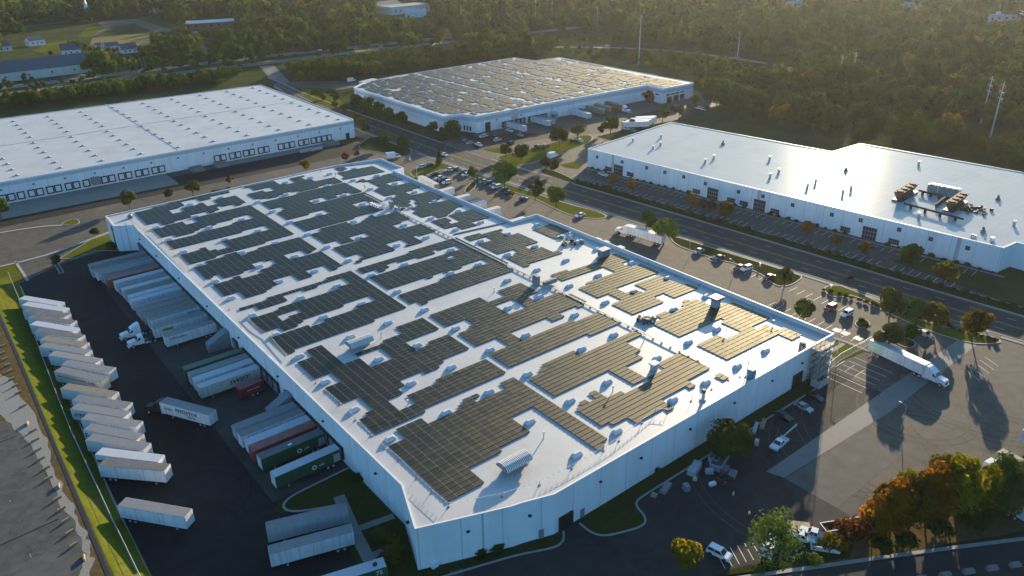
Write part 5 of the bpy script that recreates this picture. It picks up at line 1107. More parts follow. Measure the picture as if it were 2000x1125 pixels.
# scaffold stair at the corner
e = empty('scaffold_tower', (168.5, 84.6, 0), 0, 'steel scaffold stair tower rising to the sunny roof corner', 'scaffold')
for x in (-3.2, -1.1, 1.1, 3.2):
    for y in (-1.3, 1.3): MB().tube((x, y, 0), (x, y, 11.4), .07, n=6).build('post', M['galv'], e)
for k in range(5):
    z = 1.9+k*2.1; MB().box((0, 0, z), (6.4, 2.6, .1)).build('deck', M['wood'], e)
    b = MB()
    for s in (-1.3, 1.3):
        for dz in (.5, 1.0): b.tube((-3.2, s, z+dz), (3.2, s, z+dz), .04, n=5)
    b.tube((-3.2, -1.3, z-1.9), (3.2, -1.3, z), .05, n=5); b.build('rail', M['galv'], e)
    MB().side([(-2.6, z-1.95), (-2.2, z-1.95), (2.6, z), (2.2, z)], -.4, .4).build('stair_flight', M['galv'], e)
MB().box((-1.2, -2.6, 1.1), (4.4, .1, 2.2)).build('hoarding', M['tr_cream'], e); MB().box((-3.4, -1.4, 1.1), (.1, 2.4, 2.2)).build('hoarding', M['tr_cream'], e)
# ================================================================ office warehouse roof
def onroof(px, py): x, y = G(px, py, 8.75); return (x, y, 8.75)
vent_l = 'white twin cowl vent in a pair on the glossy roof'
V0 = None
for px, py in ((1236,276),(1275,291),(1290,284),(1291,269),(1377,318),(1394,310),(1504,346),(1521,337),(1503,312),(1577,366),(1593,357),(1646,378),(1662,370),(1794,424),(1980,440),(1794,322)):
    if V0 is None:
        V0 = e = empty('roof_vent', onroof(px, py), 0, vent_l, 'roof vent', 'vents on the glossy roof'); MB().tube((0, 0, 0), (0, 0, 1.3), .5, n=10).build('pipe', M['galv'], e); MB().tube((0, 0, 1.25), (0, 0, 1.8), .7, .55, 10).build('cowl', M['white'], e)
    else: copy_tree(V0, onroof(px, py), 0, vent_l, 'vents on the glossy roof')
def chiller(px, py, lab, L=16.5, W=3.4):
    e = empty('chiller', onroof(px, py), ang+math.pi/2, lab, 'chiller')
    MB().box((0, 0, .35), (L, W+.4, .5)).build('frame', M['black'], e)
    for k in range(4):
        MB().add([(-L/2+k*L/4+.1, -W/2, 3.7), (-L/2+(k+1)*L/4-.1, -W/2, 3.7), (-L/2+(k+1)*L/4-.1, -.15, .7), (-L/2+k*L/4+.1, -.15, .7), (-L/2+k*L/4+.1, W/2, 3.7), (-L/2+(k+1)*L/4-.1, W/2, 3.7), (-L/2+(k+1)*L/4-.1, .15, .7), (-L/2+k*L/4+.1, .15, .7)], [(0, 1, 2, 3), (4, 5, 6, 7), (0, 1, 5, 4), (0, 3, 7, 4), (1, 2, 6, 5)]).build('coil', M['rust'], e)
        MB().tube((-L/2+(k+.5)*L/4, 0, 3.72), (-L/2+(k+.5)*L/4, 0, 4.05), 1.25, n=12).build('fan', M['rust'], e)
    return e
chiller(1767, 384, 'dark chiller with tan fan tops, far end of the pipe loop'); chiller(1866, 404, 'dark chiller with tan fan tops beside the tangle of pumps')
x, y, z = onroof(1842, 378); e = empty('air_handler', (x, y, z), ang, 'large pale green air handler beyond the pipe loop on the glossy roof', 'air handler')
MB().box((0, 0, 1.6), (11.5, 3.2, 2.8)).build('casing', mat('pale_green', (.25, .3, .28), .5, .08, .5), e); MB().box((0, 0, .1), (10.5, 2.6, .2)).build('curb', M['galv'], e)
for k in range(5): MB().box((-4.4+k*2.2, 0, 3.1), (1.5, 2.2, .25)).build('fan', M['galv'], e)
MB().box((-1.8, -1.63, 1.6), (.25, .08, 2.7)).build('seam', M['white'], e)
e = empty('pipe_bridge', (0, 0, 8.75), 0, 'raised dark pipe loop joining the two chillers on the glossy roof', 'pipework')
for a_, b_ in (((1766, 397), (1882, 428)), ((1795, 372), (1860, 388)), ((1828, 400), (1848, 384))):
    p, q = Vector((*G(*a_, 10.2), 1.4)), Vector((*G(*b_, 10.2), 1.4)); MB().tube(p, q, .4, n=8).build('pipe', M['brown'], e)
    for k in range(4):
        c = p+(q-p)*(k+.5)/4; MB().box((c.x, c.y, .6), (.25, 1.0, 1.3)).build('stand', M['brown'], e)
clutter(onroof(1905, 412), 40, 5, 4, ['black', 'rust', 'brown', 'black'], 'tangle of pumps and bent pipes at the end of the chiller loop', 21)
for px, py, lab in ((1920, 453, 'small dark exhaust fan between the chillers and the roof corner'), (1949, 390, 'small dark exhaust fan beyond the tangle of pumps'), (1652, 334, 'small dark fan in the glare of the glossy roof'), (1412, 282, 'small bent exhaust fan near the far end of the glossy roof')):
    e = empty('exhaust_fan', onroof(px, py), 0, lab, 'fan'); MB().box((0, 0, .4), (1.4, 1.4, .8)).build('curb', M['grey'], e); MB().tube((0, 0, .8), (.5, .4, 1.5), .6, .4, 8).build('fan', M['cap_dark'], e)
for px, py, lab in ((1899, 463, 'short white gooseneck vent near the roof corner'), (1938, 470, 'cluster of white vents at the glossy roof corner')): clutter(onroof(px, py), 5, .8, .6, ['white', 'tr_cream'], lab, px, 'vent')
# ================================================================ people
def person(loc, rz, lab, top, pose='stand'):
    e = empty('person', loc, rz, lab, 'person')
    P = {'pel': (0, 0, .95), 'che': (.02, 0, 1.35), 'nec': (.02, 0, 1.5), 'hd': (.04, 0, 1.68), 'ls': (0, .2, 1.42), 'rs': (0, -.2, 1.42), 'lelb': (-.06, .27, 1.15), 'relb': (.08, -.28, 1.16), 'lh': (.08, .27, .9), 'rh': (.26, -.22, .98), 'lk': (.08, .12, .5), 'rk': (-.03, -.12, .5), 'lf': (.06, .13, .06), 'rf': (-.12, -.13, .06), 'lt': (.22, .14, .04), 'rt': (.04, -.14, .04)}
    rad = dict(pel=.16, che=.17, nec=.07, hd=.11, ls=.075, rs=.075, lelb=.05, relb=.05, lh=.04, rh=.04, lk=.075, rk=.075, lf=.05, rf=.05, lt=.04, rt=.04)
    if pose == 'bend':
        for k_ in ('che', 'nec', 'hd', 'ls', 'rs', 'lelb', 'relb', 'lh', 'rh'):
            x, y, z = P[k_]; t = R(55); P[k_] = (x*math.cos(t)+(z-.95)*math.sin(t), y, .95-x*math.sin(t)+(z-.95)*math.cos(t))
        P['lh'] = (.75, .2, .5); P['rh'] = (.7, -.2, .45)
    ks = list(P); ed = [('pel', 'che'), ('che', 'nec'), ('nec', 'hd'), ('che', 'ls'), ('che', 'rs'), ('ls', 'lelb'), ('lelb', 'lh'), ('rs', 'relb'), ('relb', 'rh'), ('pel', 'lk'), ('lk', 'lf'), ('lf', 'lt'), ('pel', 'rk'), ('rk', 'rf'), ('rf', 'rt')]
    me = bpy.data.meshes.new('body'); me.from_pydata([P[k_] for k_ in ks], [(ks.index(a_), ks.index(b_)) for a_, b_ in ed], []); o = bpy.data.objects.new('body', me); COL.objects.link(o); o.parent = e
    o.modifiers.new('skin', 'SKIN'); o.modifiers.new('smooth', 'SUBSURF').levels = 1
    for i_, k_ in enumerate(ks): me.skin_vertices[0].data[i_].radius = (rad[k_], rad[k_])
    me.skin_vertices[0].data[0].use_root = True; me.materials.append(M['cloth'])
    c = Vector(P['che']); pl = Vector(P['pel']); MB().tube(pl+(c-pl)*.15, c+(c-pl)*.35, .2, .23, 10).build('vest', M[top], e); h = Vector(P['hd'])
    MB().tube(h+Vector((0, 0, .03)), h+Vector((0, 0, .15)), .14, .09, 8).build('hard_hat', M['white' if top == 'vest' else 'yellow'], e)
person((*G(1431, 974), 0), R(40), 'person in a bright green vest walking across the shaded yard', 'vest'); person((*G(1462, 1012), 0), R(120), 'person with a yellow hat standing near the feathery tree', 'vest_y')
person(RP(485, 385), R(20), 'person in a green vest on the roof near the far left arrays', 'vest', 'bend'); person(RP(713, 368), R(70), 'person in a green vest on the roof beside the middle walkway', 'vest'); person(RP(655, 345), R(0), 'person in dark clothes standing at the far roof walkway', 'cloth'); person(RP(863, 442), R(200), 'person in dark clothes bending at the tan panels near the ridge', 'cloth', 'bend'); person(RP(254, 424), R(10), 'person in dark clothes kneeling at the far white roof corner', 'cloth', 'bend')
# ================================================================ trees
def crown_arrays(rng, n, rx, rz, cz, size, clumps=14, shape='round', lean=.35):
    "leaf quads in clumps through a crown volume"
    cs = []
    for i in range(clumps):
        th = rng.uniform(0, 2*math.pi); u = rng.uniform(-.75, 1)
        if shape == 'cone': h = rng.uniform(0, 1); r = (1-h)*.85+.08; c = (math.cos(th)*rx*r*.62, math.sin(th)*rx*r*.62, cz-rz+2*rz*h); cr = rx*(.20+.30*(1-h))
        else:
            k = rng.uniform(.36, .84); q = math.sqrt(max(0, 1-u*u)); c = (math.cos(th)*rx*k*q*rng.uniform(.8, 1.1), math.sin(th)*rx*k*q*rng.uniform(.8, 1.1), cz+rz*k*u); cr = rx*rng.uniform(.24, .52)
        cs.append((*c, cr))
    cs = np.array(cs); idx = rng.integers(0, len(cs), n); d = rng.normal(size=(n, 3)); d /= np.linalg.norm(d, axis=1)[:, None]
    rad = rng.uniform(.55, 1.05, n)**.6; P = cs[idx, :3]+d*(cs[idx, 3]*rad)[:, None]*np.array([1, 1, .85*min(1.3, rz/rx)])
    ow = P-np.array([0, 0, cz-rz*.25]); ow /= np.linalg.norm(ow, axis=1)[:, None]+1e-6; nrm = d*.55+ow*.6+rng.normal(size=(n, 3))*lean+np.array([0, 0, .15]); nrm /= np.linalg.norm(nrm, axis=1)[:, None]
    a = np.cross(nrm, rng.normal(size=(n, 3))); a /= np.linalg.norm(a, axis=1)[:, None]; b = np.cross(nrm, a); s = (size*rng.uniform(.6, 1.3, n))[:, None]
    return np.stack([P-a*s-b*s*.6, P+a*s*.7-b*s*.8, P+a*s+b*s*.6, P-a*s*.7+b*s*.8], axis=1)
def limbs(rng, h, r0, spread, top, n=6):
    b = MB(); b.tube((0, 0, -.2), (0, 0, h), r0, r0*.62, 8); b.tube((0, 0, h), (rng.uniform(-.2, .2), rng.uniform(-.2, .2), top), r0*.62, r0*.15, 6)
    for i in range(n):
        t = 2*math.pi*i/n+rng.uniform(0, .6); z = h*rng.uniform(.75, 1.25); b.tube((0, 0, z), (math.cos(t)*spread*rng.uniform(.6, 1), math.sin(t)*spread*rng.uniform(.6, 1), z+(top-h)*rng.uniform(.3, .7)), r0*.4, r0*.1, 5)
    return b
TP = {}
def tree_proto(kind, lf, n, rx, rz, cz, size, trunk, clumps=14, shape='round', seed=1, r0=.18):
    rng = np.random.default_rng(seed); cr = crown_arrays(rng, n, rx, rz, cz, size, clumps, shape)
    rr = random.Random(seed); TP[kind] = (cr, limbs(rr, trunk, r0, rx*.6, cz+rz*.5, 7), lf, [])
def tree(kind, lf, loc, sc, label, name='tree', group=None, rz=None, cat='tree', sz=None):
    cr, lb, lf0, made = TP[kind]; rz = random.uniform(0, 6.3) if rz is None else rz
    e = empty(name, loc, rz, label, cat, group); KS = 1. if kind.startswith('wood') or kind == 'shrub' else 1.38
    e.scale = (sc*KS, sc*KS, (sz or sc)*KS)
    if not made:
        c = quads('crown', cr, L_[lf]); t = lb.build('trunk', M['bark']); c.parent = e; t.parent = e; made += [c, t]
        if lf != lf0: pass
        TP[kind+'@'+lf] = made
    else:
        key = kind+'@'+lf
        c = made[0].copy(); t = made[1].copy(); COL.objects.link(c); COL.objects.link(t); c.parent = e; t.parent = e
        if key not in TP:
            me = made[0].data.copy(); me.materials.clear(); me.materials.append(L_[lf]); TP[key] = [me]
        if key in TP and isinstance(TP[key][0], bpy.types.Mesh): c.data = TP[key][0]
    return e
# kinds: (unit height in metres)
tree_proto('round', 'green', 2600, 3.1, 2.9, 4.6, .25, 2.2, 13, seed=1)
tree_proto('round_b', 'green', 2600, 3.0, 3.3, 4.9, .25, 2.0, 12, seed=2)
tree_proto('dense', 'dark', 3400, 3.6, 4.0, 4.6, .28, 1.4, 34, seed=3)
tree_proto('airy', 'olive', 1500, 3.0, 3.0, 4.6, .2, 2.0, 16, seed=4)
tree_proto('cone', 'lime', 3600, 3.0, 5.2, 6.2, .22, 1.5, 60, 'cone', seed=5, r0=.16)
tree_proto('tall', 'autumn', 5200, 3.2, 5.6, 6.0, .24, 2.0, 55, seed=6)
tree_proto('tall_b', 'autumn', 5200, 3.0, 6.0, 6.3, .24, 1.8, 50, seed=7)
tree_proto('feather', 'lime', 2300, 3.4, 4.0, 4.9, .15, 1.2, 24, seed=15, r0=.15)
tree_proto('shrub', 'dark', 700, 1.5, .9, .9, .14, .3, 12, seed=8, r0=.06)
tree_proto('wood_a', 'forest', 1000, 4.2, 4.6, 6.6, .5, 3.5, 22, seed=9, r0=.28)
tree_proto('wood_b', 'forest', 1000, 3.8, 5.4, 7.4, .5, 3.5, 20, seed=10, r0=.28)
tree_proto('wood_c', 'olive', 1000, 4.6, 4.0, 6.0, .5, 3.0, 24, seed=11, r0=.28)
def T_(px, py, kind, lf, sc, lab, **k):
    "foot of the trunk at photo pixel"
    x, y = G(px, py, 0); return tree(kind, lf, (x, y, 0), sc, lab, **k)
# trees about the lots (pixel of the foot)
T_(1508, 1108, 'feather', 'lime', 1.1, 'feathery yellow green tree leaning over the white box truck')
T_(1338, 1112, 'round', 'gold', .72, 'golden green round tree beside the white car at the bottom edge')
T_(1422, 893, 'dense', 'dark', .98, 'large dark tree against the shaded front wall', sz=.82)
T_(1568, 628, 'round', 'green', .72, 'round green tree on a bare trunk beside the tall parapet')
T_(1531, 562, 'round_b', 'olive', .66, 'olive green tree on the kerbed point below the road')
T_(1736, 622, 'round', 'olive', .95, 'olive tree on a tall bare trunk at the bay row by the road', sz=1.05)
T_(1788, 634, 'round_b', 'green', .8, 'green tree left of the browner twin at the road verge')
T_(1822, 644, 'round', 'autumn', .86, 'brownish tree right of its green twin at the road verge')
T_(1897, 664, 'round_b', 'autumn', .95, 'russet green tree at the end of the road verge near the lit lawn')
T_(1730, 688, 'round', 'olive', .92, 'broad olive tree hiding the middle of the mint trimmed trailer')
T_(1776, 672, 'round_b', 'green', .62, 'smaller green tree on the kerbed bed above the mint trimmed trailer')
T_(1296, 478, 'round', 'lime', 1.12, 'big bright green tree beside the long white truck')
T_(1262, 452, 'round_b', 'dark', .8, 'dark round tree tucked behind the bright green one by the truck')
T_(1086, 405, 'round', 'green', .98, 'round green tree on the lit lawn near the step in the wall')
T_(1046, 392, 'round_b', 'dark', .9, 'dark narrow tree on the lit lawn, first before the bare road stretch')
T_(986, 371, 'round', 'green', 1.35, 'large round green tree between the road and the shaded car row')
T_(924, 352, 'round_b', 'dark', .62, 'small round dark tree by the white car in the shaded lot')
T_(858, 322, 'cone', 'dark', .52, 'dark little conifer standing at the lawn by the road junction', name='conifer')
T_(1064, 332, 'round', 'olive', .66, 'slim tree at the mouth of the drive opposite the lit lawn')
T_(1082, 338, 'round_b', 'dark', .62, 'dark bushy tree beside the slim one at the mouth of the drive')
T_(988, 308, 'round', 'olive', .75, 'brownish tree on the lit lawn beside the broad dark one')
T_(1018, 314, 'dense', 'dark', .82, 'broad dark tree standing on the lit lawn by the drive')
T_(1092, 284, 'dense', 'dark', .98, 'almost black round tree by the far lot entrance')
T_(1128, 278, 'airy', 'olive', 1.05, 'pale airy willow like tree behind the black round one')
T_(1192, 266, 'round', 'green', 1.15, 'tall green tree at the edge of the far lot before the office warehouse')
T_(1172, 264, 'round_b', 'rust', .5, 'small rust coloured tree beside the tall green one')
T_(1236, 250, 'round', 'autumn', .55, 'small autumn tree before the four white trailers')
T_(1294, 238, 'round_b', 'green', 1.0, 'green tree right of the four white trailers')
T_(1326, 232, 'round', 'olive', .85, 'rounded tree farther right of the four white trailers')
T_(1356, 210, 'round_b', 'gold', .75, 'yellow tree beside the glazed corner of the far warehouse')
T_(1264, 210, 'round_b', 'rust', 1.0, 'dark red tree against the far wall next to the orange trailer')
T_(752, 286, 'round', 'green', .8, 'green tree on the kerbed bed at the road junction, left one')
T_(791, 302, 'round_b', 'olive', .95, 'rounded tree on the kerbed bed at the road junction, right one')
T_(254, 408, 'round', 'olive', .82, 'olive tree on the lane bed behind the far white roof corner')
T_(332, 390, 'round_b', 'olive', .48, 'small olive tree between two larger ones behind the far roof edge')
T_(378, 384, 'round', 'olive', .78, 'olive tree right of the small one behind the far roof edge')
T_(451, 362, 'round_b', 'rust', .42, 'little red leaved tree beside the reddish shrubs behind the far roof edge')
T_(598, 335, 'round', 'autumn', .62, 'orange and green tree behind the far roof edge')
T_(676, 318, 'round_b', 'rust', .5, 'red tree right of the orange and green one behind the roof')
T_(698, 310, 'airy', 'olive', .42, 'small thin yellowish tree beside the red one behind the roof')
T_(186, 464, 'round', 'dark', .42, 'small dark tree on the lit lawn by the turning circle')
T_(112, 520, 'round_b', 'dark', .42, 'small dark shrubby tree on the bed at the yard entrance')
T_(4, 430, 'round', 'dark', .95, 'dark tree at the left picture edge by the loading lane')
T_(1660, 545, 'shrub', 'dark', .8, 'small dark bush at the road verge beside the kerbed point', name='bush', cat='bush')
for px, py, sc, lab in ((1348, 408, .62, 'small orange tree at the office car park, third from the far end'), (1235, 377, .62, 'orange tree at the office car park nearest its far end'), (1196, 364, .6, 'orange brown tree at the office car park entrance side'), (1388, 415, .5, 'dark tree at the office car park between two orange ones'), (1415, 430, .78, 'larger orange tree at the office car park near the middle'), (1370, 412, .5, 'small rust tree at the office car park near the second entrance'), (1575, 462, .6, 'yellow orange tree at the office car park before the third entrance'), (1632, 486, .5, 'small orange tree at the office car park below the third entrance'), (1690, 505, .6, 'orange tree at the office car park below the fourth entrance'), (1770, 528, .95, 'dark green tree at the office car park by the wide kerb bulge'), (1840, 560, .95, 'russet tree at the office car park near the building corner')):
    T_(px, py, random.choice(('round', 'round_b')), 'dark' if 'dark' in lab else 'autumn' if 'russet' in lab or 'larger' in lab else 'rust' if 'rust' in lab else 'orange', sc, lab)
# the autumn row at the lower right
rw = [(1722, 1030, 'tall_b', 'autumn', .8, 'green and orange tree behind the short one at the skip'), (1762, 1012, 'tall', 'gold', .9, 'golden tree behind the orange ones in the autumn row'), (1822, 1000, 'tall_b', 'autumn', 1.0, 'mottled tree hidden behind the golden one in the autumn row'), (1880, 985, 'tall', 'olive', 1.0, 'olive tree in the gap at the back of the autumn row'), (1702, 1055, 'tall', 'orange', .78, 'short orange topped tree at the skip end of the autumn row'), (1738, 1044, 'tall_b', 'orange', .95, 'orange tree second in the autumn row from the skip'), (1775, 1035, 'tall', 'autumn', 1.0, 'mottled green and orange tree in the middle of the autumn row'), (1806, 1024, 'tall_b', 'orange', 1.05, 'reddish orange topped tree before the golden one in the autumn row'), (1850, 1012, 'tall', 'gold', 1.18, 'golden tree, the broadest of the autumn row'), (1912, 1000, 'tall_b', 'gold', 1.2, 'golden green tree just past the gap in the autumn row'), (1945, 985, 'tall', 'green', 1.35, 'tall green tree rising above the white trailers behind it'), (1985, 985, 'tall_b', 'olive', 1.1, 'olive tree at the picture edge end of the autumn row'), (1960, 1012, 'tall', 'olive', 1.0, 'low olive tree in front of the tall green one in the autumn row'), (2004, 1002, 'tall_b', 'gold', 1.0, 'low golden tree at the picture edge in front of the olive one'), (2020, 975, 'tall', 'green', 1.1, 'green tree cut by the picture edge past the autumn row')]
for px, py, kd, lf, sc, lab in rw: T_(px, py, kd, lf, sc*(.86 if px < 1880 else .60), lab)
# shrubs and bushes round the skip and under the autumn row
b_l = [(1655, 1075, 'airy', 'rust', .8, 'bare brownish shrub tree below the open skip'), (1618, 1090, 'airy', 'autumn', .6, 'thin brownish shrub tree beside the soil bed'), (1590, 1098, 'shrub', 'lime', 1.3, 'bright green bush catching the sun below the pickups'), (1660, 1040, 'shrub', 'gold', .8, 'small golden bush at the corner of the skip'), (1720, 1075, 'shrub', 'dark', 2.0, 'dark bush under the orange end of the autumn row'), (1770, 1065, 'shrub', 'dark', 2.0, 'dark bush under the mottled tree of the autumn row'), (1835, 1045, 'shrub', 'dark', 2.2, 'dark bush under the golden tree of the autumn row'), (1900, 1025, 'shrub', 'dark', 2.2, 'dark bush in the gap of the autumn row'), (1480, 1116, 'shrub', 'lime', 1.0, 'lime green ground shrub at the foot of the feathery tree')]
for px, py, kd, lf, sc, lab in b_l: T_(px, py, kd, lf, sc, lab, name='bush', cat='bush')
for px, py, sc, lab, lf in ((748, 1052, 1.9, 'olive mound shrub between the two concrete walks', 'olive'), (765, 1088, 2.3, 'large olive mound shrub nearest the glazed corner', 'olive'), (940, 1088, 1.0, 'dark bush against the front wall, left of a pair', 'dark'), (970, 1076, 1.1, 'dark bush against the front wall, right of a pair', 'dark'), (1285, 922, .8, 'dark bush at the foot of the long front wall', 'dark'), (700, 940, 1.2, 'dark spiky bush at the yard wall corner', 'dark'), (222, 486, 1.6, 'dark rounded hedge bush at the far office corner', 'dark'), (1690, 640, 1.0, 'dark trimmed bush filling the oval bed', 'dark'), (1684, 632, 1.0, 'second dark trimmed bush in the oval bed', 'dark'), (445, 372, 1.0, 'reddish bush row end behind the far roof edge', 'rust'), (420, 378, 1.0, 'reddish bush behind the far roof edge beside the little tree', 'rust'), (868, 352, 1.0, 'bush at the foot of the cream trailer', 'olive'), (828, 345, .9, 'low dark bush on the corner lawn', 'dark'), (1000, 382, 1.0, 'orange bush under the large round green tree', 'orange'), (888, 334, .9, 'brown bush between the parked cars and the road', 'rust')):
    T_(px, py, 'shrub', lf, sc, lab, name='bush', cat='bush')
for i in range(46):       # clipped shrubs in front of the office warehouse
    s_ = 4+i*3.9
    if any(abs(s_-q) < 5 for q in (19, 70, 92, 137)): continue
    p = onwall(s_)+nv*1.6; tree('shrub', 'dark', (p.x, p.y, 0), random.uniform(.5, 1.0), 'clipped dark shrub along the foot of the office front', name='bush', group='shrubs along the office front', cat='bush')
for i in range(54):       # hedge bushes on the verge
    y = 62+i*3.5; x = np.interp(y, [64, 94, 149, 196, 248], [247.5, 244.8, 241, 237.4, 233])+3.6
    tree('shrub', 'dark', (x+random.uniform(-1, 1), y, 0), random.uniform(.8, 1.2), 'dark hedge bush on the strip between road and office car park', name='bush', group='hedge bushes along the road', cat='bush')
for i in range(26):
    p = G(1615+i*13.3+random.uniform(-3, 3), 566+i*3.9, 0)
    tree('shrub', 'dark', (p[0]-1.2, p[1], 0), random.uniform(.5, .8), 'low dark bush on the verge between road and sunlit bays', name='bush', group='verge bushes by the sunlit bays', cat='bush')
# ---- woods: wooded area in the photo minus clearings, roads and buildings
WOOD = gp(-140, -30, 2160, -30, 2200, 360, 1995, 345, 1760, 285, 1640, 270, 1500, 250, 1420, 225, 1375, 205, 1362, 168, 1200, 128, 1110, 108, 1040, 112, 760, 143, 690, 160, 640, 160, 580, 150, 545, 140, 510, 135, 478, 158, 300, 182, 100, 205, -140, 240)
CLR = [gp(*q) for q in ((175, 62, 300, 60, 300, 96, 170, 96), (50, 105, 60, 84, 130, 74, 190, 45, 290, 30, 345, 60, 300, 66, 250, 60, 180, 75, 130, 95, 130, 108), (45, 50, 170, 46, 190, 60, 120, 85, 45, 75), (-20, 112, 160, 112, 165, 150, -20, 155), (372, 60, 388, 58, 402, 88, 435, 112, 400, 112), (1140, 128, 1200, 120, 1300, 142, 1420, 174, 1560, 207, 1700, 224, 1820, 234, 1990, 264, 2040, 285, 1940, 275, 1780, 262, 1720, 262, 1600, 232, 1480, 210, 1400, 195, 1370, 175, 1290, 158), (365, 38, 455, 34, 460, 56, 370, 60), (735, 2, 840, 2, 850, 36, 735, 36), (0, 78, 100, 68, 100, 112, 0, 112), (280, 180, 470, 160, 478, 168, 300, 190, 120, 208, 0, 222, 0, 217, 120, 202))]
hwl = [(h1, 11), (h2, 11), (dense(gp(1040, 92, 1095, 88, 1160, 90, 1235, 93, 1330, 98, 1390, 106, 1460, 116, 1560, 132, 1650, 158, 1660, 165), 12), 9), (dense(gp(520, 128, 545, 150, 560, 175), 12), 12)]
hwp = [(np.array(l), d) for l, d in hwl]; bl_ = [inset(o, -9) for o in (BBo, RBo, [(-75, 389), (198.6, 389), (200.4, 523), (-75, 533)])]
rng = np.random.default_rng(5); pts = []
def ok_tree(x, y):
    if not inside(x, y, WOOD) or any(inside(x, y, c_) for c_ in CLR) or any(inside(x, y, b_) for b_ in bl_): return False
    if any(np.hypot(*(l-np.array([x, y])).T).min() < d for l, d in hwp): return False
    if inside(x, y, NK+FK[::-1]) or np.interp(y, [260, 640], [215, 222])-4 < x < np.interp(y, [260, 640], [236, 246]) and y < 640: return False
    return True
KEEP = [(158, 4, 190, 47), (0, 118, 162, 146), (124, 86, 168, 106), (58, 76, 90, 94), (178, 66, 294, 90), (366, 38, 455, 56), (735, 4, 842, 34), (88, 80, 132, 100), (190, 36, 338, 62), (55, 52, 160, 74), (236, 92, 268, 104), (296, 14, 316, 26), (1540, 2, 1570, 14), (1770, 6, 1800, 14), (1930, 30, 1990, 40), (1925, 200, 1950, 262), (1040, 50, 1215, 64), (530, 100, 900, 118)]
r_ = 200.
dist = 330.
while dist < 2500:
    step = 9.0+max(0, dist-500)*.0085; n = int(R(96)*dist/step)
    for k in range(n):
        a = R(YAW)-R(48)+R(96)*(k+rng.uniform(0, 1))/n; d = dist+rng.uniform(-.5, .5)*step; x, y = math.sin(a)*d, math.cos(a)*d
        px, py, dd = PJ(x, y, 8)
        sc_ = float(rng.choice([.62, .85, 1.0, 1.15, 1.35, 1.55], p=[.12, .2, .25, .22, .14, .07]))
        if not (-70 < px < 2070 and -60 < py < 420 and ok_tree(x, y)): continue
        fy, ty = PJ(x, y, 0)[1], PJ(x, y, 14.5*sc_)[1]
        for lim, xs_, ys_ in (((-80, 900), (0, 250, 400, 520, 625, 750, 880, 1000), (191, 159, 143, 132, 117, 103, 92, 72)), ((1090, 1560), (1095, 1235, 1390, 1460, 1560), (92, 97, 110, 120, 137))):
            if lim[0] < px < lim[1] and fy > np.interp(px, xs_, ys_)-2 and ty < np.interp(px, xs_, ys_)-(9 if lim[0] < 0 else 5): sc_ *= .5 if PJ(x, y, 7.2*sc_)[1] > np.interp(px, xs_, ys_)-9 else 0
        hw_px = 5*sc_*FPX/dd; ty = PJ(x, y, 13.5*sc_)[1]
        for x0_, y0_, x1_, y1_ in KEEP:
            if fy > y1_ and ty < y1_-1 and px+hw_px > x0_ and px-hw_px < x1_: sc_ *= .35; ty = PJ(x, y, 13.5*sc_)[1]
            if fy > y1_ and ty < y1_-4 and px+hw_px > x0_ and px-hw_px < x1_: sc_ = 0
        if sc_ > .25: pts.append((x, y, dd, sc_))
    dist += step*.86
for dist in np.arange(440, 760, 5.6):       # the lower, denser scrub of the two belts in front of the highway
    n = int(R(60)*dist/6.2)
    for k in range(n):
        a = R(YAW)-R(40)+R(60)*(k+rng.uniform(0, 1))/n; d = dist+rng.uniform(-2.5, 2.5); x, y = math.sin(a)*d, math.cos(a)*d; px, py, dd = PJ(x, y, 0)
        lo = np.interp(px, (0, 250, 400, 500, 625, 750, 880, 1000), (190, 158, 142, 132, 117, 104, 92, 82))+2; hi = np.interp(px, (0, 120, 300, 480, 560, 700, 1000), (222, 206, 182, 162, 160, 156, 118))
        if -30 < px < 1060 and lo+2 < py < hi and ok_tree(x, y):
            sc_ = rng.uniform(.55, .85)
            while sc_ > .2 and PJ(x, y, 12.5*sc_)[1] < lo-7: sc_ *= .85
            if sc_ > .25: pts.append((x, y, dd, sc_))
pts.sort(key=lambda p: p[2])
def wood_label(x, y):
    px, py, _ = PJ(x, y, 0)
    if px < 560 and py > 120: return 'bushy tree in the belt between the highway and the long loading warehouse', 'belt trees below the highway'
    if px < 1110: return 'bushy tree in the belt between the highway and the far panelled roof', 'belt trees behind the far panelled roof'
    if py > 200: return 'bushy tree in the thicket behind the glossy roofed warehouse', 'thicket behind the glossy roof'
    return 'tree on the near edge of the wood beyond the power line clearing', 'edge of the wood by the power line'
NEAR_N = 295
for x, y, dd, sc0 in pts[:NEAR_N]:
    lb, gr = wood_label(x, y); kd = random.choice(('wood_a', 'wood_b', 'wood_c')); lf = random.choice(('forest', 'forest', 'forest', 'olive', 'green', 'dark', 'autumn' if random.random() < .4 else 'forest'))
    sc = sc0*1.12; tree(kd, lf, (x, y, -.2), sc, lb, group=gr, sz=sc*random.uniform(.85, 1.15))
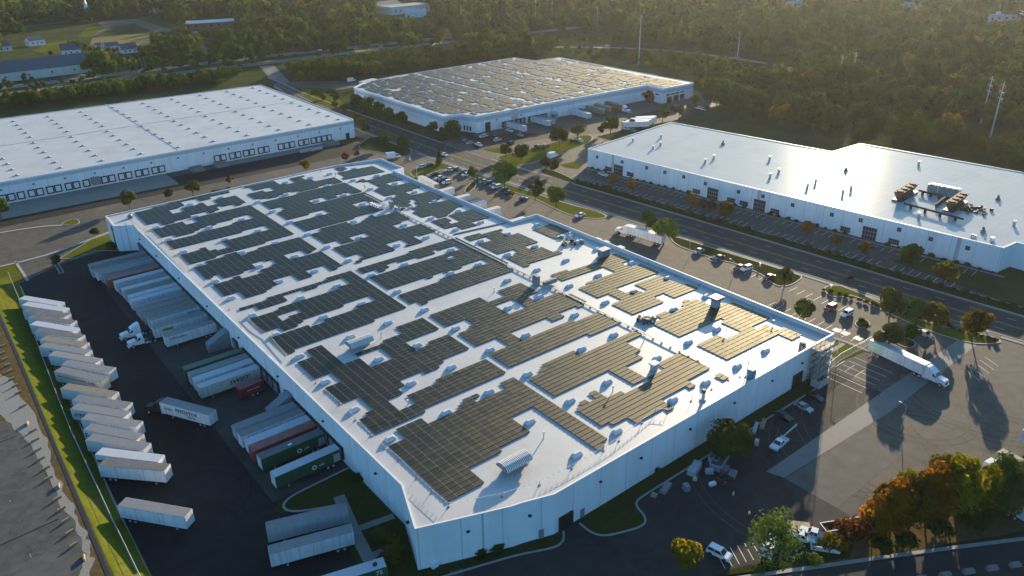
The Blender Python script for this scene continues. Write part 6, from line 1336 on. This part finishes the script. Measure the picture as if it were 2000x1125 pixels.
# belt trees that can be told apart along the far wall
for px, py, sc, lf, lab in ((700, 216, 1.1, 'dark', 'dark tree at the corner of the far banded wall beside the road'), (718, 222, 1.0, 'dark', 'second dark tree along the far banded wall'), (740, 232, 1.0, 'dark', 'third dark tree along the far banded wall'), (760, 242, 1.05, 'dark', 'dark tree in the middle of the far banded wall'), (785, 250, .9, 'dark', 'darkest bushy tree before the bare part of the far wall'), (845, 262, .75, 'dark', 'round dark tree left of the far corner windows'), (885, 268, .9, 'dark', 'round dark tree right in front of the far corner windows'), (868, 272, .7, 'dark', 'smaller dark tree between the two round ones at the far corner'), (618, 195, .8, 'dark', 'dark round tree on the lit lawn by the side lane'), (630, 200, .6, 'green', 'smaller green tree on the lit lawn by the side lane'), (655, 202, .8, 'dark', 'tree on the lit lawn nearest the far roof corner'), (645, 190, .7, 'green', 'green tree behind the lit lawn by the side lane'), (585, 165, 1.0, 'olive', 'pale round tree in the row above the side lane'), (612, 160, .8, 'olive', 'second pale round tree in the row above the side lane'), (635, 158, .85, 'olive', 'third pale round tree in the row above the side lane'), (652, 158, .75, 'olive', 'last pale round tree in the row above the side lane'), (672, 222, .55, 'olive', 'low tree on the roadside by the loading warehouse corner'), (690, 238, .6, 'olive', 'roadside tree near the corner windows of the loading warehouse'), (705, 250, .6, 'green', 'roadside tree past the corner of the loading warehouse'), (655, 212, .5, 'olive', 'small roadside tree along the loading warehouse flank'), (715, 262, .6, 'dark', 'dark roadside tree before the junction bed')):
    T_(px, py, random.choice(('round', 'round_b', 'dense')), lf, sc, lab)
# the rest of the wood as one mass
far_p = pts[NEAR_N:]; V = []
var = [crown_arrays(np.random.default_rng(50+i), 260, 4.3, 4.9, 6.8, .85, 13) for i in range(8)]; var2 = [crown_arrays(np.random.default_rng(70+i), 120, 4.9, 5.0, 6.8, 1.3, 10) for i in range(8)]
for i, (x, y, dd, sc0) in enumerate(far_p):
    c = (var if dd < 800 else var2)[i % 8]; s_ = sc0*1.15*(1 if dd < 900 else 1.2); a = rng.uniform(0, 6.28); ca, sa = math.cos(a), math.sin(a)
    q = c*s_; q = np.stack([q[..., 0]*ca-q[..., 1]*sa+x, q[..., 0]*sa+q[..., 1]*ca+y, q[..., 2]*rng.uniform(.75, 1.35)-.3], axis=-1); V.append(q)
L_['wood'] = leaf('leaf_wood', (.038, .066, .010), (.088, .115, .016), scale=.05, tr=.32, rnd=0)
nt = L_['wood'].node_tree; rp = [n_ for n_ in nt.nodes if n_.type == 'VALTORGB'][0]; el = rp.color_ramp.elements.new(.74); el.color = (.14, .115, .025, 1); rp.color_ramp.elements[1].position = .58
nz = [n_ for n_ in nt.nodes if n_.type == 'TEX_NOISE'][0]; nz.inputs['Detail'].default_value = 2
vo = nt.nodes.new('ShaderNodeTexVoronoi'); vo.inputs['Scale'].default_value = .1; sp_ = nt.nodes.new('ShaderNodeSeparateColor'); av = nt.nodes.new('ShaderNodeMapRange'); fl = nt.nodes.new('ShaderNodeVectorMath'); fl.operation = 'MULTIPLY'; fl.inputs[1].default_value = (1, 1, 0)
tc_ = [n_ for n_ in nt.nodes if n_.type == 'TEX_COORD'][0]; nt.links.new(tc_.outputs['Object'], fl.inputs[0]); nt.links.new(fl.outputs[0], vo.inputs['Vector']); nt.links.new(vo.outputs['Color'], sp_.inputs[0])
ad_ = nt.nodes.new('ShaderNodeMath'); ad_.operation = 'MULTIPLY_ADD'; ad_.inputs[1].default_value = .75; nt.links.new(sp_.outputs[0], ad_.inputs[0]); mu_ = nt.nodes.new('ShaderNodeMath'); mu_.operation = 'MULTIPLY'; mu_.inputs[1].default_value = .35; nt.links.new(nz.outputs['Fac'], mu_.inputs[0]); nt.links.new(mu_.outputs[0], ad_.inputs[2]); nt.links.new(ad_.outputs[0], rp.inputs['Fac'])
hs_ = [n_ for n_ in nt.nodes if n_.type == 'HUE_SAT'][0]; av.inputs[3].default_value = .6; av.inputs[4].default_value = 1.35; nt.links.new(sp_.outputs[1], av.inputs[0]); nt.links.new(av.outputs[0], hs_.inputs['Value'])
rp.color_ramp.elements[0].position = .1; rp.color_ramp.elements[1].position = .75; rp.color_ramp.elements[2].position = .97
o = quads('woodland', np.concatenate(V), L_['wood']); tag(o, 'dense green and turning woodland spreading to the hazy distance', 'woodland', kind='stuff')
print('TREES', len(pts), 'far', len(far_p))
# ================================================================ far buildings, poles, fences, small things
def house(px, py, rz, L, W, Hh, rh, wm, rm, lab, name='house', cat='house', win=2):
    e = empty(name, (*G(px, py, 0), -.2), R(rz), lab, cat); hl, hw_ = L/2, W/2
    MB().add([(-hl, -hw_, 0), (hl, -hw_, 0), (hl, hw_, 0), (-hl, hw_, 0), (-hl, -hw_, Hh), (hl, -hw_, Hh), (hl, hw_, Hh), (-hl, hw_, Hh), (-hl, 0, Hh+rh), (hl, 0, Hh+rh)], [(0, 1, 5, 4), (2, 3, 7, 6), (1, 2, 6, 9, 5), (3, 0, 4, 8, 7)]).build('wall', M[wm], e)
    o = .5; MB().add([(-hl-o, -hw_-o, Hh-.25), (hl+o, -hw_-o, Hh-.25), (hl+o, 0, Hh+rh+.1), (-hl-o, 0, Hh+rh+.1), (-hl-o, hw_+o, Hh-.25), (hl+o, hw_+o, Hh-.25), (-hl-o, -hw_-o, Hh-.05), (hl+o, -hw_-o, Hh-.05), (hl+o, 0, Hh+rh+.3), (-hl-o, 0, Hh+rh+.3), (-hl-o, hw_+o, Hh-.05), (hl+o, hw_+o, Hh-.05)], [(0, 1, 2, 3), (3, 2, 5, 4), (6, 7, 8, 9), (9, 8, 11, 10), (0, 1, 7, 6), (4, 5, 11, 10), (0, 3, 9, 6), (3, 4, 10, 9), (1, 2, 8, 7), (2, 5, 11, 8)]).build('roof', M[rm], e)
    for s in (-1, 1):
        for k in range(win): MB().box((hl*s+.04*s, (k-(win-1)/2)*W/(win+.5), Hh*.55), (.1, 1.1, 1.5)).build('window', M['glass'], e)
        for k in range(win+1): MB().box(((k-win/2)*L/(win+1.5), s*(hw_+.03), Hh*.5), (1.2, .1, 1.5)).build('window', M['glass'], e)
    return e
house(75, 148, 3, 74, 22, 7, 7, 'siding', 'shingle', 'very long grey roofed hall with a pale gable beside the highway', 'hall', 'hall', 3)
house(140, 106, -8, 16, 12, 5, 5, 'white', 'shingle', 'white gabled house with a grey roof below the brown field')
house(70, 88, 15, 15, 10, 5.5, 3, 'white', 'shingle', 'pale house among trees beside the lit grass, left of the grey roofed one')
house(0, 100, 10, 18, 12, 5, 4, 'siding', 'shingle', 'house cut by the left picture edge')
house(252, 102, 0, 14, 10, 4, 4, 'white', 'shingle', 'small white house at the end of the hedge right of the brown field'); house(218, 96, 5, 12, 9, 3.5, 3, 'white', 'shingle', 'low white bungalow behind the thin tree by the brown field')
house(192, 92, 4, 5, 4, 2.5, 1.5, 'white', 'shingle', 'tiny white shed by the brown field', 'shed', 'shed', 1); house(305, 24, 30, 14, 12, 6, 4, 'white', 'shingle', 'white house standing past the church car park'); house(45, 40, 5, 30, 12, 4, 2, 'siding', 'shingle', 'long low pale house among trees near the church')
e = house(172, 42, 70, 18, 10, 6, 5, 'brick', 'brick', 'brick church with a white steeple among the trees', 'church', 'church')
s = MB().box((10.5, 0, 6), (5, 5, 12)).build('tower', M['brick'], e); MB().box((10.5, 0, 14), (4.2, 4.2, 4)).build('belfry', M['white'], s); MB().tube((10.5, 0, 16), (10.5, 0, 28), 2.3, .1, 8).build('spire', M['white'], s)
def flat(px, py, rz, L, W, Hh, wm, rm, lab):
    e = empty('building', (*G(px, py, 0), -.2), R(rz), lab, 'building'); MB().box((0, 0, Hh/2), (L, W, Hh)).build('wall', M[wm], e); MB().box((0, 0, Hh+.15), (L+.6, W+.6, .4)).build('roof', M[rm], e)
    for k in range(7): MB().box(((k-3)*L/7.5, -W/2-.04, Hh*.5), (2.2, .12, 1.6)).build('window', M['glass'], e)
    return e
flat(410, 52, -12, 62, 30, 6, 'brick', 'roof_w', 'low brick building with a flat white roof among the trees')
flat(790, 24, 4, 60, 30, 9, 'siding', 'roof_a', 'pale office block with a flat roof above the woods'); house(752, 22, 20, 46, 26, 7, 6, 'siding', 'shingle', 'grey gabled hall beside the pale office block'); house(812, 32, -30, 26, 14, 5, 4, 'white', 'roof_w', 'white gabled shed in front of the pale office block')
flat(1552, 12, -30, 46, 24, 7, 'siding', 'roof_w', 'pale roofed building glinting at the top of the woods'); flat(1780, 12, -25, 60, 20, 6, 'siding', 'roof_w', 'long bright roofed shed far off in the woods'); flat(1960, 38, -25, 70, 26, 7, 'siding', 'roof_w', 'bright roofed building far off near the right edge of the woods')
flat(720, 168, 18, 14, 5, 4, 'white', 'roof_w', 'small white cabin at the corner of the far panelled roof')
# power poles: base pixel, top pixel
def pole(bx, by, ty, lab, arms=3, mt='galv', lean=0., name='power_pole'):
    x, y = G(bx, by, 0); d = PJ(x, y, 0)[2]; h = 10.
    for _ in range(30):
        if PJ(x, y, h)[1] > ty: h += (PJ(x, y, h)[1]-ty)*d/FPX*.9
    e = empty(name, (x, y, -.3), R(40), lab, 'power pole'); MB().tube((0, 0, 0), (0, 0, h), .55, .28, 8).build('mast', M[mt], e)
    for k in range(arms):
        z = h-1.2-k*3.4; a = MB(); a.tube((0, 0, z-.5), (3.0, 0, z), .14, .08, 6); a.tube((0, 0, z-.5), (-3.0, 0, z), .14, .08, 6)
        for s_ in (-3, 3): a.tube((s_, 0, z), (s_, 0, z-1.5), .12, n=6)
        a.build('cross_arm', M[mt], e)
    return e
pole(1934, 268, 160, 'tall steel power pole at the right edge of the clearing', 3); pole(1247, 126, 28, 'pale steel power pole behind the far panelled roof', 2)
pole(1636, 172, 108, 'power pole in the clearing, left of a pair', 2); pole(1660, 178, 102, 'power pole in the clearing, right of a pair', 3); pole(1440, 112, 62, 'power pole at the wood edge with a shining arm', 2); pole(1916, 240, 148, 'power pole half hidden by trees left of the tallest one', 3)
pole(902, 62, 10, 'thin mast standing beyond the highway bend', 0); pole(1046, 56, 0, 'dark pole at the top of the picture left of the ramp', 1, 'cap_dark'); pole(1078, 52, 0, 'second dark pole left of the ramp', 1, 'cap_dark'); pole(1133, 52, 14, 'dark pole by the shining highway lanes', 1, 'cap_dark'); pole(1166, 60, 12, 'dark pole right of the one by the shining lanes', 1, 'cap_dark'); pole(1280, 68, 30, 'dark pole right of the pale steel one', 1, 'cap_dark')
def lamp(bx, by, h, lab, grp=None):
    e = empty('street_lamp', G(bx, by, 0), R(random.choice((0, 90, 180))), lab, 'street lamp', grp)
    MB().tube((0, 0, 0), (0, 0, h), .1, .06, 6).build('mast', M['galv'], e); MB().tube((0, 0, h), (1.4, 0, h+.3), .05, n=5).build('arm', M['galv'], e); MB().box((1.6, 0, h+.3), (.7, .3, .14)).build('lantern', M['grey'], e)
for px, py in ((380, 132), (250, 140), (262, 141), (270, 141), (280, 142), (286, 140), (75, 165), (235, 130), (824, 80), (798, 92)): lamp(px, py, 11, 'thin street lamp beside the highway lanes', 'street lamps by the highway')
for px, py, lab in ((1635, 690, 'lamp post by the walk at the sunny wall corner'), (1430, 545, 'lamp post leaning shadow by the red car bay'), (1345, 505, 'lamp post by the first sunlit bay'), (815, 352, 'lamp post near the set back far parapet'), (1760, 838, 'lamp post mast in the open south lot')): lamp(px, py, 8 if 0 else 6.5, lab)
# yard fence: posts, mesh rail
def fence(line, h, lab, step=3., name='chain_link_fence'):
    e = empty(name, (0, 0, 0), 0, lab, 'fence'); b = MB(); pts_ = []; acc = 0
    for a_, c_ in zip(line[:-1], line[1:]):
        n = max(1, int(math.dist(a_, c_)/step)); pts_ += [(a_[0]+(c_[0]-a_[0])*k/n, a_[1]+(c_[1]-a_[1])*k/n) for k in range(n)]
    pts_.append(line[-1])
    for x, y in pts_[:95]: MB().tube((x, y, 0), (x, y, h), .045, n=6).build('post', M['galv'], e)
    w = MB(); 
    for p, q in zip(pts_[:-1], pts_[1:]):
        b.tube((*p, h), (*q, h), .035, n=5); b.tube((*p, .1), (*q, .1), .02, n=4)
        for k in range(8): w.tube((p[0]+(q[0]-p[0])*k/8, p[1]+(q[1]-p[1])*k/8, .1), (p[0]+(q[0]-p[0])*(k+1)/8, p[1]+(q[1]-p[1])*(k+1)/8, h), .008, n=3); w.tube((p[0]+(q[0]-p[0])*(k+1)/8, p[1]+(q[1]-p[1])*(k+1)/8, .1), (p[0]+(q[0]-p[0])*k/8, p[1]+(q[1]-p[1])*k/8, h), .008, n=3)
    b.build('rail', M['galv'], e); w.build('mesh', M['galv'], e); return e
fence([(12.9+2.8, 296), (12.7+1.6, 245), (12.6, 202), (11.9, 182), (11.6, 147), (11.6, 100)], 2.1, 'chain link fence along the grass beside the slanted trailer row', 2.6).location.z = 1.1
gt = [G(*p) for p in ((1598, 740), (1640, 705), (1700, 672))]; fence(gt, 2.4, 'tall grey fence beside the lawn at the sunny corner', 1.6, 'slatted_fence')
# low concrete blocks / wheel stops
def stone(x, y, rz, d, mt, lab, cat, grp, name):
    key = ('st', name)
    if key not in PROTO:
        o = MB().box((0, 0, d[2]/2), d, 0, .8).build(name, M[mt]); PROTO[key] = o
    else: o = PROTO[key].copy(); COL.objects.link(o)
    o.location = (x, y, .05 if name != 'timber_block' else UPZ+.05); o.rotation_euler = (0, 0, rz); tag(o, lab, cat, grp)
tl = tile(0, 640, 2.32)
for i, p in enumerate(tl(15, 85, 12, 118, 25, 145, 35, 172, 45, 200, 55, 235, 70, 265, 85, 297, 105, 358, 125, 437, 150, 470, 160, 512, 170, 558, 185, 598, 208, 640, 220, 686, 268, 720, 260, 778, 278, 826, 298, 878, 318, 930, 335, 988, 382, 1045)):
    x, y = G(*p, 3.2); stone(x, y, R(18)+(R(60) if i in (9, 16, 22) else 0), (1.9, .35, .5), 'wood', 'short pale timber block on the edge of the old car park', 'block', 'blocks along the old car park', 'timber_block')
for i in range(16):
    t = i/15.; p = (120.5+t*62, 40.2-t*35.4); stone(p[0]-2, p[1]-2.6, R(-30), (2.3, .9, .75), 'concrete', 'concrete barrier block in the row along the lower service road', 'barrier', 'barrier blocks on the service road', 'barrier_block')
x, y = G(127, 925, 2.6); e = empty('drain_box', (x, y, 2.5), 0, 'small concrete drain box on the sunlit grass by the ditch', 'drain'); MB().box((0, 0, .25), (1.6, 2.0, .5)).build('box', M['concrete'], e); MB().box((0, 0, .53), (1.1, 1.4, .06)).build('grate', M['cap_dark'], e)
# materials stored on the shaded yard
def pallet(px, py, rz, d, mt, lab, name='pallet_stack', cat='pallet', strap='wood'):
    e = empty(name, G(px, py), R(rz), lab, cat); MB().box((0, 0, .08), (d[0]+.1, d[1]+.1, .16)).build('pallet', M[strap], e)
    b = MB(); n = max(1, int(d[2]/.35))
    for k in range(n): b.box((0, 0, .18+(k+.5)*d[2]/n), (d[0]*(1-.02*(k % 2)), d[1], d[2]/n-.04))
    b.build('load', M[mt], e); return e
pallet(1356, 920, 18, (4.4, 1.8, 1.2), 'galv', 'long pallet of pale rails wrapped near the kerb'); pallet(1300, 955, 18, (3.6, 1.3, .5), 'grey', 'low grey pallet beside the kerb, lower end of the yard'); pallet(1277, 968, 18, (1.3, 1.1, .2), 'wood', 'empty flat pallet at the lower end of the kerb'); pallet(1340, 956, 70, (1.5, 1.2, 1.1), 'grey', 'wrapped grey crate standing alone on the shaded yard'); pallet(1385, 924, -40, (1.7, 1.0, .9), 'tr_grey', 'small pale crate nearest the dark skip'); pallet(1391, 948, -15, (1.5, .8, .6), 'white', 'bright white crate farthest out on the shaded yard'); pallet(1357, 938, 20, (.9, .8, .6), 'tr_cream', 'small cream tub on a wooden pallet'); pallet(1416, 920, 20, (2.6, 1.2, .7), 'grey', 'grey pallet of slats beside the storage bins'); pallet(1430, 928, 20, (2.6, 1.6, .5), 'grey', 'broad grey pallet at the end of the storage bins'); pallet(1475, 838, 25, (4.5, .8, .5), 'galv', 'bundle of long pale rails under the dark tree edge'); pallet(1490, 830, 25, (4.0, .9, .5), 'wood', 'timber bundle behind the rails near the dark tree')
open_box('skip_container', G(1405, 905), R(20), 6.5, 2.6, 1.5, 'grey', 'grey open storage bin under the dark tree by the wall', 'skip', 'cap_dark'); open_box('skip_container', G(1400, 892), R(20), 6.0, 2.2, 1.2, 'tr_grey', 'second grey storage bin closer to the dark tree', 'skip', 'cap_dark')
clutter((*G(1412, 940), 0), 14, 1.5, 1.2, ['brown', 'black', 'rust'], 'dark heap of scrap beside the storage bins', 31, 'heap')
MBp = empty('pole_load', (*G(1532, 858), 1.3), R(185), 'bundle of long pale poles lying over the white pickup', 'poles'); MB().tube((-5.5, 0, .3), (2.2, 0, .1), .08, n=6).build('pole', M['white'], MBp); MB().tube((-5.0, .3, .3), (2.2, .2, .1), .06, n=6).build('pole', M['galv'], MBp)
clutter((*G(1470, 862), 0), 5, .8, 2.2, ['tr_cream', 'white', 'brown'], 'few cream sacks beside the dark tree', 33, 'sacks')
e = empty('transformer', (*G(848, 1106), 0), 0, 'white cabinet with a thin post at the near wall foot', 'cabinet'); MB().box((0, 0, .6), (1.4, 1.2, 1.2)).build('cabinet', M['white'], e); MB().tube((0, .8, 0), (0, .8, 3.2), .05, n=6).build('post', M['galv'], e)
for px, py, lab in ((1622, 565, 'small white sign in the kerbed lawn point by the road'), (1484, 522, 'small white sign on the dark verge by the red car'), (1926, 656, 'white sign stone on the lit lawn at the verge end')):
    e = empty('sign', (*G(px, py), 0), R(60), lab, 'sign'); MB().box((0, 0, 1.0), (1.0, .12, 1.2)).build('panel', M['white'], e); MB().tube((0, .1, 0), (0, .1, 1), .05, n=6).build('post', M['galv'], e)
for k, (px, py) in enumerate(((205, 440+45), (0, 0))[:1]): pass
# pallets by the ramps of the loading warehouse
for px, py, lab in ((598, 296, 'grey stacked barriers on the apron by the loading ramps, left lot'), (618, 293, 'grey stacked barriers on the apron by the loading ramps, right lot')): pallet(px, py, 5, (7, 2, 1), 'galv', lab)
e = empty('road_sign', (*G(801, 313), 0), 0, 'small white pyramid marker on the lit strip by the junction', 'marker'); MB().tube((0, 0, 0), (0, 0, 2.2), .7, .1, 4).build('marker', M['white'], e)
e = empty('highway_sign', (*G(800, 88), 0), R(10), 'blue green road sign standing beside the highway', 'sign'); MB().box((0, 0, 5), (3.4, .2, 3)).build('panel', M['teal'], e); MB().tube((-1, 0, 0), (-1, 0, 4), .12, n=6).build('post', M['galv'], e); MB().tube((1, 0, 0), (1, 0, 4), .12, n=6).build('post', M['galv'], e)
# ---------------------------------------------------------------- haze
hm = bpy.data.materials.new('haze'); hm.use_nodes = True; nt = hm.node_tree; nt.nodes.remove(nt.nodes['Principled BSDF'])
pv = nt.nodes.new('ShaderNodeVolumePrincipled'); pv.inputs['Color'].default_value = (.9, .9, .9, 1); pv.inputs['Density'].default_value = .00003; pv.inputs['Anisotropy'].default_value = .52
nt.links.new(pv.outputs[0], nt.nodes['Material Output'].inputs['Volume'])
b = MB(); b.box((400, 400, 58.4), (8400, 8400, 119.4)); o = b.build('haze', hm); tag(o, kind='stuff'); o['label'] = 'thin pale haze hanging over the far woods'; o['category'] = 'haze'
